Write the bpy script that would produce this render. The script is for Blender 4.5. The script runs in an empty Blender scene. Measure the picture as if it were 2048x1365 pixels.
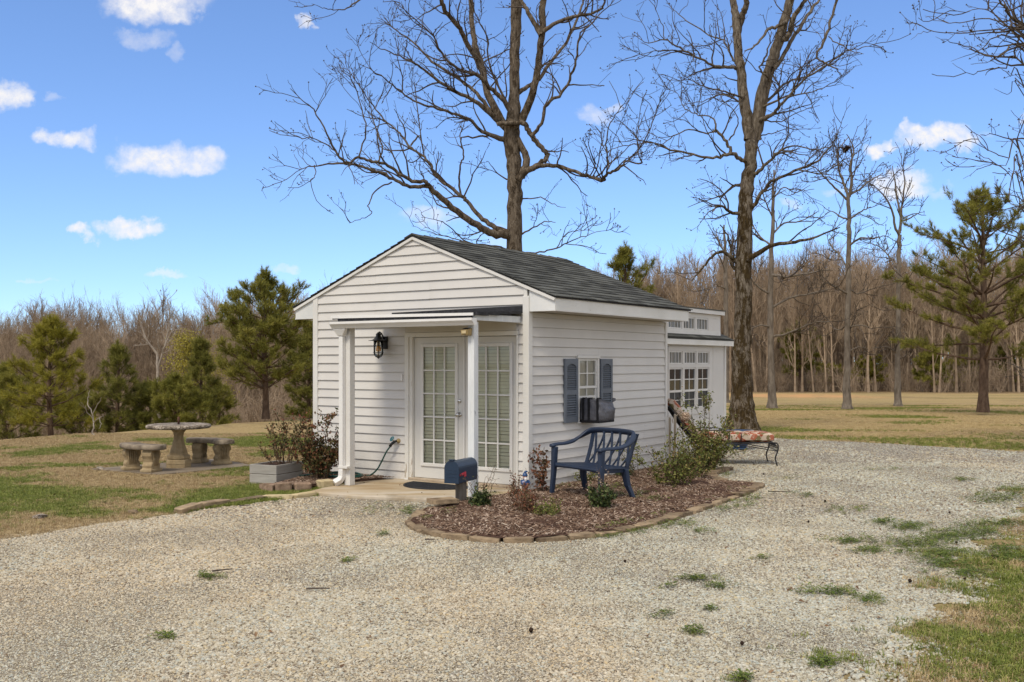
import bpy, bmesh, math, random
import numpy as np
from mathutils import Vector, Matrix, Euler
from mathutils.geometry import tessellate_polygon

S = bpy.context.scene
COL = S.collection
R = math.radians

# ------------------------------------------------------------------ camera, sky, sun, exposure
cam = bpy.data.cameras.new('camera')
cam.lens = 36.0 * 2024 / 2048
cam.sensor_width = 36.0
cam.shift_y = 42.5 / 2048
cam.clip_end = 6000
camera = bpy.data.objects.new('camera', cam)
camera.location = (0, 0, 1.70)
camera.rotation_euler = (R(90), 0, 0)
COL.objects.link(camera)
S.camera = camera
S.view_settings.view_transform = 'Standard'
S.view_settings.look = 'None'
S.view_settings.gamma = 1
S.view_settings.use_curve_mapping = False
S.view_settings.exposure = 0.56

SUN_EL = R(52)
SUN_DIR = Vector((-0.36, -0.72, 0)).normalized()      # horizontal direction towards the sun
sun_l = bpy.data.lights.new('sun', 'SUN')
sun_l.energy = 1.65
sun_l.angle = R(15)
sun_l.color = (1.0, 0.91, 0.76)
sun = bpy.data.objects.new('sun', sun_l)
to_sun = Vector((SUN_DIR.x * math.cos(SUN_EL), SUN_DIR.y * math.cos(SUN_EL), math.sin(SUN_EL)))
sun.rotation_euler = to_sun.to_track_quat('Z', 'Y').to_euler()
sun.location = to_sun * 60
COL.objects.link(sun)

world = bpy.data.worlds.new('World')
S.world = world
world.use_nodes = True
wn = world.node_tree
wN, wL = wn.nodes, wn.links
bg = wN['Background']
bg.inputs[1].default_value = 0.14
sky = wN.new('ShaderNodeTexSky')
sky.sky_type = 'NISHITA'
sky.sun_disc = False
sky.sun_elevation = SUN_EL
sky.sun_rotation = math.atan2(SUN_DIR.x, SUN_DIR.y)
sky.altitude = 100
sky.air_density = 1.0
sky.dust_density = 0.3
sky.ozone_density = 2.0


def wmath(op, a, b=None, clamp=False):
    n = wN.new('ShaderNodeMath'); n.operation = op; n.use_clamp = clamp
    for i, v in enumerate((a, b)):
        if v is None: continue
        if isinstance(v, (int, float)): n.inputs[i].default_value = v
        else: wL.new(v, n.inputs[i])
    return n.outputs[0]


def wvec(op, a, b):
    n = wN.new('ShaderNodeVectorMath'); n.operation = op
    for i, v in enumerate((a, b)):
        if isinstance(v, tuple): n.inputs[i].default_value = v
        else: wL.new(v, n.inputs[i])
    return n.outputs['Value'] if op == 'DOT_PRODUCT' else n.outputs[0]


tc = wN.new('ShaderNodeTexCoord')
dirv = tc.outputs['Generated']
sep = wN.new('ShaderNodeSeparateXYZ'); wL.new(dirv, sep.inputs[0])
dx, dy, dz = sep.outputs
ysafe = wmath('MAXIMUM', dy, 0.05)
u = wmath('DIVIDE', dx, ysafe)
v = wmath('DIVIDE', dz, ysafe)
cuv = wN.new('ShaderNodeCombineXYZ'); wL.new(u, cuv.inputs[0]); wL.new(v, cuv.inputs[1])
nz = wN.new('ShaderNodeTexNoise'); nz.inputs['Scale'].default_value = 26; nz.inputs['Detail'].default_value = 5
nz.inputs['Roughness'].default_value = 0.6
wL.new(cuv.outputs[0], nz.inputs['Vector'])
warp = wvec('MULTIPLY', wvec('SUBTRACT', nz.outputs['Color'], (0.5, 0.5, 0.5)), (0.068, 0.044, 0))
puv = wvec('ADD', cuv.outputs[0], warp)
# where the small fair-weather clouds stand in this part of the sky: direction, size, thickness
CLOUDS = [(300, 8, 100, 40, 1), (355, 25, 45, 24, .8), (285, 80, 58, 17, .35), (350, 105, 20, 14, .25), (8, 190, 44, 30, .9), (110, 197, 26, 9, .25),
          (127, 279, 60, 18, .85), (320, 316, 92, 34, .95), (385, 322, 62, 22, .8), (268, 456, 54, 19, .95), (168, 464, 32, 16, .9),
          (603, 45, 20, 14, .75), (335, 553, 46, 8, .5), (568, 538, 22, 9, .4), (868, 430, 66, 22, .5), (1000, 470, 40, 20, .3),
          (1196, 228, 44, 17, .5), (1225, 212, 24, 10, .5), (1870, 272, 78, 24, 1), (1815, 262, 18, 16, .8), (1915, 280, 36, 24, .9), (1773, 297, 29, 14, .95),
          (1795, 368, 64, 24, .95), (1580, 408, 26, 10, .4), (1668, 380, 26, 9, .3), (1880, 385, 34, 10, .25), (2042, 243, 14, 8, .6), (1100, 515, 30, 8, .4), (80, 560, 30, 5, .3)]
dens = None
for (cx, cy, a, b, k) in CLOUDS:
    d = wvec('SUBTRACT', puv, ((cx - 1024) / 2024, (725 - cy) / 2024, 0))
    d = wvec('MULTIPLY', d, (2024 / (a * 1.12), 2024 / (b * 1.12), 0))
    e = wvec('DOT_PRODUCT', d, d)
    mr = wN.new('ShaderNodeMapRange'); mr.interpolation_type = 'SMOOTHSTEP'
    wL.new(e, mr.inputs[0])
    mr.inputs[1].default_value = 1.25; mr.inputs[2].default_value = 0.0
    mr.inputs[3].default_value = 0; mr.inputs[4].default_value = k
    dens = mr.outputs[0] if dens is None else wmath('MAXIMUM', dens, mr.outputs[0])
nf = wN.new('ShaderNodeTexNoise'); nf.inputs['Scale'].default_value = 70; nf.inputs['Detail'].default_value = 6; nf.inputs['Roughness'].default_value = 0.65
wL.new(cuv.outputs[0], nf.inputs['Vector'])
mf = wN.new('ShaderNodeMapRange'); wL.new(nf.outputs[0], mf.inputs[0]); mf.inputs[1].default_value = 0.34; mf.inputs[2].default_value = 0.62; mf.inputs[3].default_value = 0.55; mf.inputs[4].default_value = 1.08
dens = wmath('MULTIPLY', dens, mf.outputs[0], True)
inview = wN.new('ShaderNodeMapRange'); wL.new(dy, inview.inputs[0])
inview.inputs[1].default_value = 0.62; inview.inputs[2].default_value = 0.72
dens = wmath('MULTIPLY', dens, inview.outputs[0])
# broader cloud cover over the unseen sky, thickened for a softer, more neutral fill
zz = wmath('ADD', wmath('MAXIMUM', dz, 0.0), 0.25)
cst = wN.new('ShaderNodeCombineXYZ')
wL.new(wmath('DIVIDE', dx, zz), cst.inputs[0]); wL.new(wmath('DIVIDE', dy, zz), cst.inputs[1])
n2 = wN.new('ShaderNodeTexNoise'); n2.inputs['Scale'].default_value = 2.2; n2.inputs['Detail'].default_value = 6
wL.new(cst.outputs[0], n2.inputs['Vector'])
m2 = wN.new('ShaderNodeMapRange'); m2.interpolation_type = 'SMOOTHSTEP'; wL.new(n2.outputs[0], m2.inputs[0])
m2.inputs[1].default_value = 0.33; m2.inputs[2].default_value = 0.53
other = wmath('MULTIPLY', m2.outputs[0], wmath('SUBTRACT', 1.0, inview.outputs[0]))
dens = wmath('MAXIMUM', dens, other)
lift = wN.new('ShaderNodeCombineXYZ')       # keeps the pale band at the horizon thin and blue
wL.new(dx, lift.inputs[0]); wL.new(dy, lift.inputs[1]); wL.new(wmath('ADD', wmath('MULTIPLY', wmath('MAXIMUM', dz, 0.0), 1.08), 0.045), lift.inputs[2])
nrm = wvec('NORMALIZE', lift.outputs[0], (0, 0, 0)); wL.new(nrm, sky.inputs['Vector'])
hs = wN.new('ShaderNodeHueSaturation'); wL.new(sky.outputs[0], hs.inputs['Color'])
hs.inputs['Saturation'].default_value = 1.0
hs.inputs['Value'].default_value = 1.0
tint = wN.new('ShaderNodeMix'); tint.data_type = 'RGBA'; tint.blend_type = 'MULTIPLY'; tint.inputs[0].default_value = 1
wL.new(hs.outputs[0], tint.inputs[6]); tint.inputs[7].default_value = (0.70, 0.82, 1.02, 1)
SKY_TINT = tint
cm = wN.new('ShaderNodeMix'); cm.data_type = 'RGBA'
wL.new(dens, cm.inputs[0]); wL.new(tint.outputs[2], cm.inputs[6]); cm.inputs[7].default_value = (4.7, 4.6, 4.6, 1)
CLOUD_MIX = cm
wL.new(cm.outputs[2], bg.inputs[0])

# ------------------------------------------------------------------ helpers: geometry
rnd = random.Random(7)
HC = Vector((0.208, 13.14, 0)); HROT = -math.atan2(0.5616, 0.8274)
EX = Vector((0.8274, -0.5616, 0)); EY = Vector((0.5616, 0.8274, 0))


def H(x, y, z=0.0):                       # a point given in the little house's own axes
    return HC + EX * x + EY * y + Vector((0, 0, z))


def at(px, py, Y):                        # a point seen at (px, py) of the photograph at distance Y
    return Vector(((px - 1024) * Y / 2024, Y, 1.70 - (py - 725) * Y / 2024))


def vnoise(x, y, scale, seed):            # smooth value noise 0..1 on numpy arrays
    r = np.random.RandomState(seed); g = r.rand(64, 64)
    x = np.asarray(x) / scale; y = np.asarray(y) / scale
    xi = np.floor(x).astype(int); yi = np.floor(y).astype(int)
    fx = x - xi; fy = y - yi
    fx = fx * fx * (3 - 2 * fx); fy = fy * fy * (3 - 2 * fy)
    a = g[xi % 64, yi % 64]; b = g[(xi + 1) % 64, yi % 64]; c = g[xi % 64, (yi + 1) % 64]; d = g[(xi + 1) % 64, (yi + 1) % 64]
    return (a * (1 - fx) + b * fx) * (1 - fy) + (c * (1 - fx) + d * fx) * fy


def zg(x, y):                             # the lie of the land: level yard, falling away beyond a crest and far off
    x = np.asarray(x, float); y = np.asarray(y, float)
    d = (x + 10.9) * -0.9158 + (y - 21.5) * 0.4015
    d = np.maximum(d - 0.3, 0)
    z = -3.4 * (1 - np.exp(-d * 0.055))
    z = z - 0.012 * np.clip(y - 26, 0, 120)
    return z


class Geo:                                # fast mesh collector
    def __init__(s): s.V = []; s.Q = []; s.T = []; s.n = 0
    def add(s, V, Q=None, T=None):
        V = np.asarray(V, float).reshape(-1, 3)
        if Q is not None and len(Q): s.Q.append(np.asarray(Q, int).reshape(-1, 4) + s.n)
        if T is not None and len(T): s.T.append(np.asarray(T, int).reshape(-1, 3) + s.n)
        s.V.append(V); s.n += len(V)
    def tube(s, P, Rr, n=6, cap=False, prof=None):
        P = np.asarray(P, float); m = len(P)
        Rr = np.broadcast_to(np.asarray(Rr, float), (m,))
        T = np.gradient(P, axis=0); T /= (np.linalg.norm(T, axis=1, keepdims=True) + 1e-9)
        a = np.array([0, 0, 1.0]) if abs(T[0][2]) < 0.9 else np.array([1.0, 0, 0])
        N = np.cross(T[0], a); N /= np.linalg.norm(N)
        if prof is None:
            an = np.arange(n) * 2 * math.pi / n
            prof = np.stack([np.cos(an), np.sin(an)], 1)
        n = len(prof)
        rings = []
        for i in range(m):
            N = N - T[i] * (N @ T[i]); N /= (np.linalg.norm(N) + 1e-9)
            B = np.cross(T[i], N)
            rings.append(P[i] + Rr[i] * (prof[:, :1] * N + prof[:, 1:] * B))
        V = np.concatenate(rings)
        i = np.arange(m - 1)[:, None] * n; j = np.arange(n)[None]; k = (j + 1) % n
        Q = np.stack([i + j, i + k, i + n + k, i + n + j], -1).reshape(-1, 4)
        Tt = None
        if cap:
            Tt = [(0, q + 1, q) for q in range(1, n - 1)] + [((m - 1) * n, (m - 1) * n + q, (m - 1) * n + q + 1) for q in range(1, n - 1)]
        s.add(V, Q, Tt)
    def box(s, x0, x1, y0, y1, z0, z1, M=None):
        V = np.array([(x, y, z) for z in (z0, z1) for (x, y) in ((x0, y0), (x1, y0), (x1, y1), (x0, y1))], float)
        if M is not None: V = np.array([tuple(M @ Vector(p)) for p in V])
        s.add(V, [(0, 3, 2, 1), (4, 5, 6, 7), (0, 1, 5, 4), (1, 2, 6, 5), (2, 3, 7, 6), (3, 0, 4, 7)])
    def hexa(s, pts): s.add(pts, [(0, 3, 2, 1), (4, 5, 6, 7), (0, 1, 5, 4), (1, 2, 6, 5), (2, 3, 7, 6), (3, 0, 4, 7)])
    def bar(s, a, b, w, h, up=(0, 0, 1)):
        a = Vector(a); b = Vector(b); t = (b - a).normalized(); sd = t.cross(Vector(up)).normalized(); uu = sd.cross(t)
        V = []
        for p in (a, b):
            for (i, j) in ((-1, -1), (1, -1), (1, 1), (-1, 1)): V.append(p + sd * (i * w / 2) + uu * (j * h / 2))
        s.add([tuple(q) for q in V], [(0, 1, 2, 3), (7, 6, 5, 4), (0, 4, 5, 1), (1, 5, 6, 2), (2, 6, 7, 3), (3, 7, 4, 0)])
    def lathe(s, prof, n=24, c=(0, 0, 0), flat=None):
        c = np.array(c); an = np.arange(n) * 2 * math.pi / n
        V = []
        for (r, z) in prof: V.append(np.stack([r * np.cos(an), r * np.sin(an), np.full(n, z)], 1) + c)
        V = np.concatenate(V); m = len(prof)
        i = np.arange(m - 1)[:, None] * n; j = np.arange(n)[None]; k = (j + 1) % n
        Q = np.stack([i + j, i + k, i + n + k, i + n + j], -1).reshape(-1, 4)
        T = [(0, q + 1, q) for q in range(1, n - 1)] + [((m - 1) * n, (m - 1) * n + q, (m - 1) * n + q + 1) for q in range(1, n - 1)]
        s.add(V, Q, T)
    def prism(s, poly, z0, z1):           # polygon in xy, extruded in z
        n = len(poly)
        tri = [tuple(t) for t in tessellate_polygon([[Vector((p[0], p[1], 0)) for p in poly]])]
        V = [(p[0], p[1], z0) for p in poly] + [(p[0], p[1], z1) for p in poly]
        T = [(a, c, b) for a, b, c in tri] + [(a + n, b + n, c + n) for a, b, c in tri]
        Q = [(i, (i + 1) % n, n + (i + 1) % n, n + i) for i in range(n)]
        s.add(V, Q, T)
    def mesh(s, name, mat, smooth=False, fix=False):
        V = np.concatenate(s.V); Q = np.concatenate(s.Q) if s.Q else np.zeros((0, 4), int); T = np.concatenate(s.T) if s.T else np.zeros((0, 3), int)
        me = bpy.data.meshes.new(name)
        me.vertices.add(len(V)); me.vertices.foreach_set('co', V.astype(np.float32).ravel())
        lv = np.concatenate([Q.ravel(), T.ravel()]).astype(np.int32)
        me.loops.add(len(lv)); me.loops.foreach_set('vertex_index', lv)
        st = np.concatenate([np.arange(len(Q)) * 4, len(Q) * 4 + np.arange(len(T)) * 3]).astype(np.int32)
        me.polygons.add(len(st)); me.polygons.foreach_set('loop_start', st)
        me.polygons.foreach_set('use_smooth', np.full(len(st), bool(smooth)))
        me.materials.append(mat)
        me.update(calc_edges=True); me.validate()
        if fix:
            bm = bmesh.new(); bm.from_mesh(me); bmesh.ops.recalc_face_normals(bm, faces=bm.faces); bm.to_mesh(me); bm.free()
        return me
    def build(s, name, mat, parent=None, smooth=False, fix=True):
        o = bpy.data.objects.new(name, s.mesh(name, mat, smooth, fix)); COL.objects.link(o)
        if parent is not None: o.parent = parent
        return o


def link(name, me, parent=None, loc=None, rot=None, scl=None):
    o = bpy.data.objects.new(name, me); COL.objects.link(o)
    if parent is not None: o.parent = parent
    if loc is not None: o.location = loc
    if rot is not None: o.rotation_euler = rot
    if scl is not None: o.scale = scl if hasattr(scl, '__len__') else (scl, scl, scl)
    return o


def tag(o, label=None, cat=None, group=None, kind=None):
    if label: o['label'] = label
    if cat: o['category'] = cat
    if group: o['group'] = group
    if kind: o['kind'] = kind
    return o


def thing(name, label, cat, loc=(0, 0, 0), rz=0.0, group=None):
    o = bpy.data.objects.new(name, None); COL.objects.link(o)
    o.location = loc; o.rotation_euler = (0, 0, rz); o.empty_display_size = 0.2
    return tag(o, label, cat, group)


def bevel(o, w, seg=2):
    m = o.modifiers.new('bevel', 'BEVEL'); m.width = w; m.segments = seg; m.limit_method = 'ANGLE'
    return o


def scatter(name, src_me, P, rot, scl, label):
    """countless small pieces: one object whose points carry a copy each of one small mesh"""
    P = np.asarray(P, np.float32)
    me = bpy.data.meshes.new(name); me.vertices.add(len(P)); me.vertices.foreach_set('co', P.ravel())
    a = me.attributes.new('rot', 'FLOAT_VECTOR', 'POINT'); a.data.foreach_set('vector', np.asarray(rot, np.float32).ravel())
    a = me.attributes.new('scl', 'FLOAT_VECTOR', 'POINT'); a.data.foreach_set('vector', np.asarray(scl, np.float32).ravel())
    src = bpy.data.objects.new(name + '_piece', src_me)
    o = bpy.data.objects.new(name, me); COL.objects.link(o)
    g = bpy.data.node_groups.new('scatter', 'GeometryNodeTree')
    g.interface.new_socket('Geometry', in_out='INPUT', socket_type='NodeSocketGeometry')
    g.interface.new_socket('Geometry', in_out='OUTPUT', socket_type='NodeSocketGeometry')
    N = g.nodes; L = g.links.new
    gi = N.new('NodeGroupInput'); go = N.new('NodeGroupOutput'); ip = N.new('GeometryNodeInstanceOnPoints'); ob = N.new('GeometryNodeObjectInfo')
    ob.inputs['Object'].default_value = src
    ra = N.new('GeometryNodeInputNamedAttribute'); ra.data_type = 'FLOAT_VECTOR'; ra.inputs[0].default_value = 'rot'
    sa = N.new('GeometryNodeInputNamedAttribute'); sa.data_type = 'FLOAT_VECTOR'; sa.inputs[0].default_value = 'scl'
    L(gi.outputs[0], ip.inputs['Points']); L(ob.outputs['Geometry'], ip.inputs['Instance'])
    L(ra.outputs['Attribute'], ip.inputs['Rotation']); L(sa.outputs['Attribute'], ip.inputs['Scale']); L(ip.outputs[0], go.inputs[0])
    o.modifiers.new('scatter', 'NODES').node_group = g
    return tag(o, label, None, None, 'stuff')


# ------------------------------------------------------------------ helpers: materials
class Mt:
    def __init__(s, name):
        s.m = bpy.data.materials.new(name); s.m.use_nodes = True; s.t = s.m.node_tree; s.b = s.t.nodes['Principled BSDF']; s.out = s.t.nodes['Material Output']
    def n(s, ty): return s.t.nodes.new(ty)
    def l(s, a, b): s.t.links.new(a, b)
    def coord(s, kind='Object', scale=(1, 1, 1)):
        if kind == 'World': o = s.n('ShaderNodeNewGeometry').outputs['Position']
        else: o = s.n('ShaderNodeTexCoord').outputs[kind]
        mp = s.n('ShaderNodeMapping'); s.l(o, mp.inputs[0]); mp.inputs['Scale'].default_value = scale
        return mp.outputs[0]
    def noise(s, vec, scale, detail=4, rough=0.55, out=0):
        n = s.n('ShaderNodeTexNoise'); s.l(vec, n.inputs['Vector']); n.inputs['Scale'].default_value = scale
        n.inputs['Detail'].default_value = detail; n.inputs['Roughness'].default_value = rough
        return n.outputs[out]
    def voro(s, vec, scale, feature='F1', out='Distance'):
        n = s.n('ShaderNodeTexVoronoi'); n.feature = feature; s.l(vec, n.inputs['Vector']); n.inputs['Scale'].default_value = scale
        return n.outputs[out]
    def ramp(s, fac, stops, interp='LINEAR'):
        r = s.n('ShaderNodeValToRGB'); s.l(fac, r.inputs[0]); cr = r.color_ramp; cr.interpolation = interp
        while len(cr.elements) < len(stops): cr.elements.new(0.5)
        for e, (p, c) in zip(cr.elements, stops): e.position = p; e.color = (*c, 1) if len(c) == 3 else c
        return r.outputs[0]
    def step(s, fac, a, b, lo=0.0, hi=1.0):
        r = s.n('ShaderNodeMapRange'); s.l(fac, r.inputs[0]); r.inputs[1].default_value = a; r.inputs[2].default_value = b
        r.inputs[3].default_value = lo; r.inputs[4].default_value = hi
        return r.outputs[0]
    def mix(s, fac, a, b, blend='MIX'):
        m = s.n('ShaderNodeMix'); m.data_type = 'RGBA'; m.blend_type = blend
        for i, v in ((0, fac), (6, a), (7, b)):
            if isinstance(v, (int, float)): m.inputs[i].default_value = v
            elif isinstance(v, tuple): m.inputs[i].default_value = (*v, 1)
            else: s.l(v, m.inputs[i])
        return m.outputs[2]
    def math(s, op, a, b=0.0):
        m = s.n('ShaderNodeMath'); m.operation = op
        for i, v in enumerate((a, b)):
            if isinstance(v, (int, float)): m.inputs[i].default_value = v
            else: s.l(v, m.inputs[i])
        return m.outputs[0]
    def bump(s, h, strength=0.5, dist=0.01):
        b = s.n('ShaderNodeBump'); s.l(h, b.inputs['Height']); b.inputs['Strength'].default_value = strength; b.inputs['Distance'].default_value = dist
        s.l(b.outputs[0], s.b.inputs['Normal'])
    def base(s, c):
        if isinstance(c, tuple): s.b.inputs['Base Color'].default_value = (*c, 1)
        else: s.l(c, s.b.inputs['Base Color'])
    def rough(s, r, spec=0.5, metal=0.0):
        s.b.inputs['Roughness'].default_value = r; s.b.inputs['Specular IOR Level'].default_value = spec; s.b.inputs['Metallic'].default_value = metal
    def rand(s): return s.n('ShaderNodeObjectInfo').outputs['Random']
    def island(s): return s.n('ShaderNodeNewGeometry').outputs['Random Per Island']


def simple(name, c1, c2, scale=3.0, rough=0.6, spec=0.4, bump=0.0, bscale=40.0, bdist=0.004, coords='Object', stretch=(1, 1, 1), metal=0.0, rvar=0.0):
    k = Mt(name); vv = k.coord(coords, stretch)
    f = k.noise(vv, scale, 6, 0.6)
    col = k.ramp(f, [(0.3, c1), (0.7, c2)])
    if rvar:
        col = k.mix(1.0, col, k.ramp(k.rand(), [(0, (1 - rvar,) * 3), (1, (1 + rvar,) * 3)]), 'MULTIPLY')
    k.base(col); k.rough(rough, spec, metal)
    if bump: k.bump(k.noise(vv, bscale, 5, 0.6), bump, bdist)
    return k.m


MAT = {}
def mk_materials():
    A = MAT
    # vinyl siding: off-white, faint wood grain and grime
    k = Mt('vinyl siding'); vv = k.coord('World'); f = k.noise(vv, 1.2, 6, 0.6)
    col = k.ramp(f, [(0.3, (0.61, 0.585, 0.545)), (0.7, (0.68, 0.655, 0.61))])
    k.base(k.mix(1.0, col, k.ramp(k.rand(), [(0, (0.965,) * 3), (1, (1.0,) * 3)]), 'MULTIPLY')); k.rough(0.5, 0.35)
    zc = k.n('ShaderNodeSeparateXYZ'); k.l(k.n('ShaderNodeNewGeometry').outputs['Position'], zc.inputs[0])
    splash = k.math('MULTIPLY', k.step(zc.outputs[2], 0.45, 0.0, 0.0, 1.0), k.step(k.noise(k.coord('World', (1, 1, 0.5)), 5, 6, 0.7), 0.42, 0.68))
    k.base(k.mix(k.math('MULTIPLY', splash, 0.55), k.b.inputs['Base Color'].links[0].from_socket, (0.40, 0.34, 0.25)))
    hw = k.n('ShaderNodeMath'); hw.operation = 'ADD'; k.l(k.noise(k.coord('World', (1, 1, 14)), 9, 5, 0.7), hw.inputs[0]); k.l(k.math('MULTIPLY', k.noise(k.coord('World', (1, 1, 0.6)), 1.6, 2), 6.0), hw.inputs[1])
    k.bump(hw.outputs[0], 0.12, 0.005); A['siding'] = k.m
    A['trim'] = simple('white trim', (0.64, 0.62, 0.575), (0.72, 0.705, 0.665), 2.5, 0.45, 0.4, 0.08, 30, coords='World')
    A['bluewhite'] = simple('primed board', (0.62, 0.63, 0.61), (0.72, 0.72, 0.70), 3, 0.6, 0.3, 0.1, 30, coords='World')
    # weathered fascia: chipped paint showing grey wood
    k = Mt('weathered white paint'); vv = k.coord('World'); st = k.coord('World', (1, 1, 6))
    chip = k.step(k.noise(st, 7, 8, 0.75), 0.62, 0.70)
    k.base(k.mix(chip, k.ramp(k.noise(vv, 2, 5), [(0.3, (0.66, 0.65, 0.60)), (0.7, (0.76, 0.75, 0.71))]), (0.40, 0.36, 0.30))); k.rough(0.6, 0.3)
    k.bump(k.noise(st, 20, 6), 0.2, 0.004); A['fascia'] = k.m
    k = Mt('whitewashed post'); vv = k.coord('World', (1, 1, 0.15)); f = k.noise(vv, 14, 6, 0.7)
    sp = k.step(k.noise(k.coord('World', (1, 1, 0.5)), 16, 3), 0.66, 0.74)
    k.base(k.mix(sp, k.ramp(f, [(0.3, (0.58, 0.60, 0.60)), (0.65, (0.74, 0.755, 0.75))]), (0.42, 0.44, 0.44))); k.rough(0.6, 0.3); k.bump(f, 0.25, 0.004); A['wash'] = k.m
    A['gutter'] = simple('gutter enamel', (0.70, 0.68, 0.64), (0.78, 0.765, 0.735), 2, 0.32, 0.5, coords='World')
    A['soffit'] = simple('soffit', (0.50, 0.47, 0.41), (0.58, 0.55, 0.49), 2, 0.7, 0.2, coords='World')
    A['door'] = simple('door paint', (0.60, 0.585, 0.54), (0.66, 0.645, 0.60), 1.5, 0.45, 0.4, 0.05, 30, coords='World')
    k = Mt('peeling door frame'); vv = k.coord('World', (1, 1, 0.25))
    zz = k.n('ShaderNodeSeparateXYZ'); k.l(k.n('ShaderNodeNewGeometry').outputs['Position'], zz.inputs[0])
    low = k.step(zz.outputs[2], 0.75, 0.1, 0.0, 0.16)
    chip = k.step(k.math('ADD', k.noise(vv, 18, 6, 0.7), low), 0.66, 0.74)
    k.base(k.mix(chip, (0.70, 0.68, 0.62), (0.36, 0.29, 0.20))); k.rough(0.6, 0.3); A['frame'] = k.m
    A['sill'] = simple('worn wood sill', (0.30, 0.22, 0.14), (0.50, 0.42, 0.32), 9, 0.7, 0.3, 0.2, 30, coords='World')
    # glass you can see the blinds through
    k = Mt('pane glass'); t = k.t
    gl = k.n('ShaderNodeBsdfGlossy'); gl.inputs['Roughness'].default_value = 0.02; gl.inputs['Color'].default_value = (0.9, 0.95, 0.95, 1)
    tr = k.n('ShaderNodeBsdfTransparent'); tr.inputs['Color'].default_value = (0.97, 0.975, 0.955, 1)
    fr = k.n('ShaderNodeFresnel'); fr.inputs['IOR'].default_value = 1.5
    ms = k.n('ShaderNodeMixShader'); k.l(fr.outputs[0], ms.inputs[0]); k.l(tr.outputs[0], ms.inputs[1]); k.l(gl.outputs[0], ms.inputs[2]); k.l(ms.outputs[0], k.out.inputs[0]); A['glass'] = k.m
    k = Mt('dark window glass'); k.base((0.018, 0.02, 0.022)); k.rough(0.03, 0.9); k.bump(k.noise(k.coord('World'), 1.5, 2), 0.03, 0.02); A['darkglass'] = k.m
    k = Mt('screened window'); k.base((0.012, 0.013, 0.016)); k.rough(0.35, 0.35); A['screen'] = k.m
    A['blind'] = simple('cream blinds', (0.76, 0.74, 0.56), (0.82, 0.80, 0.64), 2, 0.6, 0.3, coords='World')
    A['greyblind'] = simple('grey blinds', (0.42, 0.43, 0.40), (0.52, 0.53, 0.50), 2, 0.6, 0.3, coords='World')
    A['curtain'] = simple('window curtain', (0.20, 0.19, 0.165), (0.30, 0.285, 0.25), 3, 0.8, 0.2, coords='World')
    # asphalt shingles
    k = Mt('asphalt shingles'); vv = k.coord('World'); f = k.noise(vv, 160, 3, 0.7)
    col = k.ramp(f, [(0.3, (0.048, 0.049, 0.046)), (0.7, (0.135, 0.137, 0.128))])
    k.base(k.mix(1.0, col, k.ramp(k.rand(), [(0, (0.55, 0.55, 0.55)), (1, (1.3, 1.3, 1.27))]), 'MULTIPLY')); k.rough(1.0, 0.05); k.bump(f, 0.4, 0.003); A['shingle'] = k.m
    A['tar'] = simple('black roll flashing', (0.012, 0.012, 0.013), (0.045, 0.045, 0.05), 14, 0.75, 0.3, 0.3, 60, coords='World')
    A['shutter'] = simple('blue grey shutter', (0.105, 0.122, 0.148), (0.135, 0.155, 0.183), 6, 0.5, 0.4, 0.1, 60, rvar=0.08)
    A['blackmetal'] = simple('black metal', (0.006, 0.006, 0.007), (0.014, 0.014, 0.015), 20, 0.42, 0.5)
    A['steel'] = simple('brushed steel', (0.5, 0.5, 0.48), (0.65, 0.64, 0.62), 20, 0.25, 0.5, metal=1.0)
    A['bronze'] = simple('bronze light housing', (0.30, 0.21, 0.08), (0.42, 0.30, 0.13), 20, 0.4, 0.5)
    k = Mt('amber bulb glass'); k.base((0.75, 0.36, 0.08)); k.rough(0.1, 0.6); A['bulb'] = k.m
    A['navy'] = simple('navy moulded plastic', (0.008, 0.017, 0.040), (0.018, 0.033, 0.068), 4, 0.48, 0.45, 0.12, 240, 0.001)
    A['mailblue'] = simple('dark blue enamel', (0.010, 0.026, 0.055), (0.018, 0.040, 0.078), 7, 0.36, 0.5, 0.05, 60)
    A['red'] = simple('red plastic flag', (0.50, 0.035, 0.055), (0.60, 0.06, 0.08), 12, 0.5, 0.4)
    A['greywood'] = simple('weathered post wood', (0.085, 0.07, 0.055), (0.20, 0.175, 0.145), 3, 0.8, 0.2, 0.4, 20, 0.006, stretch=(6, 6, 0.7))
    A['planterwood'] = simple('grey stained boards', (0.29, 0.27, 0.235), (0.40, 0.375, 0.33), 3, 0.75, 0.2, 0.25, 24, 0.004, stretch=(1, 1, 7), rvar=0.06)
    A['stake'] = simple('bleached wooden stake', (0.26, 0.21, 0.15), (0.48, 0.42, 0.33), 4, 0.8, 0.2, 0.3, 30, 0.004, stretch=(8, 8, 0.6))
    A['mat'] = simple('charcoal rubber mat', (0.020, 0.021, 0.024), (0.045, 0.046, 0.050), 40, 0.85, 0.2, 0.5, 160, 0.004)
    A['hose'] = simple('green hose rubber', (0.008, 0.055, 0.045), (0.015, 0.085, 0.065), 8, 0.4, 0.4)
    A['teal'] = simple('teal handle', (0.03, 0.16, 0.20), (0.05, 0.22, 0.26), 8, 0.4, 0.4)
    A['bag'] = simple('grey tarp fabric', (0.055, 0.055, 0.068), (0.125, 0.125, 0.14), 4, 0.42, 0.5, 0.8, 9, 0.03)
    A['strap'] = simple('black webbing', (0.006, 0.006, 0.008), (0.014, 0.014, 0.016), 30, 0.7, 0.3)
    # chaise cushion: rust and cream flowers with olive leaves
    k = Mt('floral cushion'); vv = k.coord('World'); wv = k.n('ShaderNodeVectorMath'); wv.operation = 'ADD'
    nn = k.n('ShaderNodeVectorMath'); nn.operation = 'SCALE'; k.l(k.noise(vv, 5, 3, out=1), nn.inputs[0]); nn.inputs['Scale'].default_value = 0.22
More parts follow.
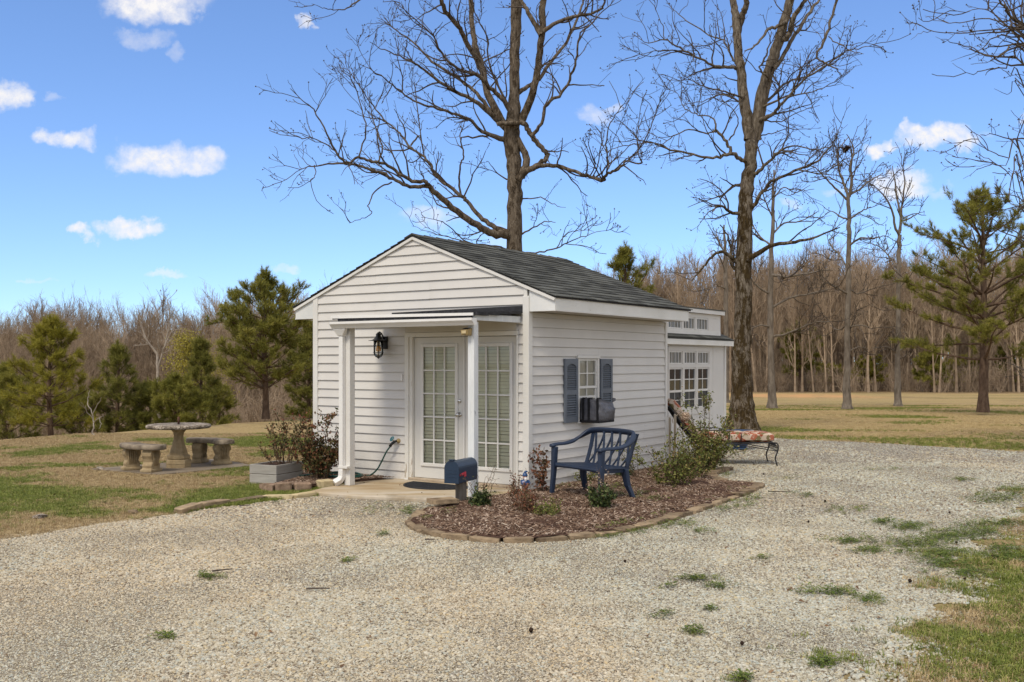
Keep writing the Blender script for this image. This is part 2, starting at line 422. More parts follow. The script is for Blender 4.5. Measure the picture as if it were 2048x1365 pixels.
    k.l(vv, wv.inputs[0]); k.l(nn.outputs[0], wv.inputs[1])
    c = k.voro(wv.outputs[0], 12.5, out='Color'); sx = k.n('ShaderNodeSeparateColor'); k.l(c, sx.inputs[0])
    base = k.ramp(sx.outputs[0], [(0, (0.48, 0.38, 0.29)), (0.26, (0.27, 0.062, 0.030)), (0.60, (0.36, 0.12, 0.07)), (0.70, (0.17, 0.135, 0.065)), (0.84, (0.55, 0.44, 0.35))], 'CONSTANT')
    pet = k.noise(wv.outputs[0], 24, 3)
    k.base(k.mix(k.step(pet, 0.55, 0.62, 0, 0.75), base, (0.55, 0.43, 0.33))); k.rough(0.9, 0.1); k.bump(k.noise(vv, 5, 3), 0.5, 0.03); A['floral'] = k.m
    A['potblue'] = simple('blue glazed pot', (0.020, 0.045, 0.10), (0.055, 0.10, 0.19), 5, 0.3, 0.5)
    # stone and concrete
    k = Mt('exposed aggregate'); vv = k.coord('Object'); c = k.voro(vv, 55, out='Color'); sx = k.n('ShaderNodeSeparateColor'); k.l(c, sx.inputs[0])
    agg = k.ramp(sx.outputs[0], [(0, (0.10, 0.08, 0.06)), (0.4, (0.22, 0.18, 0.14)), (0.7, (0.36, 0.30, 0.23)), (0.9, (0.50, 0.44, 0.36))])
    lich = k.step(k.noise(vv, 5, 5), 0.48, 0.62)
    k.base(k.mix(lich, agg, (0.11, 0.088, 0.066))); k.rough(0.85, 0.2); k.bump(k.voro(vv, 55), 0.7, 0.008); A['aggregate'] = k.m
    A['castseat'] = simple('lichened cast concrete', (0.12, 0.095, 0.07), (0.34, 0.28, 0.205), 7, 0.9, 0.15, 0.7, 40, 0.01)
    A['cast'] = simple('tan cast concrete', (0.22, 0.16, 0.085), (0.44, 0.34, 0.20), 6, 0.85, 0.2, 0.5, 30, 0.01)
    A['rust'] = simple('rusty pipe', (0.055, 0.025, 0.018), (0.12, 0.055, 0.035), 20, 0.8, 0.3, 0.3, 60)
    # porch slab with tan stains
    k = Mt('stained porch slab'); vv = k.coord('World'); st = k.noise(k.coord('World', (0.5, 1.5, 1)), 1.7, 6, 0.6)
    dk = k.step(k.noise(vv, 1.1, 5, 0.65), 0.56, 0.72, 0, 0.65)
    c1 = k.ramp(st, [(0.32, (0.36, 0.26, 0.145)), (0.5, (0.46, 0.37, 0.25)), (0.68, (0.56, 0.50, 0.41))])
    k.base(k.mix(dk, c1, (0.17, 0.125, 0.075))); k.rough(0.85, 0.2); k.bump(k.noise(vv, 60, 5), 0.25, 0.004); A['slab'] = k.m
    A['oldslab'] = simple('dark weathered slab', (0.15, 0.12, 0.085), (0.27, 0.22, 0.16), 3, 0.9, 0.15, 0.3, 40, coords='World')
    A['edging'] = simple('tan edging stone', (0.13, 0.092, 0.058), (0.36, 0.27, 0.17), 6, 0.9, 0.15, 0.8, 35, 0.010, rvar=0.28, coords='World')
    A['paleedging'] = simple('yellow edging stone', (0.48, 0.38, 0.21), (0.60, 0.50, 0.31), 8, 0.9, 0.15, 0.4, 35, 0.008, rvar=0.1, coords='World')
    A['block'] = simple('rough brown block', (0.16, 0.105, 0.07), (0.33, 0.235, 0.165), 14, 0.9, 0.15, 0.9, 30, 0.012, rvar=0.15, coords='World')
    # ground
    k = Mt('yard ground'); vv = k.coord('World'); sp = k.n('ShaderNodeSeparateXYZ'); k.l(k.n('ShaderNodeNewGeometry').outputs['Position'], sp.inputs[0])
    big = k.noise(k.coord('World', (0.06, 0.16, 1)), 1.0, 5, 0.6); mid = k.noise(vv, 0.9, 6, 0.65); fine = k.noise(vv, 14, 6, 0.75)
    straw = k.ramp(fine, [(0.25, (0.18, 0.125, 0.058)), (0.5, (0.36, 0.265, 0.125)), (0.75, (0.52, 0.405, 0.205))])
    green = k.ramp(fine, [(0.25, (0.075, 0.080, 0.018)), (0.5, (0.155, 0.165, 0.040)), (0.75, (0.26, 0.245, 0.085))])
    brown = k.ramp(fine, [(0.25, (0.11, 0.07, 0.038)), (0.5, (0.21, 0.15, 0.085)), (0.75, (0.33, 0.25, 0.15))])
    g = k.math('ADD', k.math('MULTIPLY', big, 0.55), k.math('MULTIPLY', mid, 0.45))
    c1 = k.mix(k.step(g, 0.40, 0.50), brown, straw)
    near = k.step(sp.outputs[1], 21, 8, 0.0, 0.085)
    c2 = k.mix(k.step(k.math('ADD', k.noise(k.coord('World', (0.10, 0.34, 1), ), 1.3, 5, 0.6), near), 0.55, 0.68, 0, 0.6), c1, green)
    far = k.step(sp.outputs[1], 74, 84)
    c3 = k.mix(far, c2, k.ramp(fine, [(0.3, (0.085, 0.055, 0.032)), (0.7, (0.19, 0.125, 0.075))]))
    clayx = k.math('MULTIPLY', k.step(sp.outputs[1], 58, 63), k.math('MULTIPLY', k.step(sp.outputs[1], 75, 70), k.math('MULTIPLY', k.step(sp.outputs[0], 13, 15), k.step(sp.outputs[0], 24, 21))))
    c4 = k.mix(k.math('MULTIPLY', clayx, k.step(mid, 0.4, 0.52)), c3, (0.52, 0.30, 0.14))
    k.base(c4); k.rough(0.95, 0.1); k.bump(k.noise(vv, 22, 6, 0.8), 0.7, 0.04); A['ground'] = k.m
    # gravel sheet between and beyond the loose stones, darkened so gaps read as shaded
    k = Mt('gravel bed'); vv = k.coord('World'); c = k.voro(vv, 34, out='Color'); sx = k.n('ShaderNodeSeparateColor'); k.l(c, sx.inputs[0])
    st = k.ramp(sx.outputs[0], [(0, (0.11, 0.088, 0.062)), (0.25, (0.20, 0.17, 0.125)), (0.55, (0.29, 0.255, 0.20)), (0.8, (0.38, 0.345, 0.29)), (0.97, (0.09, 0.07, 0.05))])
    dust = k.step(k.noise(vv, 0.45, 4), 0.42, 0.62, 0, 0.45)
    k.base(k.mix(dust, st, (0.27, 0.225, 0.16))); k.rough(0.9, 0.2); k.bump(k.voro(vv, 34), -0.8, 0.02); A['gravel'] = k.m
    k = Mt('gravel stone'); f = k.noise(k.coord('Object'), 2, 3)
    col = k.ramp(k.rand(), [(0, (0.41, 0.355, 0.265)), (0.20, (0.50, 0.445, 0.35)), (0.40, (0.55, 0.505, 0.42)), (0.56, (0.44, 0.42, 0.37)), (0.68, (0.54, 0.44, 0.28)), (0.75, (0.30, 0.25, 0.19)), (0.83, (0.62, 0.58, 0.50)), (0.90, (0.43, 0.45, 0.42)), (0.97, (0.16, 0.115, 0.08))], 'CONSTANT')
    pp = k.n('ShaderNodeSeparateXYZ'); k.l(k.n('ShaderNodeNewGeometry').outputs['Position'], pp.inputs[0]); big = k.noise(k.coord('World', (1, 0.6, 1)), 0.42, 4)
    worn = k.step(k.math('ADD', big, k.step(pp.outputs[0], -3.0, 4.0, 0.13, -0.12)), 0.40, 0.62)
    col = k.mix(worn, k.mix(1.0, col, (0.90, 0.955, 0.94), 'MULTIPLY'), k.mix(1.0, col, (1.0, 0.95, 0.85), 'MULTIPLY'))
    k.base(k.mix(k.step(f, 0.35, 0.65, 0, 0.25), col, (0.34, 0.28, 0.21))); k.rough(0.85, 0.25); A['stone'] = k.m
    A['soil'] = simple('bark mulch soil', (0.035, 0.018, 0.012), (0.13, 0.075, 0.052), 26, 0.95, 0.1, 1.0, 60, 0.02, coords='World')
    k = Mt('bark mulch chip'); k.base(k.ramp(k.rand(), [(0, (0.07, 0.040, 0.026)), (0.35, (0.165, 0.102, 0.068)), (0.7, (0.26, 0.178, 0.122)), (0.9, (0.38, 0.285, 0.22)), (1, (0.50, 0.41, 0.32))])); k.rough(0.9, 0.15); A['chip'] = k.m
    # blades
    def blade(nm, stops):
        k = Mt(nm); k.base(k.ramp(k.rand(), stops)); k.rough(0.7, 0.2)
        k.b.inputs['Transmission Weight'].default_value = 0
        return k.m
    A['greenblade'] = blade('green grass blade', [(0, (0.10, 0.13, 0.020)), (0.5, (0.165, 0.20, 0.036)), (0.85, (0.25, 0.265, 0.06)), (1, (0.34, 0.31, 0.11))])
    A['dryblade'] = blade('dry grass blade', [(0, (0.28, 0.19, 0.09)), (0.5, (0.42, 0.31, 0.16)), (1, (0.56, 0.44, 0.25))])
    A['strawblade'] = blade('straw field grass', [(0, (0.34, 0.24, 0.11)), (0.5, (0.48, 0.36, 0.175)), (1, (0.60, 0.48, 0.26))])
    A['weed'] = blade('clover leaf', [(0, (0.055, 0.085, 0.012)), (0.6, (0.095, 0.135, 0.020)), (1, (0.17, 0.19, 0.04))])
    A['deadleaf'] = blade('dead leaf', [(0, (0.10, 0.055, 0.03)), (0.6, (0.20, 0.12, 0.065)), (1, (0.31, 0.21, 0.12))])
    # bark
    k = Mt('mossy oak bark'); vv = k.coord('World', (1, 1, 0.22)); v2 = k.coord('World', (1, 1, 0.5))
    f = k.noise(vv, 22, 7, 0.7); col = k.ramp(f, [(0.3, (0.045, 0.034, 0.025)), (0.5, (0.145, 0.118, 0.088)), (0.7, (0.30, 0.26, 0.205))])
    zz = k.n('ShaderNodeSeparateXYZ'); k.l(k.n('ShaderNodeNewGeometry').outputs['Position'], zz.inputs[0])
    hi = k.step(zz.outputs[2], 5.0, 7.5, 0.0, -0.10)
    moss = k.step(k.math('ADD', k.noise(v2, 6.5, 8, 0.80), hi), 0.455, 0.51)
    k.base(k.mix(moss, col, k.ramp(f, [(0.3, (0.018, 0.012, 0.007)), (0.7, (0.085, 0.058, 0.024))]))); k.rough(0.95, 0.1); k.bump(f, 0.9, 0.04); A['mossbark'] = k.m
    k = Mt('grey brown bark'); vv = k.coord('World', (1, 1, 0.25)); f = k.noise(vv, 24, 7, 0.7)
    col = k.ramp(f, [(0.3, (0.05, 0.036, 0.025)), (0.55, (0.16, 0.128, 0.094)), (0.75, (0.30, 0.255, 0.20))])
    lic = k.step(k.noise(k.coord('World', (1, 1, 0.5)), 5.5, 8, 0.78), 0.50, 0.56)
    k.base(k.mix(lic, col, k.ramp(f, [(0.3, (0.020, 0.014, 0.009)), (0.7, (0.10, 0.075, 0.05))]))); k.rough(0.95, 0.1); k.bump(f, 0.9, 0.03); A['bark'] = k.m
    A['twig'] = simple('twig bark', (0.055, 0.042, 0.032), (0.12, 0.098, 0.08), 3, 0.9, 0.1, coords='World')
    A['palebark'] = simple('pale bark', (0.095, 0.076, 0.058), (0.23, 0.195, 0.155), 10, 0.9, 0.1, 0.6, 40, 0.02, coords='World', stretch=(1, 1, 0.3))
    A['whitebark'] = simple('bleached dead wood', (0.26, 0.215, 0.17), (0.42, 0.37, 0.31), 6, 0.9, 0.1, coords='World')
    A['pinebark'] = simple('pine bark', (0.060, 0.038, 0.026), (0.17, 0.115, 0.08), 12, 0.95, 0.1, 0.8, 30, 0.03, coords='World', stretch=(1, 1, 0.4))
    k = Mt('forest bark'); f = k.noise(k.coord('Object'), 2.0, 3)
    col = k.ramp(f, [(0.3, (0.25, 0.185, 0.125)), (0.7, (0.46, 0.365, 0.265))])
    k.base(k.mix(1.0, col, k.ramp(k.rand(), [(0, (0.58, 0.56, 0.54)), (0.5, (0.82, 0.80, 0.78)), (1, (1.0, 0.98, 0.96))]), 'MULTIPLY')); k.rough(0.95, 0.1); A['forest'] = k.m
    def needles(nm, a, b, c):
        k = Mt(nm); f = k.noise(k.coord('Object'), 1.6, 4); i = k.island()
        col = k.ramp(k.math('ADD', k.math('MULTIPLY', f, 0.6), k.math('MULTIPLY', i, 0.4)), [(0.25, a), (0.5, b), (0.78, c)])
        k.base(col); k.rough(0.65, 0.25)
        tl = k.n('ShaderNodeBsdfTranslucent'); k.l(col, tl.inputs['Color']); ms = k.n('ShaderNodeMixShader'); ms.inputs[0].default_value = 0.38; k.l(k.b.outputs[0], ms.inputs[1]); k.l(tl.outputs[0], ms.inputs[2]); k.l(ms.outputs[0], k.out.inputs[0]); return k.m
    A['needle'] = needles('pine needles', (0.105, 0.112, 0.018), (0.245, 0.238, 0.044), (0.42, 0.37, 0.09))
    A['needley'] = needles('yellowish pine needles', (0.135, 0.13, 0.014), (0.29, 0.265, 0.032), (0.46, 0.40, 0.08))
    A['needled'] = needles('dark pine needles', (0.09, 0.10, 0.018), (0.205, 0.20, 0.040), (0.36, 0.32, 0.08))
    def leaves(nm, stops):
        k = Mt(nm); k.base(k.ramp(k.island(), stops)); k.rough(0.6, 0.25); return k.m
    A['roseleaf'] = leaves('bronze rose leaves', [(0, (0.035, 0.045, 0.015)), (0.35, (0.075, 0.075, 0.022)), (0.6, (0.15, 0.095, 0.035)), (0.82, (0.19, 0.075, 0.035)), (1, (0.13, 0.035, 0.025))])
    A['redleaf'] = leaves('red brown leaves', [(0, (0.055, 0.05, 0.02)), (0.35, (0.12, 0.06, 0.03)), (0.7, (0.19, 0.065, 0.035)), (1, (0.24, 0.12, 0.06))])
    A['shrubleaf'] = leaves('olive shrub leaves', [(0, (0.045, 0.055, 0.012)), (0.45, (0.11, 0.13, 0.024)), (0.8, (0.19, 0.19, 0.045)), (1, (0.23, 0.15, 0.06))])
    A['darkleaf'] = leaves('deep green leaves', [(0, (0.02, 0.032, 0.012)), (0.6, (0.055, 0.085, 0.025)), (1, (0.13, 0.14, 0.04))])
    A['budleaf'] = leaves('yellow spring leaves', [(0, (0.16, 0.145, 0.02)), (0.6, (0.29, 0.25, 0.03)), (1, (0.40, 0.33, 0.055))])
    A['driedflower'] = leaves('dried flower', [(0, (0.28, 0.18, 0.12)), (0.6, (0.46, 0.34, 0.24)), (1, (0.60, 0.48, 0.36))])
    A['stem'] = simple('shrub stem', (0.055, 0.035, 0.022), (0.15, 0.10, 0.06), 20, 0.85, 0.15)
    A['seedball'] = simple('dark seed ball', (0.020, 0.013, 0.010), (0.05, 0.032, 0.022), 30, 0.9, 0.1, 0.8, 60)
    for nm, c in (('gblue', (0.02, 0.07, 0.20)), ('gwhite', (0.75, 0.72, 0.70)), ('gred', (0.45, 0.04, 0.05)), ('gskin', (0.62, 0.36, 0.28)), ('ggreen', (0.04, 0.14, 0.06)), ('glav', (0.35, 0.34, 0.48))):
        A[nm] = simple('painted resin ' + nm[1:], tuple(x * 0.85 for x in c), c, 25, 0.4, 0.5)
mk_materials()

# ------------------------------------------------------------------ the ground
def ground():
    xs = np.unique(np.concatenate([np.arange(-60, 60.1, 1.0), np.arange(-200, 200.1, 8), [-3000, -1200, -500, 500, 1200, 3000]]))
    ys = np.unique(np.concatenate([np.arange(-20, 110.1, 1.0), np.arange(110, 260, 10), [-1500, -300, 400, 800, 1600, 3500]]))
    X, Y = np.meshgrid(xs, ys); Z = zg(X, Y)
    g = Geo(); n = len(xs); m = len(ys)
    i = np.arange(m - 1)[:, None] * n; j = np.arange(n - 1)[None]
    g.add(np.stack([X, Y, Z], -1).reshape(-1, 3), np.stack([i + j, i + j + 1, i + n + j + 1, i + n + j], -1).reshape(-1, 4))
    return tag(g.build('ground', MAT['ground'], smooth=True, fix=False), 'tan dormant lawn with green patches', kind='structure')
ground()


def wob(poly, step, amp, seed, skip=()):
    r = random.Random(seed); out = []
    for i, a in enumerate(poly):
        b = poly[(i + 1) % len(poly)]; L = math.dist(a, b); k = max(1, int(L / step)) if i not in skip else 1
        for q in range(k):
            t = q / k; w = amp if q else amp * 0.3
            out.append((a[0] + (b[0] - a[0]) * t + r.uniform(-w, w), a[1] + (b[1] - a[1]) * t + r.uniform(-w, w)))
    return out


DRIVE = [(-9.6, 3.0), (-4.9, 9.69), (-4.31, 10.59), (-3.67, 11.36), (-3.06, 12.25), (-2.4, 12.95), (-1.0, 13.6), (1.5, 15.5), (3.0, 19.0), (3.6, 22.6),
         (5.32, 22.7), (5.96, 22.5), (8.0, 20.9), (9.67, 19.15), (13.5, 15.5), (16, 11.5), (8.6, 13.1), (6.33, 12.3), (5.2, 10.9), (4.2, 9.4), (3.42, 8.1), (3.14, 7.24), (2.47, 6.43), (2.11, 5.88), (1.7, 5.2), (0.8, 3.0), (0.0, -8), (-9.6, -8)]
drive_poly = wob(DRIVE, 0.22, 0.07, 3, skip=(7, 8, 26, 27))


def inside(poly, x, y):
    x = np.asarray(x); y = np.asarray(y); c = np.zeros(x.shape, bool); n = len(poly)
    for i in range(n):
        x0, y0 = poly[i]; x1, y1 = poly[(i + 1) % n]
        if y0 == y1: continue
        c ^= ((y0 > y) != (y1 > y)) & (x < (x1 - x0) * (y - y0) / (y1 - y0) + x0)
    return c


g = Geo(); tri = tessellate_polygon([[Vector((p[0], p[1], 0)) for p in drive_poly]])
g.add([(p[0], p[1], 0.005) for p in drive_poly], None, [tuple(t) for t in tri])
tag(g.build('gravel_drive', MAT['gravel'], fix=False), 'pale gravel drive curving past the little white house', kind='structure')
for p in bpy.data.objects['gravel_drive'].data.polygons:
    if p.normal.z < 0: p.flip()

# mulch bed by the house corner, bordered by stones
BED = [(-1.05, 10.92), (-1.06, 10.55), (-0.86, 10.0), (-0.5, 9.66), (-0.11, 9.53), (0.27, 9.57), (0.75, 9.75), (1.19, 10.21), (1.69, 10.85), (2.32, 11.86), (3.11, 13.23), (3.43, 13.87), (2.98, 14.2), (2.85, 15.0), (3.2, 15.9),
       (2.75, 16.6), (2.52, 16.52), (0.22, 13.12), (-0.72, 12.0), (-0.75, 11.85), (-0.98, 11.4)]


def sheet(poly, z0, mound, cell, mat, name, parent=None):
    P = np.array(poly); xs = np.arange(P[:, 0].min(), P[:, 0].max() + cell, cell); ys = np.arange(P[:, 1].min(), P[:, 1].max() + cell, cell)
    bm = bmesh.new(); vs = [bm.verts.new((p[0], p[1], z0)) for p in poly]; f = bm.faces.new(vs)
    if f.normal.z < 0: f.normal_flip()
    bmesh.ops.triangulate(bm, faces=[f])
    for _ in range(4): bmesh.ops.subdivide_edges(bm, edges=[e for e in bm.edges if e.calc_length() > cell], cuts=1)
    bmesh.ops.triangulate(bm, faces=bm.faces)
    bm.normal_update()
    for v in bm.verts:
        d = min(seg_d(v.co.x, v.co.y, poly[i], poly[(i + 1) % len(poly)]) for i in range(len(poly)))
        v.co.z = z0 + mound * min(1, d / 0.5) + 0.012 * math.sin(v.co.x * 9 + 1) * math.sin(v.co.y * 7)
    me = bpy.data.meshes.new(name); bm.to_mesh(me); bm.free(); me.materials.append(mat)
    for p in me.polygons:
        if p.normal.z < 0: p.flip()
    return link(name, me, parent)


def seg_d(x, y, a, b):
    ax, ay = a; bx, by = b; L = (bx - ax) ** 2 + (by - ay) ** 2
    t = max(0, min(1, ((x - ax) * (bx - ax) + (y - ay) * (by - ay)) / (L + 1e-9)))
    return math.hypot(x - ax - t * (bx - ax), y - ay - t * (by - ay))


bed = tag(sheet(BED, 0.045, 0.035, 0.22, MAT['soil'], 'mulch_bed'), 'brown mulch bed at the house corner', kind='structure')


def stone_mesh(L, W, Hh, seed, chip=0.012):
    r = random.Random(seed); bm = bmesh.new(); bmesh.ops.create_cube(bm, size=1)
    bmesh.ops.bevel(bm, geom=bm.edges[:], offset=0.10, segments=1, affect='EDGES')
    for v in bm.verts:
        v.co = Vector((v.co.x * L + r.uniform(-chip, chip), v.co.y * W + r.uniform(-chip, chip), v.co.z * Hh + r.uniform(-chip, chip) * 0.5 + Hh / 2))
    me = bpy.data.meshes.new('stone'); bm.to_mesh(me); bm.free(); return me


def lay(path, parent, name, L, W, Hh, mats, seed, z=0.0, gap=0.012, tilt=0.05, inset=0.0):
    r = random.Random(seed); meshes = []
    for i in range(5):
        me = stone_mesh(L - gap, W, Hh, seed + i); me.materials.append(MAT[mats[i % len(mats)]]); meshes.append(me)
    pts = [Vector((p[0], p[1], 0)) for p in path]; d = 0; k = 0
    cum = [0]
    for a, b in zip(pts, pts[1:]): cum.append(cum[-1] + (b - a).length)
    def P(s):
        for i in range(len(pts) - 1):
            if s <= cum[i + 1] or i == len(pts) - 2: return pts[i].lerp(pts[i + 1], (s - cum[i]) / (cum[i + 1] - cum[i] + 1e-9))
    n = int(cum[-1] / L)
    for i in range(n):
        a = P(i * cum[-1] / n); b = P((i + 1) * cum[-1] / n); c = (a + b) / 2
        o = link(name, meshes[(i * 3 + seed) % 5], parent, (c.x, c.y, z + r.uniform(-0.008, 0.008)), (r.uniform(-tilt, tilt), r.uniform(-tilt, tilt) * 0.6, math.atan2(b.y - a.y, b.x - a.x) + r.uniform(-0.05, 0.05)),
                 ((cum[-1] / n) / L * r.uniform(0.96, 1.0), r.uniform(0.9, 1.1), r.uniform(0.9, 1.1)))


lay(BED[19:] + BED[:13], bed, 'edging_stone', 0.31, 0.13, 0.062, ['edging', 'edging', 'edging'], 11, z=-0.012, tilt=0.09)
lay([(2.98, 14.22), (2.85, 14.6), (3.0, 15.3), (3.42, 15.95)], bed, 'edging_stone', 0.34, 0.20, 0.06, ['edging'], 21)
ov = link('edging_stone', stone_mesh(0.34, 0.19, 0.05, 77), bed, (-0.80, 11.62, 0.085), (0.03, 0.02, 0.5)); ov.data.materials.append(MAT['edging'])

# small bed at the far end of the porch, with its low wall of blocks
BED2 = [(-3.22, 13.30), (-2.88, 13.36), (-2.55, 13.55), (-2.32, 13.95), (-1.66, 14.30), (-2.9, 15.2), (-3.3, 15.3), (-3.0, 14.4)]
bed2 = tag(sheet(BED2, 0.05, 0.03, 0.22, MAT['soil'], 'mulch_bed'), 'small mulch bed between planter and porch post', kind='structure')
lay([(-3.27, 13.34), (-3.22, 13.23), (-2.86, 13.27), (-2.66, 13.38)], bed2, 'retaining_block', 0.235, 0.16, 0.125, ['block'], 31, z=0.0, tilt=0.02)
o = link('retaining_block', stone_mesh(0.20, 0.17, 0.125, 41), bed2, (-2.50, 13.56, 0.0), (0, 0, 0.75)); o.data.materials.append(MAT['paleedging'])
lay([(-3.30, 14.3), (-3.38, 15.3)], bed2, 'edging_stone', 0.30, 0.10, 0.08, ['edging'], 33)

# loose edging along the lawn
ed = thing('lawn_edging', 'single row of tan edging bricks between lawn and gravel', 'edging', (0, 0, 0))
lay([(-3.74, 11.28), (-3.60, 11.75), (-3.42, 12.12)], ed, 'brick', 0.33, 0.12, 0.075, ['edging'], 51, tilt=0.06)
lay([(-3.42, 12.12), (-3.05, 12.60)], ed, 'brick', 0.32, 0.12, 0.05, ['edging'], 55, tilt=0.05)
lay([(-3.08, 12.58), (-2.78, 12.50), (-2.52, 12.90)], ed, 'brick', 0.33, 0.13, 0.055, ['paleedging'], 57, tilt=0.03)

# porch slab
slab_local = [(-2.25, 0.03), (-2.42, -0.7), (-2.34, -1.35), (-2.22, -1.74), (-1.5, -1.70), (-0.62, -1.47), (-0.1, -1.44), (0.0, 0.03)]
g = Geo(); g.prism([tuple(H(*p).xy) for p in slab_local], 0.0, 0.05)
tag(bevel(g.build('porch_slab', MAT['slab']), 0.012), 'tan stained concrete slab before the French doors', kind='structure')
g = Geo(); g.prism([(-6.62, 15.9), (-5.26, 15.10), (-4.2, 16.42), (-5.1, 17.6)], 0.0, 0.03)
tag(bevel(g.build('table_slab', MAT['oldslab']), 0.008), 'dark weathered concrete pad below the garden table', kind='structure')

# ------------------------------------------------------------------ the little white house
WID, DEP = 3.83, 4.09
house = thing('garden_house', 'small white vinyl sided house with dark shingled gable roof and French doors', 'house', HC, HROT)
core = Geo()
core.prism([(-WID + 0.01, 0.02), (-2.02, 0.02), (-2.02, 0.16), (-0.16, 0.16), (-0.16, 0.02), (-0.02, 0.02), (-0.02, DEP - 0.01), (-WID + 0.01, DEP - 0.01)], 0.0, 2.09)
core.box(-WID + 0.01, -0.02, 0.02, DEP - 0.01, 2.095, 2.55)
core.build('wall', MAT['soffit'], house)
SL = 0.398; RX = -WID / 2


def rake(z):                              # half width of the gable at height z
    return min(WID / 2 - 0.055, (3.455 - z) / SL)


def board_front(x0b, x1b, x0t, x1t, z0, z1):
    g = Geo(); a, b = -0.026, -0.004
    g.hexa([(x0b, a, z0), (x1b, a, z0), (x1b, 0.019, z0), (x0b, 0.019, z0), (x0t, b, z1), (x1t, b, z1), (x1t, 0.019, z1), (x0t, 0.019, z1)])
    g.build('siding_board', MAT['siding'], house)


E5 = 0.127
zs = [0.0] + [0.038 + E5 * i for i in range(0, 28)]
for z0, z1 in zip(zs, zs[1:]):
    zt = z1 - 0.002
    if zt > 3.44: zt = 3.44
    if z0 > 3.42: break
    hb, ht = rake(z0), rake(zt)
    if z1 <= 2.115:
        board_front(RX - hb, -2.065, RX - ht, -2.065, z0, zt)
        board_front(-0.136, -0.058, -0.136, -0.058, z0, zt)
    elif z0 < 2.115:
        board_front(RX - hb, -2.065, RX - ht, -2.065, z0, zt)
        board_front(-0.136, -0.058, -0.136, -0.058, z0, zt)
        board_front(-2.062, -0.139, -2.062, -0.139, 2.115, zt)
    else:
        xs_ = -2.62 if int(round(z0 / E5)) // 2 % 2 else -1.62
        if hb > 1.2:
            board_front(RX - hb, xs_ - 0.001, RX - ht, xs_ - 0.001, z0, zt); board_front(xs_, RX + hb, xs_, RX + ht, z0 + 0.0025, zt)
        else: board_front(RX - hb, RX + hb, RX - ht, RX + ht, z0, zt)
# the long wall; boards are cut round the window
for i in range(0, 19):
    z0 = 0.003 + E5 * i; z1 = min(z0 + E5 - 0.002, 2.352)
    spans = [(0.058, DEP - 0.05)]
    if not (z0 < 1.80 and z1 > 0.87): sp_ = (2.95, 1.45, 3.3)[(i // 2) % 3]; spans = [(0.058, sp_ - 0.001), (sp_, DEP - 0.05)]
    if z0 < 1.80 and z1 > 0.87: spans = [(0.058, 1.215), (1.845, DEP - 0.05)]
    for (c, d) in ((1.803, z1), (z0, 0.843)):
        if z0 < 1.80 and z1 > 0.87 and c < d and d - c < 0.127:
            xb = 0.004 + 0.020 * (z1 - c) / E5; xt = 0.004 + 0.020 * (z1 - d) / E5; g = Geo()
            g.hexa([(xb, 1.216, c), (xb, 1.844, c), (-0.019, 1.844, c), (-0.019, 1.216, c), (xt, 1.216, d), (xt, 1.844, d), (-0.019, 1.844, d), (-0.019, 1.216, d)]); g.build('siding_board', MAT['siding'], house)
    for (y0, y1) in spans:
        g = Geo()
        g.hexa([(0.024, y0, z0), (0.024, y1, z0), (-0.019, y1, z0), (-0.019, y0, z0), (0.004, y0, z1), (0.004, y1, z1), (-0.019, y1, z1), (-0.019, y0, z1)])
        g.build('siding_board', MAT['siding'], house)
# blind back and far walls
g = Geo(); g.box(-WID, -WID + 0.009, 0.05, DEP - 0.06, 0, 2.55); g.box(-WID + 0.05, -0.05, DEP - 0.009, DEP, 0, 2.55); g.build('wall', MAT['siding'], house, fix=True)
g = Geo(); g.prism([(-WID / 2, 3.42), (-WID, 2.56), (0, 2.56)], 0, 0.02)
gb = g.build('gable_panel', MAT['siding'], house); gb.rotation_euler = (R(90), 0, 0); gb.location = (0, DEP - 0.012, 0)
gb.data.transform(Matrix.Translation((0, 0, 0)))
g = Geo(); g.prism([(-WID / 2, 3.44), (-WID + 0.02, 2.551), (-0.02, 2.551)], 0, 0.02)
gb = g.build('gable_panel', MAT['soffit'], house); gb.rotation_euler = (R(90), 0, 0); gb.location = (0, 0.041, 0)
# corner posts
for (x0, x1, y0, y1, zt) in ((-0.062, 0.034, -0.035, 0.060, 2.56), (-WID - 0.034, -WID + 0.062, -0.035, 0.06, 2.70), (-0.045, 0.034, DEP - 0.06, DEP + 0.014, 2.35)):
    g = Geo(); g.box(x0, x1, y0, y1, 0, zt); bevel(g.build('corner_trim', MAT['trim'], house), 0.006)
g = Geo(); g.box(-0.052, 0.001, -0.024, 0.03, 2.561, 2.70); g.build('corner_trim', MAT['trim'], house)
# rake trim on the gable
for s in (-1, 1):
    g = Geo()
    a = Vector((RX, -0.030, 3.440)); b = Vector((RX + s * (WID / 2 + 0.43), -0.030, 3.440 - 0.40 * (WID / 2 + 0.43)))
    g.bar(a, b, 0.030, 0.036, up=(0, 0, 1)); g.build('rake_trim', MAT['trim'], house)
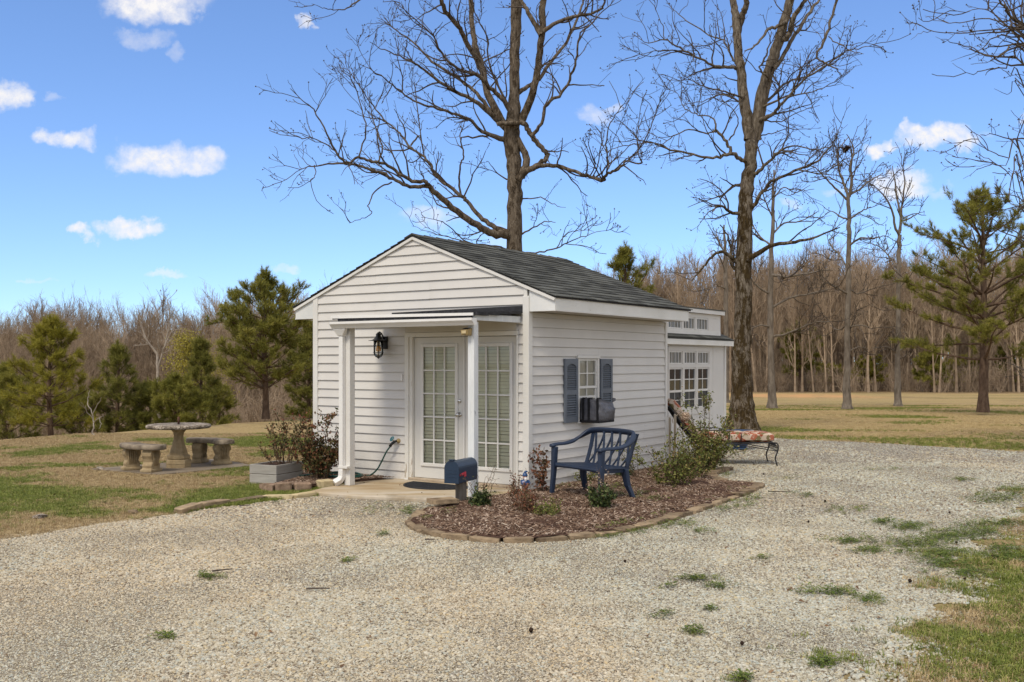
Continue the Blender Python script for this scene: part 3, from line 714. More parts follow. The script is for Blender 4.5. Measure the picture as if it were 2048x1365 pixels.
# boxed eaves
for s in (0, 1):
    def X(x): return x if s == 0 else -WID - x
    g = Geo(); x0, x1 = sorted((X(0.400), X(0.422))); g.box(x0, x1, -0.014, DEP - 0.03, 2.372, 2.534); g.build('fascia', MAT['fascia'], house)
    g = Geo(); x0, x1 = sorted((X(0.402), X(0.43))); g.box(x0, x1, -0.018, DEP - 0.03, 2.356, 2.370); g.build('fascia_lip', MAT['trim'], house)
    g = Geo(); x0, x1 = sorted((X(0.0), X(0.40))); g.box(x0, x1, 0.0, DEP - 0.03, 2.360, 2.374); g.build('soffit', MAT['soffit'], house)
    g = Geo(); q = [(X(0.03), 2.358), (X(0.42), 2.358), (X(0.42), 2.535), (X(0.03), 2.692)]
    g.prism(q, 0, 0.014); e = g.build('eave_end', MAT['bluewhite'], house); e.rotation_euler = (R(90), 0, 0); e.location = (0, -0.001, 0)
    g = Geo(); g.prism(q, 0, 0.014); e = g.build('eave_end', MAT['bluewhite'], house); e.rotation_euler = (R(90), 0, 0); e.location = (0, DEP - 0.03, 0)

# roof: two decks, shingles laid one by one on the slope in view
pit = math.atan(0.40); ROW = 0.142
ridge_z = 3.492
g = Geo()
for s in (-1, 1):
    xe = RX + s * (WID / 2 + 0.44); ze = ridge_z - 0.40 * (WID / 2 + 0.44)
    a = [(RX, -0.03, ridge_z - 0.03), (xe, -0.03, ze - 0.03), (xe, DEP + 0.02, ze - 0.03), (RX, DEP + 0.02, ridge_z - 0.03)]
    b = [(p[0], p[1], p[2] + 0.022) for p in a]
    g.hexa(a + b)
roof = g.build('roof', MAT['tar'], house)
tabs = []
for i in range(4):
    w = 0.300; gq = Geo(); r = random.Random(60 + i); l0 = 0.165; j = [r.uniform(-0.006, 0.006) for _ in range(4)]
    gq.hexa([(-w / 2, j[0], 0.004), (w / 2, j[1], 0.004), (w / 2, l0, -0.003), (-w / 2, l0, -0.003), (-w / 2, j[0], 0.014), (w / 2, j[1], 0.014), (w / 2, l0, 0.002), (-w / 2, l0, 0.002)])
    tabs.append(gq.mesh('shingle', MAT['shingle'], fix=True))
slope_len = (WID / 2 + 0.44) / math.cos(pit)
# tab axes: local x runs along the eave, local y up the slope
Rm = Matrix(((0, -math.cos(pit), math.sin(pit)), (1, 0, 0), (0, math.sin(pit), math.cos(pit)))).to_4x4()
eave_x = RX + WID / 2 + 0.455; eave_z = ridge_z - 0.40 * (WID / 2 + 0.455) - 0.008
for i in range(int(slope_len / ROW) + 1):
    s = i * ROW
    if s > slope_len - 0.05: break
    off = (0.5 if i % 2 else 0.0) * 0.305 + rnd.uniform(-0.03, 0.03)
    y = -0.05 + off - 0.305 * 0.5
    for t in range(15):
        yc = y + 0.305 * t + 0.1525
        if yc - 0.15 > DEP - 0.02: break
        y0 = max(yc - 0.150, -0.05); y1 = min(yc + 0.150, DEP + 0.045)
        if y1 - y0 < 0.05: continue
        o = bpy.data.objects.new('shingle', tabs[rnd.randrange(4)]); COL.objects.link(o); o.parent = roof
        M = Matrix.Translation((eave_x - s * math.cos(pit), (y0 + y1) / 2, eave_z + s * math.sin(pit) + rnd.uniform(0, 0.002))) @ Rm @ Matrix.Diagonal(((y1 - y0) / 0.300, 1, 1, 1))
        o.matrix_local = M
g = Geo()                                  # far slope, seen only edge on
for i in range(18):
    s = i * ROW; x = -WID - 0.455 + s * math.cos(pit); z = eave_z + s * math.sin(pit)
    c, sn = math.cos(pit), math.sin(pit)
    e = rnd.uniform(-0.008, 0.008)
    g.hexa([(x, -0.05 + e, z + 0.004), (x + 0.165 * c, -0.05 + e, z + 0.165 * sn - 0.003), (x + 0.165 * c, DEP + 0.045, z + 0.165 * sn - 0.003), (x, DEP + 0.045, z + 0.004),
            (x, -0.05 + e, z + 0.018), (x + 0.165 * c, -0.05 + e, z + 0.165 * sn + 0.004), (x + 0.165 * c, DEP + 0.045, z + 0.165 * sn + 0.004), (x, DEP + 0.045, z + 0.018)])
tag(g.build('shingle_course', MAT['shingle'], house), kind='stuff')
for t in range(15):
    y0 = -0.05 + t * 0.278; g = Geo(); lift = 0.006 if t % 2 else 0.0
    for s in (-1, 1):
        g.hexa([(RX, y0, 3.494), (RX + s * 0.14, y0, 3.442), (RX + s * 0.14, y0 + 0.30, 3.438), (RX, y0 + 0.30, 3.488),
                (RX, y0, 3.512), (RX + s * 0.14, y0, 3.456), (RX + s * 0.14, y0 + 0.30, 3.447), (RX, y0 + 0.30, 3.500)])
    g.build('ridge_shingle', MAT['shingle'], roof)

# French doors
dfr = Geo()
for (x0, x1, z0, z1, y0, y1) in ((-2.062, -1.995, 0.03, 2.115, -0.032, 0.03), (-1.995, -1.938, 0.03, 2.052, -0.012, 0.10), (-2.062, -0.138, 2.052, 2.113, -0.033, 0.03), (-0.168, -0.138, 0.03, 2.0515, -0.032, 0.10)):
    dfr.box(x0, x1, y0, y1, z0, z1)
bevel(dfr.build('door_frame', MAT['frame'], house), 0.005)
g = Geo(); g.box(-1.99, -0.168, -0.045, 0.12, 0.052, 0.083); bevel(g.build('door_sill', MAT['sill'], house), 0.006)
g = Geo(); g.hexa([(-2.06, -0.055, -0.02), (-0.16, -0.055, -0.02), (-0.16, -0.03, -0.02), (-2.06, -0.03, -0.02), (-2.06, -0.034, 0.048), (-0.16, -0.034, 0.048), (-0.16, -0.012, 0.05), (-2.06, -0.012, 0.05)])
kick = g.build('kick_board', MAT['gutter'], house); kick.location.z = 0.05 - 0.035
for x in (-0.62, -0.46, -0.34, -0.22):
    g = Geo(); g.lathe([(0.0001, 0), (0.009, 0.001), (0.007, 0.006), (0.0001, 0.007)], 10); b = g.build('screw', MAT['blackmetal'], kick); b.location = (x, -0.046, 0.015); b.rotation_euler = (R(75), 0, 0)


def door_leaf(x0, x1, gx0, gx1, knob):
    g = Geo(); z0, z1, gz0, gz1 = 0.088, 2.045, 0.262, 1.945; y0, y1 = 0.035, 0.08
    for (a, b, c, d) in ((x0, gx0, z0, z1), (gx1, x1, z0, z1), (gx0, gx1, z0, gz0), (gx0, gx1, gz1, z1)): g.box(a, b, y0, y1, c, d)
    d = g.build('door', MAT['door'], house)
    g = Geo(); w = 0.036
    for (a, b, c, e) in ((gx0 - 0.012, gx0 + w, gz0 - 0.012, gz1 + 0.012), (gx1 - w, gx1 + 0.012, gz0 - 0.012, gz1 + 0.012), (gx0 + w, gx1 - w, gz0 - 0.012, gz0 + w), (gx0 + w, gx1 - w, gz1 - w, gz1 + 0.012)): g.box(a, b, 0.014, 0.036, c, e)
    bevel(g.build('lite_frame', MAT['trim'], d), 0.006)
    X0, X1, Z0, Z1 = gx0 + w, gx1 - w, gz0 + w, gz1 - w; mw = 0.020
    g = Geo()
    for i in range(1, 3):
        x = X0 + (X1 - X0) * i / 3; g.box(x - mw / 2, x + mw / 2, 0.020, 0.034, Z0, Z1)
    for j in range(1, 5):
        z = Z0 + (Z1 - Z0) * j / 5; g.box(X0, X1, 0.0225, 0.033, z - mw / 2, z + mw / 2)
    g.build('muntin', MAT['trim'], d)
    pm = None
    for i in range(3):
        for j in range(5):
            a = X0 + (X1 - X0) * i / 3; b = X0 + (X1 - X0) * (i + 1) / 3; c = Z0 + (Z1 - Z0) * j / 5; e = Z0 + (Z1 - Z0) * (j + 1) / 5
            if pm is None:
                q = Geo(); q.add([(0, 0, 0), (b - a, 0, 0), (b - a, 0, e - c), (0, 0, e - c)], [(0, 1, 2, 3)]); pm = q.mesh('pane', MAT['glass'])
            link('pane', pm, d, (a, 0.040, c))
    g = Geo(); n = int((gz1 - gz0) / 0.047)
    for i in range(n):
        z = gz0 + 0.01 + i * 0.047; sag = 0.0 if i > 9 else rnd.uniform(-0.004, 0.004)
        hh = 0.041 if i < 17 else 0.0445
        g.hexa([(gx0, 0.056, z + sag), (gx1, 0.056, z - sag), (gx1, 0.074, z + hh - sag), (gx0, 0.074, z + hh + sag), (gx0, 0.0575, z + sag), (gx1, 0.0575, z - sag), (gx1, 0.0755, z + hh - sag), (gx0, 0.0755, z + hh + sag)])
    tag(g.build('blind_slats', MAT['blind'], d), kind='stuff')
    if knob:
        g = Geo(); g.lathe([(0.0001, 0), (0.034, 0), (0.034, 0.006), (0.014, 0.010), (0.012, 0.035), (0.026, 0.045), (0.030, 0.058), (0.024, 0.072), (0.0001, 0.076)], 20)
        k = g.build('door_knob', MAT['steel'], d, True); k.rotation_euler = (R(90), 0, 0); k.location = (x1 - 0.07, 0.035, 0.985)
        g = Geo(); g.lathe([(0.0001, 0), (0.028, 0), (0.028, 0.012), (0.020, 0.018), (0.0001, 0.019)], 20)
        k = g.build('deadbolt', MAT['steel'], d, True); k.rotation_euler = (R(90), 0, 0); k.location = (x1 - 0.07, 0.035, 1.17)
    return d


door_leaf(-1.932, -1.068, -1.80, -1.172, True)
door_leaf(-1.040, -0.170, -0.915, -0.268, False)
g = Geo(); g.box(-1.066, -1.042, 0.012, 0.082, 0.088, 2.045); bevel(g.build('astragal', MAT['trim'], house), 0.006)
g = Geo(); g.box(-2.02, -0.15, 0.122, 0.128, 0.03, 2.09); g.build('door_backing', MAT['oldslab'], house)  # dark sheet standing in for the unlit room seen between blind slats
g = Geo(); g.box(-2.13, -2.10, -0.040, -0.016, 1.44, 1.53); bevel(g.build('doorbell', MAT['gutter'], house), 0.004)

# porch: two posts, a nearly flat roof, gutter and downspout
def post(cx, cy, name, mat, w=0.095, z1=2.20):
    g = Geo(); g.box(cx - w / 2, cx + w / 2, cy - w / 2, cy + w / 2, 0.051, z1)
    return bevel(g.build(name, mat, house), 0.005)
pr = post(-0.185, -0.95, 'porch_post', MAT['wash'])
pl = post(-2.232, -0.965, 'porch_post', MAT['trim'], 0.10)
def roofz(y): return 2.362 + (y + 0.0) * 0.05
g = Geo(); g.hexa([(-2.46, -1.06, roofz(-1.06) - 0.035), (-0.085, -1.06, roofz(-1.06) - 0.035), (-0.085, -0.022, roofz(0) - 0.03), (-2.46, -0.022, roofz(0) - 0.03), (-2.46, -1.06, roofz(-1.06)), (-0.085, -1.06, roofz(-1.06)), (-0.085, -0.022, roofz(0)), (-2.46, -0.022, roofz(0))])
proof = g.build('porch_roof', MAT['tar'], house)
g = Geo(); g.hexa([(-2.475, -1.075, 2.288), (-0.098, -1.075, 2.270), (-0.098, -1.061, 2.270), (-2.475, -1.061, 2.288), (-2.475, -1.075, 2.330), (-0.098, -1.075, 2.304), (-0.098, -1.061, 2.304), (-2.475, -1.061, 2.330)]); g.build('drip_edge', MAT['gutter'], proof)
for i in range(4):                          # curled felt along the open end
    y = -1.05 + i * 0.25; g = Geo(); d = rnd.uniform(0.0, 0.012)
    g.box(-0.09, -0.062 + d, y, y + 0.245, roofz(y) - 0.024 - d, roofz(y) + 0.010); g.build('roofing_felt', MAT['tar'], proof)
g = Geo(); g.hexa([(-2.30, -0.030, 2.36), (-0.064, -0.030, 2.34), (-0.064, -0.021, 2.34), (-2.30, -0.021, 2.36), (-2.30, -0.030, 2.405), (-0.064, -0.030, 2.435), (-0.064, -0.021, 2.435), (-2.30, -0.021, 2.405)]); g.build('wall_flashing', MAT['tar'], proof)
g = Geo(); g.box(-0.138, -0.098, -1.02, -0.03, 2.215, 2.295); g.build('rake_beam', MAT['wash'], proof)
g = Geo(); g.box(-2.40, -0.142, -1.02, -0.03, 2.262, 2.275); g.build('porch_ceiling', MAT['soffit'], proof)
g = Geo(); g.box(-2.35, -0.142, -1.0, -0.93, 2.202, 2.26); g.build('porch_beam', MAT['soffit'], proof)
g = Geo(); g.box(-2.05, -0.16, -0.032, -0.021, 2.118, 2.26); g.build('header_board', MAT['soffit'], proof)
g = Geo(); g.box(-3.04, -2.16, -0.034, -0.021, 2.205, 2.228); g.build('wall_strip', MAT['gutter'], proof)
# K-style gutter
prof = [(0.0, 0.0), (-0.055, 0.0), (-0.075, 0.028), (-0.105, 0.058), (-0.105, 0.088), (-0.098, 0.088), (-0.098, 0.064), (-0.07, 0.034), (-0.05, 0.006), (-0.004, 0.006), (-0.004, 0.085), (0.0, 0.085)]
g = Geo(); n = len(prof); x0, x1 = -2.40, -0.04
V = [(x0, p[0], p[1]) for p in prof] + [(x1, p[0], p[1]) for p in prof]
g.add(V, [(i, (i + 1) % n, n + (i + 1) % n, n + i) for i in range(n)])
for xe in (x0, x1):
    cap = [(-0.0, 0.0), (-0.055, 0.0), (-0.075, 0.028), (-0.105, 0.058), (-0.105, 0.088), (0, 0.086)]
    pts = [(xe - 0.002, p[0], p[1]) for p in cap] + [(xe + 0.004, p[0], p[1]) for p in cap]
    g.add(pts, [(i, (i + 1) % 6, 6 + (i + 1) % 6, 6 + i) for i in range(6)], [(0, 1, 2), (0, 2, 3), (0, 3, 4), (0, 4, 5), (6, 8, 7), (6, 9, 8), (6, 10, 9), (6, 11, 10)])
gut = g.build('gutter', MAT['gutter'], house); gut.location = (0, -1.076, 2.150)
g = Geo(); g.box(-2.36, -0.13, -1.060, -1.045, 2.16, 2.29); g.build('porch_fascia', MAT['tar'], proof)  # black board added so the gap above the gutter reads as shade
# downspout: funnel outlet, square pipe, strap and elbow
ds = Geo(); cx, cy = -2.29, -1.045
sq = np.array([(1, 1), (-1, 1), (-1, -1), (1, -1)], float) * 0.036
def pipe(P): ds.tube(np.array(P), 1.0, prof=sq, cap=True)
ds.hexa([(cx - 0.045, cy - 0.045, 2.05), (cx + 0.045, cy - 0.045, 2.05), (cx + 0.045, cy + 0.035, 2.05), (cx - 0.045, cy + 0.035, 2.05), (cx - 0.10, cy - 0.085, 2.148), (cx + 0.13, cy - 0.085, 2.148), (cx + 0.13, cy - 0.035, 2.148), (cx - 0.10, cy - 0.035, 2.148)])
ds.box(cx - 0.036, cx + 0.036, cy - 0.036, cy + 0.028, 0.245, 2.055)
dsp = bevel(ds.build('downspout', MAT['gutter'], house), 0.008)
g = Geo(); P = [(cx, cy - 0.004, 0.26), (cx, cy - 0.006, 0.17), (cx - 0.012, cy - 0.03, 0.125), (cx - 0.05, cy - 0.10, 0.085)]
g.tube(np.array(P), 1.0, prof=sq * 1.06, cap=True); bevel(g.build('elbow', MAT['gutter'], dsp), 0.006)
g = Geo(); g.box(cx - 0.042, -2.165, cy - 0.043, cy + 0.03, 0.285, 0.312); g.build('strap', MAT['trim'], dsp)

# window in the long wall: casing, sashes, panes, grey blind, two louvred shutters
win = Geo(); Y0, Y1, Z0, Z1 = 1.222, 1.838, 0.862, 1.80
for (y0, y1, z0, z1, x1) in ((Y0, Y0 + 0.05, Z0, 1.752, 0.032), (Y1 - 0.05, Y1, Z0, 1.752, 0.032), (Y0 - 0.012, Y1 + 0.012, 1.753, Z1, 0.044), (Y0 - 0.014, Y1 + 0.014, 0.845, Z0 - 0.001, 0.04)): win.box(-0.018, x1, y0, y1, z0, z1)
win_o = bevel(win.build('window', MAT['trim'], house), 0.004)
g = Geo()
for (y0, y1, z0, z1) in ((1.273, 1.300, 1.366, 1.750), (1.760, 1.787, 1.366, 1.750), (1.273, 1.787, 1.330, 1.365), (1.301, 1.759, 1.722, 1.750)): g.box(-0.010, 0.016, y0, y1, z0, z1)
g.build('sash', MAT['trim'], win_o)
g = Geo()
for (y0, y1, z0, z1) in ((1.273, 1.300, 0.862, 1.328), (1.760, 1.787, 0.862, 1.328), (1.301, 1.759, 1.19, 1.225)): g.box(-0.016, 0.004, y0, y1, z0, z1)
g.build('sash', MAT['trim'], win_o)
g = Geo(); g.box(-0.006, 0.010, 1.522, 1.538, 1.366, 1.721); g.box(-0.004, 0.009, 1.301, 1.759, 1.535, 1.551); g.box(-0.014, -0.002, 1.522, 1.538, 1.226, 1.329); g.build('muntin', MAT['trim'], win_o)
q = Geo(); q.add([(0, 0, 0), (0, 0.222, 0), (0, 0.222, 0.17), (0, 0, 0.17)], [(0, 1, 2, 3)]); pm = q.mesh('pane', MAT['glass'])
for y in (1.301, 1.538):
    for z in (1.366, 1.551): link('pane', pm, win_o, (-0.006, y, z))
    link('pane', pm, win_o, (-0.013, y, 1.226), None, (1, 1, 0.6))
g = Geo()
for i in range(18):
    z = 0.87 + i * 0.0495; g.hexa([(-0.035, 1.28, z), (-0.035, 1.78, z), (-0.045, 1.78, z + 0.048), (-0.045, 1.28, z + 0.048), (-0.037, 1.28, z), (-0.037, 1.78, z), (-0.047, 1.78, z + 0.048), (-0.047, 1.28, z + 0.048)])
tag(g.build('blind_slats', MAT['greyblind'], win_o), kind='stuff')


def shutter(y0, y1):
    z0, z1 = 0.868, 1.748; s = 0.052; g = Geo(); zm = 1.285
    X0, X1 = 0.021, 0.050
    for (a, b, c, d) in ((y0, y0 + s, z0, z1), (y1 - s, y1, z0, z1), (y0 + s, y1 - s, z0, z0 + 0.075), (y0 + s, y1 - s, zm - 0.035, zm + 0.035)): g.box(X0, X1, a, b, c, d)
    # arched top rail
    n = 8; a0, a1 = y0 + s, y1 - s; V = []; 
    for i in range(n + 1):
        t = i / n; yy = a0 + (a1 - a0) * t; zz = z1 - 0.105 + 0.035 * math.sin(math.pi * t)
        V += [(X0, yy, zz), (X1, yy, zz), (X1, yy, z1), (X0, yy, z1)]
    Q = []
    for i in range(n):
        k = i * 4; Q += [(k, k + 4, k + 5, k + 1), (k + 1, k + 5, k + 6, k + 2), (k + 2, k + 6, k + 7, k + 3), (k + 3, k + 7, k + 4, k)]
    g.add(V, Q)
    sh = g.build('shutter', MAT['shutter'], house)
    g = Geo(); g.box(0.0205, 0.026, y0 + 0.01, y1 - 0.01, z0 + 0.01, z1 - 0.01); g.build('backing', MAT['shutter'], sh)
    lm = None
    for (a, b) in ((z0 + 0.078, zm - 0.04), (zm + 0.04, z1 - 0.08)):
        k = int((b - a) / 0.030)
        for i in range(k):
            z = a + (b - a) * i / k
            if lm is None:
                q = Geo(); q.hexa([(0.044, 0, 0), (0.044, y1 - y0 - 2 * s, 0), (0.0265, y1 - y0 - 2 * s, 0.017), (0.0265, 0, 0.017), (0.046, 0, 0.006), (0.046, y1 - y0 - 2 * s, 0.006), (0.0265, y1 - y0 - 2 * s, 0.024), (0.0265, 0, 0.024)])
                lm = q.mesh('louver', MAT['shutter'], fix=True)
            link('louver', lm, sh, (0, y0 + s, z))
shutter(0.852, 1.205)
shutter(1.856, 2.205)

# ------------------------------------------------------------------ the cabin behind it
CB = H(-0.6, 6.3)
cabin = thing('cabin', 'grey white cabin with clerestory dormer joined behind the little house', 'house', CB, HROT)
CW = -3.2                                   # its far side
g = Geo(); g.prism([(CW, -1.9), (-0.03, -1.9), (-0.03, 1.76), (CW, 1.76)], 0.0, 2.10)
g.build('wall', MAT['siding'], cabin)
def cbox(name, mat, b, parent=cabin, bev=0.0):
    g = Geo(); g.box(*b); o = g.build(name, mat, parent)
    if bev: bevel(o, bev)
    return o
WN = [(-0.81, -0.26), (-0.17, 0.34), (0.43, 0.95)]
# wall sheets between the openings
for (y0, y1, z0, z1) in ((-1.9, -0.86, 0, 2.1), (-0.86, 1.0, 0, 0.73), (1.0, 1.155, 0, 2.1), (1.165, 1.71, 0, 2.1), (-0.86, 1.0, 1.99, 2.1)):
    cbox('wall_panel', MAT['siding'], (-0.028, 0.0, y0, y1, z0, z1))
cbox('corner_trim', MAT['trim'], (-0.05, 0.018, 1.712, 1.785, 0, 2.1))
cbox('window_apron', MAT['siding'], (-0.029, 0.014, -0.86, 0.999, 0.731, 0.842))
cbox('window_header', MAT['siding'], (-0.029, 0.014, -0.86, 0.999, 1.905, 1.989))
cbox('window_mullion', MAT['siding'], (-0.029, 0.014, -0.86, 0.999, 1.60, 1.665))
for y0, y1 in ((-0.86, -0.815), (-0.255, -0.175), (0.345, 0.425), (0.955, 0.999)):
    cbox('window_mullion', MAT['siding'], (-0.029, 0.014, y0, y1, 0.843, 1.599)); cbox('window_mullion', MAT['siding'], (-0.029, 0.014, y0, y1, 1.666, 1.904))


def cab_window(y0, y1, z0, z1, kind, x=0.0):
    g = Geo(); w = 0.022
    for (a, b, c, d) in ((y0, y0 + w, z0, z1), (y1 - w, y1, z0, z1), (y0 + w, y1 - w, z0, z0 + w), (y0 + w, y1 - w, z1 - w, z1)): g.box(x - 0.026, x + 0.002, a, b, c, d)
    o = g.build('window', MAT['trim'], cabin)
    def pane(a, b, c, d, m): 
        q = Geo(); q.box(x - 0.027, x - 0.018, a, b, c, d); q.build('pane', MAT[m], o)
    if kind == 'double':
        zm = z0 + (z1 - z0) * 0.44
        pane(y0 + w, y1 - w, z0 + w, zm - 0.02, 'screen'); pane(y0 + w, y1 - w, zm + 0.02, z1 - w, 'darkglass')
        g = Geo(); g.box(x - 0.024, x + 0.006, y0 + w, y1 - w, zm - 0.019, zm + 0.019); g.build('sash', MAT['trim'], o)
        g = Geo(); ym = (y0 + y1) / 2; g.box(x - 0.017, x - 0.010, ym - 0.009, ym + 0.009, zm + 0.02, z1 - w); zz = (zm + z1) / 2; g.box(x - 0.0165, x - 0.0105, y0 + w, y1 - w, zz - 0.009, zz + 0.009)
        g.box(x - 0.0175, x - 0.016, ym - 0.006, ym + 0.006, z0 + w, zm - 0.02); g.box(x - 0.0176, x - 0.0165, y0 + w, y1 - w, z0 + (zm - z0) * 0.5 - 0.006, z0 + (zm - z0) * 0.5 + 0.006); g.build('muntin', MAT['trim'], o)
    else:
        pane(y0 + w, y1 - w, z0 + w, z1 - w, 'darkglass')
        for k in (1, 2, 3):
            g = Geo(); ym = y0 + (y1 - y0) * k / 4; g.box(x - 0.017, x - 0.010, ym - 0.007, ym + 0.007, z0 + w, z1 - w); g.build('muntin', MAT['trim'], o)
        g = Geo()
        for k in range(4):
            ym = y0 + (y1 - y0) * (k + 0.5 + rnd.uniform(-0.1, 0.1)) / 4; hw = rnd.uniform(0.02, 0.045); g.box(x - 0.0178, x - 0.0172, ym - hw, ym + hw, z0 + w, z1 - w)
        g.build('curtain', MAT['curtain'], o)
for (y0, y1) in WN:
    cab_window(y0, y1, 0.846, 1.596, 'double'); cab_window(y0, y1, 1.668, 1.902, 'transom')
# roof with its dormer
g = Geo(); ex, ez = 0.13, 2.135
g.hexa([(ex, -1.9, ez - 0.015), (ex, 1.93, ez - 0.015), (-1.6, 1.93, ez + 0.70 - 0.015), (-1.6, -1.9, ez + 0.70 - 0.015), (ex, -1.9, ez + 0.012), (ex, 1.93, ez + 0.012), (-1.6, 1.93, ez + 0.712), (-1.6, -1.9, ez + 0.712)])
g.hexa([(CW - 0.13, -1.9, ez - 0.015), (-1.6, -1.9, ez + 0.685), (-1.6, 1.93, ez + 0.685), (CW - 0.13, 1.93, ez - 0.015), (CW - 0.13, -1.9, ez + 0.012), (-1.6, -1.9, ez + 0.712), (-1.6, 1.93, ez + 0.712), (CW - 0.13, 1.93, ez + 0.012)])
croof = g.build('roof', MAT['shingle'], cabin)
q = Geo(); q.hexa([(0.0, -0.15, 0.003), (0.0, 0.15, 0.003), (-0.16, 0.15, 0.062), (-0.16, -0.15, 0.062), (0.0, -0.15, 0.013), (0.0, 0.15, 0.013), (-0.16, 0.15, 0.068), (-0.16, -0.15, 0.068)]); cm_ = q.mesh('shingle', MAT['shingle'], fix=True)
for i in range(4):
    for j in range(13):
        y = -1.76 + j * 0.305 + (0.15 if i % 2 else 0)
        if y + 0.15 > 1.95: continue
        if i > 0 and y + 0.15 < 1.45 and i > 1: continue
        link('shingle', cm_, croof, (ex + 0.012 - i * 0.14, y, ez + 0.014 + i * 0.0567), None, (1, 0.985, 1))
cbox('fascia', MAT['fascia'], (ex - 0.03, ex - 0.004, -1.9, 1.91, 2.02, 2.118))
cbox('soffit', MAT['soffit'], (-0.03, ex - 0.031, -1.9, 1.9, 2.101, 2.112))
g = Geo(); g.prism([(0.10, 2.03), (ex - 0.004, 2.03), (ex - 0.004, 2.115), (-1.6, 2.815), (CW - 0.1, 2.115), (CW - 0.1, 2.10), (-0.02, 2.10)], 0, 0.02); e = g.build('gable_end', MAT['siding'], cabin); e.rotation_euler = (R(90), 0, 0); e.location = (0, 1.79, 0)
DX = -0.02
g = Geo(); g.hexa([(-1.6, -1.9, 2.2), (DX - 0.03, -1.9, 2.2), (DX - 0.03, 1.555, 2.2), (-1.6, 1.555, 2.2), (-1.6, -1.9, 2.80), (DX - 0.03, -1.9, 2.62), (DX - 0.03, 1.555, 2.62), (-1.6, 1.555, 2.80)]); dorm = g.build('dormer', MAT['siding'], cabin)
cbox('dormer_trim', MAT['trim'], (DX - 0.029, DX + 0.012, -1.9, 1.56, 2.215, 2.305)); cbox('dormer_trim', MAT['siding'], (DX - 0.029, DX + 0.008, -1.9, 1.56, 2.54, 2.62))
for y0, y1 in ((-1.9, -0.82), (-0.25, -0.18), (0.35, 0.42), (0.96, 1.56)): cbox('dormer_trim', MAT['siding'], (DX - 0.029, DX + 0.009, y0, y1, 2.306, 2.539))
for (y0, y1) in WN: cab_window(y0, y1, 2.308, 2.537, 'transom', DX)
g = Geo(); g.hexa([(-1.7, -1.9, 2.80), (DX + 0.07, -1.9, 2.625), (DX + 0.07, 1.64, 2.625), (-1.7, 1.64, 2.80), (-1.7, -1.9, 2.875), (DX + 0.07, -1.9, 2.70), (DX + 0.07, 1.64, 2.70), (-1.7, 1.64, 2.875)]); g.build('dormer_fascia', MAT['trim'], cabin)
g = Geo(); g.hexa([(-1.7, -1.9, 2.877), (DX + 0.085, -1.9, 2.702), (DX + 0.085, 1.66, 2.702), (-1.7, 1.66, 2.877), (-1.7, -1.9, 2.895), (DX + 0.085, -1.9, 2.72), (DX + 0.085, 1.66, 2.72), (-1.7, 1.66, 2.895)]); g.build('dormer_roof', MAT['shingle'], cabin)

# ------------------------------------------------------------------ things about the house
# wall lantern
lan = thing('wall_lantern', 'black caged wall lantern with amber bulb beside the door', 'lantern', H(-2.43, -0.022, 1.98), HROT)
g = Geo(); g.box(-0.052, 0.052, -0.03, 0.0, -0.09, 0.085); bevel(g.build('back_plate', MAT['blackmetal'], lan), 0.006)
g = Geo(); P = [(0, -0.028, 0.05), (0, -0.05, 0.09), (0, -0.09, 0.135), (0, -0.125, 0.15), (0, -0.14, 0.135)]; g.tube(P, 0.011, 8, True); g.build('arm', MAT['blackmetal'], lan, True)
C = (0, -0.145, 0)
g = Geo(); g.lathe([(0.0001, 0.145), (0.018, 0.143), (0.020, 0.13), (0.036, 0.126), (0.036, 0.09), (0.046, 0.086), (0.055, 0.06), (0.078, 0.045), (0.098, 0.035), (0.142, 0.029), (0.142, 0.025), (0.095, 0.028), (0.07, 0.02), (0.0001, 0.02)], 28, C); g.build('shade', MAT['blackmetal'], lan, True)
g = Geo(); g.lathe([(0.0001, 0.02), (0.022, 0.02), (0.022, -0.035), (0.0001, -0.036)], 14, C); g.build('socket', MAT['bronze'], lan, True)
g = Geo(); g.lathe([(0.014, -0.033), (0.018, -0.045), (0.036, -0.075), (0.040, -0.095), (0.034, -0.118), (0.0001, -0.135)], 20, C); g.build('bulb', MAT['bulb'], lan, True)
g = Geo(); g.lathe([(0.066, 0.028), (0.068, -0.15), (0.055, -0.18), (0.03, -0.2), (0.0001, -0.205)], 24, C); g.build('glass', MAT['glass'], lan, True)
g = Geo()
for k in range(6):
    a = k * math.pi / 3 + 0.26; q = [(0.072, 0.03), (0.073, -0.05), (0.073, -0.145), (0.066, -0.175), (0.045, -0.2), (0.015, -0.212)]
    g.tube([(C[0] + r_ * math.cos(a), C[1] + r_ * math.sin(a), z) for r_, z in q], 0.0042, 5)
for z in (-0.045, -0.145):
    g.tube([(C[0] + 0.074 * math.cos(a), C[1] + 0.074 * math.sin(a), z) for a in np.linspace(0, 2 * math.pi, 25)], 0.0042, 5)
g.lathe([(0.0001, -0.2), (0.02, -0.205), (0.02, -0.214), (0.008, -0.225), (0.0001, -0.235)], 10, C)
g.build('cage', MAT['blackmetal'], lan, True)

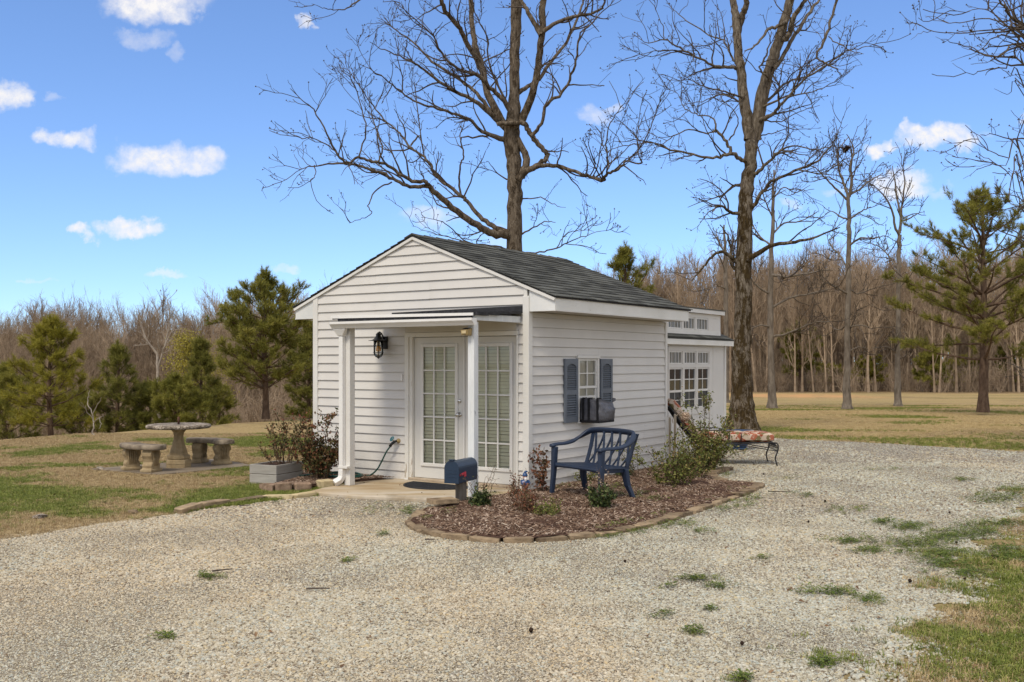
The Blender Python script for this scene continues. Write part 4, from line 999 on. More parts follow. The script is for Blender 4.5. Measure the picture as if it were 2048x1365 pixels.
# solar light on the post
sol = thing('solar_light', 'small bronze solar light near the top of the porch post', 'light', H(-0.215, -1.0, 2.07), HROT)
g = Geo(); g.hexa([(-0.05, -0.085, -0.035), (0.045, -0.085, -0.035), (0.045, 0.0, -0.045), (-0.05, 0.0, -0.045), (-0.058, -0.095, 0.028), (0.053, -0.095, 0.028), (0.053, 0.0, 0.05), (-0.058, 0.0, 0.05)])
bevel(g.build('housing', MAT['bronze'], sol), 0.004)
g = Geo(); g.hexa([(-0.045, -0.085, 0.032), (0.04, -0.085, 0.032), (0.04, -0.01, 0.050), (-0.045, -0.01, 0.050), (-0.045, -0.085, 0.037), (0.04, -0.085, 0.037), (0.04, -0.01, 0.055), (-0.045, -0.01, 0.055)]); g.build('solar_panel', MAT['tar'], sol)
g = Geo(); g.box(-0.035, 0.03, -0.101, -0.095, -0.018, 0.018); g.build('lens', MAT['paleedging'], sol)

# spigot and hose
sp = thing('wall_spigot', 'outdoor tap with teal wheel handle on the siding', 'tap', H(-2.18, -0.02, 0.585), HROT)
g = Geo(); g.lathe([(0.0001, 0), (0.035, 0), (0.035, 0.008), (0.016, 0.012), (0.016, 0.05), (0.0001, 0.05)], 16); o = g.build('flange', MAT['bronze'], sp, True); o.rotation_euler = (R(90), 0, 0)
g = Geo(); g.tube([(0, -0.04, 0.0), (-0.02, -0.075, -0.01), (-0.05, -0.095, -0.04), (-0.075, -0.10, -0.075)], [0.018, 0.020, 0.020, 0.022], 10, True); g.build('body', MAT['blackmetal'], sp, True)
g = Geo(); g.tube([(0.034 * math.cos(a), 0.034 * math.sin(a), 0) for a in np.linspace(0, 2 * math.pi, 15)], 0.008, 6)
for k in range(3):
    a = k * 2.094; g.tube([(0, 0, 0), (0.034 * math.cos(a), 0.034 * math.sin(a), 0)], 0.006, 5)
o = g.build('wheel_handle', MAT['teal'], sp, True); o.location = (-0.035, -0.105, 0.035); o.rotation_euler = (R(55), 0, R(-20))
g = Geo(); g.tube([(-0.02, -0.075, -0.005), (-0.035, -0.103, 0.033)], 0.007, 6); g.build('valve_stem', MAT['bronze'], sp, True)


def smooth_path(P, k=5):
    P = [np.array(p, float) for p in P]; Q = [2 * P[0] - P[1]] + P + [2 * P[-1] - P[-2]]; out = []
    for i in range(1, len(Q) - 2):
        for j in range(k):
            t = j / k; a, b, c, d = Q[i - 1], Q[i], Q[i + 1], Q[i + 2]
            out.append(0.5 * (2 * b + (c - a) * t + (2 * a - 5 * b + 4 * c - d) * t * t + (3 * b - a - 3 * c + d) * t ** 3))
    out.append(P[-1]); return np.array(out)


hp = [(-2.255, -0.12, 0.505), (-2.31, -0.135, 0.43), (-2.38, -0.15, 0.30), (-2.46, -0.17, 0.17), (-2.58, -0.20, 0.085), (-2.75, -0.24, 0.075), (-2.95, -0.22, 0.085), (-3.15, -0.35, 0.09), (-3.1, -0.62, 0.09), (-2.75, -0.66, 0.09), (-2.55, -0.45, 0.095), (-2.75, -0.2, 0.10), (-3.1, -0.28, 0.11), (-3.2, -0.55, 0.11), (-2.9, -0.72, 0.11), (-2.6, -0.58, 0.115), (-2.62, -0.32, 0.11), (-2.95, -0.30, 0.13), (-3.25, -0.6, 0.10), (-3.35, -0.8, 0.09)]
g = Geo(); g.tube([tuple(H(*p)) for p in smooth_path(hp, 6)], 0.0115, 7, True)
tag(g.build('garden_hose', MAT['hose'], None, True), 'dark green garden hose hanging from the tap and coiled on mulch', 'hose')

# doormat: a half-round with raised bars
dm = thing('doormat', 'charcoal half-round rubber doormat before the doors', 'doormat', H(-1.2, -0.20, 0.051), HROT)
def half(rx, ry, n=24): return [(rx * math.cos(a), -ry * math.sin(a)) for a in np.linspace(0, math.pi, n)]
g = Geo(); g.prism(half(0.56, 0.58)[::-1], 0.0, 0.010); g.build('base', MAT['mat'], dm)
g = Geo()
for k in range(9):
    y = -0.05 - k * 0.055; w = 0.50 * math.sqrt(max(0.03, 1 - (y / 0.58) ** 2)); g.box(-w, w, y - 0.018, y, 0.0101, 0.016)
tag(g.build('ribs', MAT['mat'], dm), kind='stuff')

# mailbox on its short post
mdir = Vector((0.40, 0.916, 0)); mrz = math.atan2(mdir.y, mdir.x) - math.pi / 2
mb = thing('mailbox', 'dark blue mailbox with red flag on a short weathered post', 'mailbox', (-0.605, 12.02, 0.0), mrz)
g = Geo(); g.box(-0.052, 0.052, -0.052, 0.052, 0.0, 0.288); bevel(g.build('post', MAT['greywood'], mb), 0.006)
def arch(w, h, n=14):
    r_ = w / 2; return [(-r_, 0.0), (r_, 0.0)] + [(r_ * math.cos(a), h - r_ + r_ * math.sin(a)) for a in np.linspace(0, math.pi, n)]
W, Hh, L = 0.178, 0.262, 0.50
def extr(poly, y0, y1, z):
    g = Geo(); n = len(poly); tri = [tuple(t) for t in tessellate_polygon([[Vector((p[0], p[1], 0)) for p in poly]])]
    g.add([(p[0], y0, p[1] + z) for p in poly] + [(p[0], y1, p[1] + z) for p in poly], [(i, (i + 1) % n, n + (i + 1) % n, n + i) for i in range(n)], tri + [(a + n, b + n, c + n) for a, b, c in tri]); return g
y0 = -0.235
bevel(extr(arch(W, Hh), y0, y0 + L, 0.289).build('body', MAT['mailblue'], mb), 0.004)
dr = bevel(extr(arch(W + 0.012, Hh + 0.008), y0 - 0.016, y0 + 0.012, 0.286).build('door', MAT['mailblue'], mb), 0.006)
for z in (0.36, 0.40, 0.44):
    g = Geo(); g.box(-0.07, 0.07, y0 - 0.019, y0 - 0.0155, z, z + 0.006); g.build('rib', MAT['mailblue'], dr)
g = Geo(); g.box(-0.03, 0.03, y0 - 0.03, y0 + 0.03, 0.289 + Hh + 0.004, 0.289 + Hh + 0.015); bevel(g.build('latch', MAT['mailblue'], mb), 0.003)
fl = Geo(); fl.box(W / 2 + 0.004, W / 2 + 0.009, y0 + 0.055, y0 + 0.215, 0.385, 0.412); fl.box(W / 2 + 0.0035, W / 2 + 0.0095, y0 + 0.165, y0 + 0.215, 0.355, 0.3849)
flag = fl.build('flag', MAT['red'], mb); flag.rotation_euler = (0.10, 0, 0); flag.location = (0, 0, 0.006)
g = Geo(); g.lathe([(0.0001, 0), (0.014, 0), (0.014, 0.012), (0.0001, 0.013)], 12); o = g.build('pivot', MAT['blackmetal'], flag, True); o.rotation_euler = (0, R(90), 0); o.location = (W / 2 + 0.001, y0 + 0.075, 0.398)

# navy plastic garden bench
bn = thing('garden_bench', 'navy moulded plastic two-seat bench with lattice back on mulch', 'bench', (0.98, 12.30, 0.055), math.atan2(-0.8274, 0.5616))
NV = MAT['navy']
def leg(x0, y0, x1, y1, ztop, w0, w1, zb=-0.02):
    g = Geo(); d = 0.028
    def sec(x, y, z, w): return [(x - w / 2, y - d, z), (x + w / 2, y - d, z), (x + w / 2, y + d, z), (x - w / 2, y + d, z)]
    xm, ym, zm = (x0 + x1) / 2, (y0 + y1) / 2 , (zb + ztop) / 2
    V = sec(x0, y0, zb, w0) + sec(xm * 0.6 + x1 * 0.4, ym * 0.6 + y1 * 0.4, zm, (w0 + w1) / 2 - 0.005) + sec(x1, y1, ztop, w1)
    Q = [(0, 3, 2, 1), (8, 9, 10, 11)]
    for k in (0, 4): Q += [(k + i, k + (i + 1) % 4, k + 4 + (i + 1) % 4, k + 4 + i) for i in range(4)]
    g.add(V, Q); return bevel(g.build('leg', NV, bn), 0.010, 2)
leg(-0.475, -0.27, -0.455, -0.235, 0.60, 0.045, 0.085); leg(0.475, -0.27, 0.455, -0.235, 0.60, 0.045, 0.085)
leg(-0.47, 0.27, -0.40, 0.16, 0.375, 0.045, 0.11); leg(0.47, 0.27, 0.40, 0.16, 0.375, 0.045, 0.11)
# seat: dished slab with a rolled front apron
g = Geo(); nx, ny = 15, 7; V = []
for j in range(ny):
    t = j / (ny - 1)
    for i in range(nx):
        s = -1 + 2 * i / (nx - 1); wx = 0.47 - 0.05 * t
        y = -0.245 + 0.47 * t - 0.03 * (1 - t) * (1 - s * s); z = 0.405 - 0.022 * (1 - s * s) * math.sin(math.pi * min(1, t * 1.1)) - 0.02 * t
        V.append((s * wx, y, z))
n0 = len(V); V += [(x, y + (0.012 if abs(y) > 9 else 0), z - 0.018) for x, y, z in V]
Q = []
for j in range(ny - 1):
    for i in range(nx - 1):
        k = j * nx + i; Q += [(k, k + 1, k + nx + 1, k + nx), (n0 + k, n0 + k + nx, n0 + k + nx + 1, n0 + k + 1)]
for i in range(nx - 1): Q += [(i, n0 + i, n0 + i + 1, i + 1), ((ny - 1) * nx + i, (ny - 1) * nx + i + 1, n0 + (ny - 1) * nx + i + 1, n0 + (ny - 1) * nx + i)]
for j in range(ny - 1): Q += [(j * nx, (j + 1) * nx, n0 + (j + 1) * nx, n0 + j * nx), (j * nx + nx - 1, n0 + j * nx + nx - 1, n0 + (j + 1) * nx + nx - 1, (j + 1) * nx + nx - 1)]
g.add(V, Q); seat = g.build('seat', NV, bn, True)
g = Geo(); V = []; Q = []
for i in range(nx):
    s = -1 + 2 * i / (nx - 1); y = -0.247 - 0.03 * (1 - s * s); z1 = 0.405; z0 = 0.335 + 0.028 * (1 - s * s) ** 0.6
    V += [(s * 0.472, y, z1 - 0.004), (s * 0.472, y, z0), (s * 0.472, y + 0.014, z0), (s * 0.472, y + 0.014, z1 - 0.004)]
for i in range(nx - 1): Q += [(i * 4 + k, i * 4 + (k + 1) % 4, i * 4 + 4 + (k + 1) % 4, i * 4 + 4 + k) for k in range(4)]
g.add(V, Q); g.build('apron', NV, bn, True)
for s in (-1, 1):
    g = Geo(); g.hexa([(s * 0.462, -0.22, 0.345), (s * 0.412, 0.20, 0.335), (s * 0.398, 0.20, 0.335), (s * 0.448, -0.22, 0.345), (s * 0.467, -0.22, 0.402), (s * 0.418, 0.20, 0.383), (s * 0.402, 0.20, 0.383), (s * 0.451, -0.22, 0.402)]); g.build('side_rail', NV, bn)
# one rail makes the arms and the top of the back
half_r = [(-0.462, -0.285, 0.612), (-0.468, -0.20, 0.628), (-0.485, -0.05, 0.632), (-0.500, 0.08, 0.655), (-0.482, 0.20, 0.712), (-0.425, 0.295, 0.778), (-0.33, 0.325, 0.794), (-0.17, 0.345, 0.799)]
path = half_r + [(0.0, 0.350, 0.800)] + [(-x, y, z) for x, y, z in half_r[::-1]]
P = smooth_path(path, 4); g = Geo(); V = []; Q = []; m = len(P)
T = np.gradient(P, axis=0); T /= np.linalg.norm(T, axis=1, keepdims=True)
for i in range(m):
    side = np.cross(T[i], [0, 0, 1]); side /= np.linalg.norm(side); up = np.cross(side, T[i])
    s = abs(i / (m - 1) - 0.5) * 2; a, b = 0.037, 0.017                    # flat arm ...
    k = max(0, min(1, (0.62 - s) / 0.25)); ang = k * R(62)                  # ... turning on edge along the back
    A = side * math.cos(ang) + up * math.sin(ang); B = -side * math.sin(ang) + up * math.cos(ang)
    for (p, q) in ((-a, -b * 0.4), (-a * 0.85, -b), (a * 0.85, -b), (a, -b * 0.4), (a * 0.8, b), (0, b * 1.25), (-a * 0.8, b)): V.append(tuple(P[i] + A * p + B * q))
for i in range(m - 1): Q += [(i * 7 + k, i * 7 + (k + 1) % 7, i * 7 + 7 + (k + 1) % 7, i * 7 + 7 + k) for k in range(7)]
g.add(V, Q, [(0, k + 1, k) for k in range(1, 6)] + [((m - 1) * 7, (m - 1) * 7 + k, (m - 1) * 7 + k + 1) for k in range(1, 6)]); g.build('arm_rail', NV, bn, True)
def slat(x0, x1, w=0.030, bow=0.0):
    g = Geo(); P = []
    for t in np.linspace(0, 1, 7): P.append((x0 + (x1 - x0) * t + bow * math.sin(math.pi * t), 0.205 + 0.135 * t + 0.012 * math.sin(math.pi * t), 0.37 + 0.415 * t))
    V = []; Q = []
    for p in P: V += [(p[0] - w / 2, p[1] - 0.010, p[2]), (p[0] + w / 2, p[1] - 0.010, p[2]), (p[0] + w / 2, p[1] + 0.008, p[2]), (p[0] - w / 2, p[1] + 0.008, p[2])]
    for i in range(6): Q += [(i * 4 + k, i * 4 + (k + 1) % 4, i * 4 + 4 + (k + 1) % 4, i * 4 + 4 + k) for k in range(4)]
    g.add(V, Q); return g.build('back_slat', NV, bn)
slat(-0.385, -0.40, 0.055); slat(0.385, 0.40, 0.055)
for i in range(5):
    xb = -0.28 + i * 0.155; slat(xb + 0.035, xb - 0.07, 0.024, 0.006)
for i in range(5):
    xb = -0.34 + i * 0.155; o = slat(xb - 0.02, xb + 0.16, 0.022, 0.03); o.location.y = 0.004
g = Geo(); g.box(-0.41, 0.41, 0.19, 0.222, 0.345, 0.392); bevel(g.build('back_rail', NV, bn), 0.008)

# cover strapped over a window unit
bag = thing('window_unit_cover', 'grey tarp cover with black straps round a window air unit', 'cover', H(0.0, 1.50, 0.862), HROT)
g = Geo(); nx, ny, nz_ = 6, 7, 6; bm = bmesh.new(); bmesh.ops.create_cube(bm, size=1); bmesh.ops.subdivide_edges(bm, edges=bm.edges[:], cuts=6, use_grid_fill=True)
r = random.Random(5)
for v in bm.verts:
    x, y, z = v.co
    k = 1 + 0.05 * math.cos(math.pi * y) * math.cos(math.pi * z)
    v.co = Vector((0.175 + x * 0.31 * k + r.uniform(-0.006, 0.006), y * 0.41 * (1 + 0.04 * math.cos(math.pi * z) - 0.10 * max(0, z)) + 0.010 * math.sin(9 * z + 14 * x) + r.uniform(-0.004, 0.004) + 0.01, 0.17 + z * 0.34 + 0.010 * math.sin(11 * x + 7 * y) + r.uniform(-0.004, 0.004) - (0.022 * math.cos(math.pi * y) if z > 0.49 else 0) - 0.03 * max(0, x) * (z > 0.3)))
for v in bm.verts:
    if v.co.z > 0.2: v.co.z -= 0.05 * max(0, (v.co.x - 0.05) / 0.3) ** 2 + 0.03 * max(0, (v.co.y - 0.05) / 0.16)
    v.co.x += 0.02 * math.sin(v.co.z * 12) * (v.co.x > 0.2)
me = bpy.data.meshes.new('cover'); bm.to_mesh(me); bm.free(); me.materials.append(MAT['bag']); me.polygons.foreach_set('use_smooth', [True] * len(me.polygons)); link('cover', me, bag)
for x in (0.075, 0.165, 0.305):
    g = Geo(); g.box(x - 0.017, x + 0.017, -0.215, -0.203, 0.005, 0.335); g.box(x - 0.017, x + 0.017, -0.2035, -0.12, 0.325, 0.345); bevel(g.build('strap', MAT['strap'], bag), 0.003)
g = Geo(); g.box(0.012, 0.338, -0.214, 0.225, -0.008, 0.03); bevel(g.build('hem', MAT['strap'], bag), 0.01)
g = Geo(); g.hexa([(0.32, 0.20, 0.27), (0.338, 0.26, 0.29), (0.33, 0.262, 0.29), (0.31, 0.205, 0.27), (0.32, 0.20, 0.335), (0.334, 0.27, 0.325), (0.328, 0.272, 0.325), (0.31, 0.205, 0.335)]); g.build('flap', MAT['bag'], bag)

# painted garden figurine
gn = thing('garden_figurine', 'small painted garden figurine with blue hat and striped legs', 'figurine', (0.165, 12.86, 0.05), 0.3)
g = Geo(); g.lathe([(0.0001, -0.02), (0.075, -0.02), (0.07, 0.015), (0.05, 0.022), (0.0001, 0.025)], 16); g.build('base', MAT['ggreen'], gn, True)
for s in (-1, 1):
    lg = Geo(); lg.lathe([(0.0001, 0.02), (0.018, 0.021), (0.017, 0.08), (0.0001, 0.082)], 10, (s * 0.02, 0, 0)); lo = lg.build('leg', MAT['gwhite'], gn, True)
    for k in range(3):
        q = Geo(); a = k * 1.05 + 1.6; q.box(-0.005, 0.005, -0.0188, -0.0165, 0.022, 0.08); so = q.build('stripe', MAT['gred'], lo); so.location = (s * 0.02, 0, 0); so.rotation_euler = (0, 0, (k - 1) * 0.85)
g = Geo(); g.lathe([(0.0001, 0.075), (0.046, 0.078), (0.048, 0.115), (0.042, 0.15), (0.02, 0.165), (0.0001, 0.166)], 16); g.build('coat', MAT['gblue'], gn, True)
g = Geo(); g.lathe([(0.0001, 0), (0.02, 0.004), (0.022, 0.03), (0.0001, 0.04)], 10, (-0.028, -0.03, 0.11)); g.build('shirt', MAT['glav'], gn, True)
for s in (-1, 1):
    g = Geo(); g.tube([(s * 0.04, 0, 0.15), (s * 0.058, -0.02, 0.118), (s * 0.04, -0.045, 0.10)], [0.014, 0.012, 0.010], 8, True); ao = g.build('arm', MAT['gblue'], gn, True)
    g = Geo(); g.lathe([(0.0001, -0.011), (0.010, -0.004), (0.010, 0.005), (0.0001, 0.011)], 8, (s * 0.036, -0.05, 0.098)); g.build('hand', MAT['gskin'], ao, True)
g = Geo(); g.lathe([(0.0001, 0.16), (0.022, 0.165), (0.030, 0.188), (0.027, 0.21), (0.0001, 0.222)], 14); hd = g.build('head', MAT['gskin'], gn, True)
for s in (-1, 1):
    g = Geo(); g.lathe([(0.0001, -0.003), (0.0035, 0), (0.0001, 0.003)], 6, (s * 0.011, -0.028, 0.197)); g.build('eye', MAT['blackmetal'], hd, True)
g = Geo(); g.lathe([(0.0001, -0.006), (0.006, 0), (0.0001, 0.006)], 8, (0, -0.031, 0.189)); g.build('nose', MAT['gskin'], hd, True)
g = Geo(); g.tube([(0, -0.022, 0.182), (0, -0.034, 0.165), (0, -0.030, 0.14), (0, -0.026, 0.125)], [0.020, 0.020, 0.013, 0.003], 10, True); g.build('beard', MAT['gwhite'], gn, True)
g = Geo(); g.lathe([(0.034, 0.203), (0.036, 0.208), (0.030, 0.225), (0.020, 0.245), (0.0001, 0.262)], 14); g.tube([(0, 0, 0.245), (0.012, 0, 0.262), (0.035, -0.004, 0.262)], [0.02, 0.013, 0.006], 8, True); g.build('hat', MAT['gblue'], gn, True)

# chaise longue with flowered cushions
ch = thing('chaise_longue', 'black wire chaise longue with rust and cream floral cushions', 'chaise', (3.45, 16.90, 0.012), -0.03)
W2 = 0.34; BM = MAT['blackmetal']; fr = Geo()
for y in (-W2, W2):
    fr.tube(smooth_path([(-0.42, y, 0.365), (-0.1, y, 0.355), (0.4, y, 0.362), (0.82, y, 0.375), (0.90, y, 0.35)], 3), 0.011, 6, True)
    fr.tube(smooth_path([(-0.40, y, 0.37), (-0.60, y, 0.60), (-0.78, y, 0.86), (-0.86, y, 0.965)], 3), 0.011, 6, True)
for x, z in ((-0.42, 0.365), (0.0, 0.355), (0.42, 0.362), (0.84, 0.372), (-0.62, 0.62), (-0.86, 0.965)): fr.tube([(x, -W2, z), (x, W2, z)], 0.009, 6)
fr.build('frame', BM, ch, True)
g = Geo()                                    # woven wire deck
for k in range(15):
    y = -W2 + 2 * W2 * (k + 0.5) / 15; g.tube([(-0.42, y, 0.368), (0.84, y, 0.376)], 0.0035, 4); g.tube([(-0.42, y, 0.368), (-0.62, y, 0.615), (-0.86, y, 0.965)], 0.0035, 4)
for k in range(16):
    x = -0.40 + k * 0.082; g.tube([(x, -W2, 0.37), (x, W2, 0.37)], 0.0035, 4)
tag(g.build('wire_mesh', BM, ch), kind='stuff')
g = Geo()
for k in range(12):
    y = -W2 + 2 * W2 * (k + 0.5) / 12; g.tube([(0.86, y, 0.36), (0.905, y, 0.30), (0.90, y, 0.235)], 0.004, 4)
for z, x in ((0.33, 0.885), (0.285, 0.907), (0.24, 0.90)): g.tube([(x, -W2, z), (x, W2, z)], 0.006, 4)
tag(g.build('foot_grille', BM, ch), kind='stuff')
for y in (-W2, W2):
    g = Geo(); g.tube(smooth_path([(0.82, y, 0.375), (0.90, y, 0.35), (0.905, y, 0.25), (0.865, y, 0.13), (0.88, y, 0.04), (0.895, y, 0.0)], 4), 0.012, 6, True); g.build('leg', BM, ch, True)
    g = Geo(); g.tube([(0.89, y, 0.235), (0.25, y, 0.345)], 0.008, 6); g.tube([(-0.22, y, 0.13), (0.16, y, 0.352)], 0.010, 6); g.tube([(-0.42, y, 0.365), (-0.24, y, 0.13)], 0.010, 6); g.build('brace', BM, ch, True)
    g = Geo(); g.tube(smooth_path([(-0.36, y, 0.37), (-0.38, y, 0.50), (-0.28, y, 0.565), (0.0, y, 0.57), (0.10, y, 0.55), (0.12, y, 0.48), (0.06, y, 0.37)], 4), 0.009, 6); g.build('armrest', BM, ch, True)
    wh = Geo(); wh.tube([(-0.24 + 0.115 * math.cos(a), y, 0.115 + 0.115 * math.sin(a)) for a in np.linspace(0, 2 * math.pi, 21)], 0.013, 6)
    wo = wh.build('wheel', BM, ch, True); q = Geo()
    for k in range(6):
        a = k * math.pi / 3; q.tube([(-0.24, y, 0.115), (-0.24 + 0.108 * math.cos(a), y, 0.115 + 0.108 * math.sin(a))], 0.006, 5)
    q.build('spokes', BM, wo, True)
g = Geo(); g.tube([(-0.24, -W2, 0.115), (-0.24, W2, 0.115)], 0.009, 6); g.build('axle', BM, ch, True)


def pad(L, name, loc, ry, seed, th=0.105):
    bm = bmesh.new(); bmesh.ops.create_cube(bm, size=1); bmesh.ops.subdivide_edges(bm, edges=bm.edges[:], cuts=7, use_grid_fill=True); r = random.Random(seed)
    for v in bm.verts:
        x, y, z = v.co * 2
        e = (1 - abs(x) ** 5) * (1 - abs(y) ** 5); puff = 0.62 + 0.38 * max(0, e) ** 0.5
        v.co = Vector((x * L / 2 * (1 - 0.03 * z * z), y * 0.325, z * th / 2 * puff + r.uniform(-0.005, 0.005)))
    me = bpy.data.meshes.new(name); bm.to_mesh(me); bm.free(); me.materials.append(MAT['floral']); me.polygons.foreach_set('use_smooth', [True] * len(me.polygons))
    o = link(name, me, ch, loc, (0, ry, 0)); m = o.modifiers.new('sub', 'SUBSURF'); m.levels = 1; m.render_levels = 1; return o
for i, x in enumerate((-0.17, 0.24, 0.64)): pad(0.44, 'cushion', (x, 0, 0.455), 0.02 * (i - 1), 20 + i, 0.165)
an = math.atan2(0.60, -0.46)
for i, s in enumerate((0.16, 0.42, 0.66)): pad(0.27, 'cushion', (-0.40 - s * 0.61 + 0.055, 0, 0.375 + s * 0.79 + 0.048), R(52), 30 + i, 0.15)
for x in (0.30,):
    g = Geo(); g.tube(smooth_path([(x, -W2 - 0.012, 0.36), (x + 0.005, -W2 - 0.016, 0.45), (x + 0.015, -W2 + 0.03, 0.518), (x + 0.01, 0, 0.524), (x + 0.01, W2, 0.50)], 3), 0.008, 5); g.build('tie', BM, ch, True)
for s in (0.30, 0.56):
    g = Geo(); x, z = -0.40 - s * 0.61, 0.375 + s * 0.79
    g.tube(smooth_path([(x - 0.03, -W2 + 0.0, z - 0.02), (x - 0.07, -W2 - 0.01, z - 0.07), (x - 0.06, -W2 - 0.012, z - 0.13)], 3), 0.006, 5); g.tube([(x - 0.02, -W2 - 0.01, z - 0.02), (x + 0.10, -W2 + 0.02, z + 0.09)], 0.006, 5); g.build('tie', MAT['driedflower'], ch, True)

# blue pot with its saucer
pt = thing('plant_pot', 'wide blue glazed pot on a saucer behind the chaise', 'pot', (4.43, 19.66, 0.012))
g = Geo(); g.lathe([(0.0001, 0.03), (0.115, 0.03), (0.15, 0.09), (0.20, 0.19), (0.235, 0.29), (0.245, 0.33), (0.262, 0.332), (0.266, 0.35), (0.262, 0.368), (0.235, 0.37), (0.228, 0.33), (0.0001, 0.32)], 32); g.build('body', MAT['potblue'], pt, True)
g = Geo(); g.lathe([(0.0001, 0.0), (0.135, 0.0), (0.16, 0.022), (0.155, 0.028), (0.0001, 0.029)], 28); g.build('saucer', MAT['potblue'], pt, True)

# weathered stakes at the wall's far corner
for i, (x, y, h, lean) in enumerate(((0.075, 4.10, 0.80, -0.02), (0.13, 4.17, 0.86, 0.05))):
    g = Geo(); g.box(-0.016, 0.016, -0.016, 0.016, 0, h - 0.03); g.hexa([(-0.016, -0.016, h - 0.03), (0.016, -0.016, h - 0.03), (0.016, 0.016, h - 0.03), (-0.016, 0.016, h - 0.03), (-0.013, -0.013, h), (0.010, -0.013, h - 0.008), (0.012, 0.012, h - 0.004), (-0.012, 0.012, h)])
    o = g.build('wooden_stake', MAT['stake']); o.location = H(x, y, 0.0); o.rotation_euler = (lean, lean * 0.6, HROT)
    tag(o, ('shorter bleached wooden stake against the corner of the long wall', 'taller leaning wooden stake beside the long wall corner')[i], 'stake', 'wooden stakes by the wall corner')

# planter box
pb = thing('planter_box', 'square grey stained wooden planter box on the lawn edge', 'planter', (-3.23, 13.87, 0.0), math.atan2(-0.39, 0.92))
def plank(b):
    g = Geo(); g.box(*b); bevel(g.build('plank', MAT['planterwood'], pb), 0.005)
for z0, z1 in ((0.03, 0.152), (0.158, 0.285)):
    plank((-0.45, 0.0, 0.0, 0.022, z0, z1)); plank((-0.45, 0.0, 0.618, 0.64, z0, z1)); plank((-0.022, -0.0005, 0.0225, 0.6175, z0, z1)); plank((-0.4495, -0.428, 0.0225, 0.6175, z0, z1))
plank((-0.46, 0.012, -0.012, 0.652, 0.0, 0.028))
g = Geo(); g.box(-0.427, -0.023, 0.023, 0.617, 0.05, 0.262); g.build('soil', MAT['soil'], pb)

# stone table with two curved benches
TB = Vector((-5.32, 16.15, 0.03))
tb = thing('stone_table', 'round exposed aggregate stone table on a turned pedestal', 'table', TB)
g = Geo(); g.lathe([(0.0001, 0.618), (0.47, 0.618), (0.497, 0.632), (0.502, 0.652), (0.494, 0.672), (0.46, 0.682), (0.0001, 0.684)], 48); g.build('top', MAT['aggregate'], tb, True)
g = Geo(); g.lathe([(0.0001, 0.0), (0.20, 0.0), (0.20, 0.055), (0.205, 0.06), (0.20, 0.115), (0.175, 0.125), (0.165, 0.135), (0.185, 0.145), (0.185, 0.185), (0.15, 0.20), (0.145, 0.215), (0.135, 0.26), (0.105, 0.35), (0.080, 0.45), (0.076, 0.50), (0.088, 0.55), (0.125, 0.595), (0.155, 0.607), (0.16, 0.616), (0.0001, 0.617)], 8); g.build('pedestal', MAT['cast'], tb, False)
g = Geo(); g.lathe([(0.016, 0.685), (0.018, 0.685), (0.018, 0.80), (0.014, 0.80), (0.013, 0.69)], 10); g.build('pipe', MAT['rust'], tb, True)


def curved_bench(ang, label):
    b = thing('stone_bench', label, 'bench', TB, ang, 'curved stone benches round the table')
    g = Geo(); r0, r1 = 0.56, 0.88; n = 22; ha = 0.66; V = []; Q = []; prof = [(0.0, 0.345), (0.03, 0.338), (1 - 0.03, 0.338), (1.0, 0.345), (1.02, 0.372), (1.0, 0.398), (0.96, 0.41), (0.04, 0.41), (0.0, 0.398), (-0.02, 0.372)]; m = len(prof)
    for i in range(n):
        t = -1 + 2 * i / (n - 1); a = t * ha; sh = 1.0
        ed = abs(t); k = 0 if ed < 0.86 else (ed - 0.86) / 0.14; mid = (r0 + r1) / 2; hw = (r1 - r0) / 2 * (1 - 0.45 * k * k)
        for (p, z) in prof: r_ = mid + (p - 0.5) * 2 * hw; V.append((r_ * math.cos(a), r_ * math.sin(a), z))
    for i in range(n - 1): Q += [(i * m + k, i * m + (k + 1) % m, (i + 1) * m + (k + 1) % m, (i + 1) * m + k) for k in range(m)]
    g.add(V, Q, [(0, k + 1, k) for k in range(1, m - 1)] + [((n - 1) * m, (n - 1) * m + k, (n - 1) * m + k + 1) for k in range(1, m - 1)]); g.build('seat', MAT['castseat'], b, True)
    for s in (-1, 1):
        a = s * 0.36; lg = Geo(); n2 = 18; V = []; Q = []
        # scrolled block leg: outline in the radial plane, given thickness
        out = [(-0.13, 0.0), (0.13, 0.0), (0.13, 0.05), (0.105, 0.06), (0.115, 0.10), (0.085, 0.15), (0.10, 0.20), (0.125, 0.245), (0.125, 0.29), (0.10, 0.325), (0.09, 0.337), (-0.09, 0.337), (-0.10, 0.325), (-0.125, 0.29), (-0.125, 0.245), (-0.10, 0.20), (-0.085, 0.15), (-0.115, 0.10), (-0.105, 0.06), (-0.13, 0.05)]
        lo = extr(out, -0.085, 0.085, 0.0).build('leg', MAT['cast'], b); bevel(lo, 0.012)
        lo.location = (0.72 * math.cos(a), 0.72 * math.sin(a), 0.0); lo.rotation_euler = (0, 0, a)
        for y in (-0.086, 0.086):
            q = Geo()
            for k in range(5):
                xx = -0.06 + 0.03 * k; q.tube([(xx * 0.8, y, 0.09), (xx, y * 1.06, 0.20), (xx * 1.1, y, 0.31)], [0.006, 0.013, 0.007], 6, True)
            q.build('fluting', MAT['cast'], lo, True)
        q = Geo(); q.box(-0.145, 0.145, -0.10, 0.10, 0.0, 0.045); bevel(q.build('foot', MAT['cast'], lo), 0.01)
curved_bench(R(-126), 'curved stone bench on the near side of the table')
curved_bench(R(60), 'curved stone bench on the far side of the table')

# ------------------------------------------------------------------ bare trees
def unit(v): return v / (np.linalg.norm(v) + 1e-9)


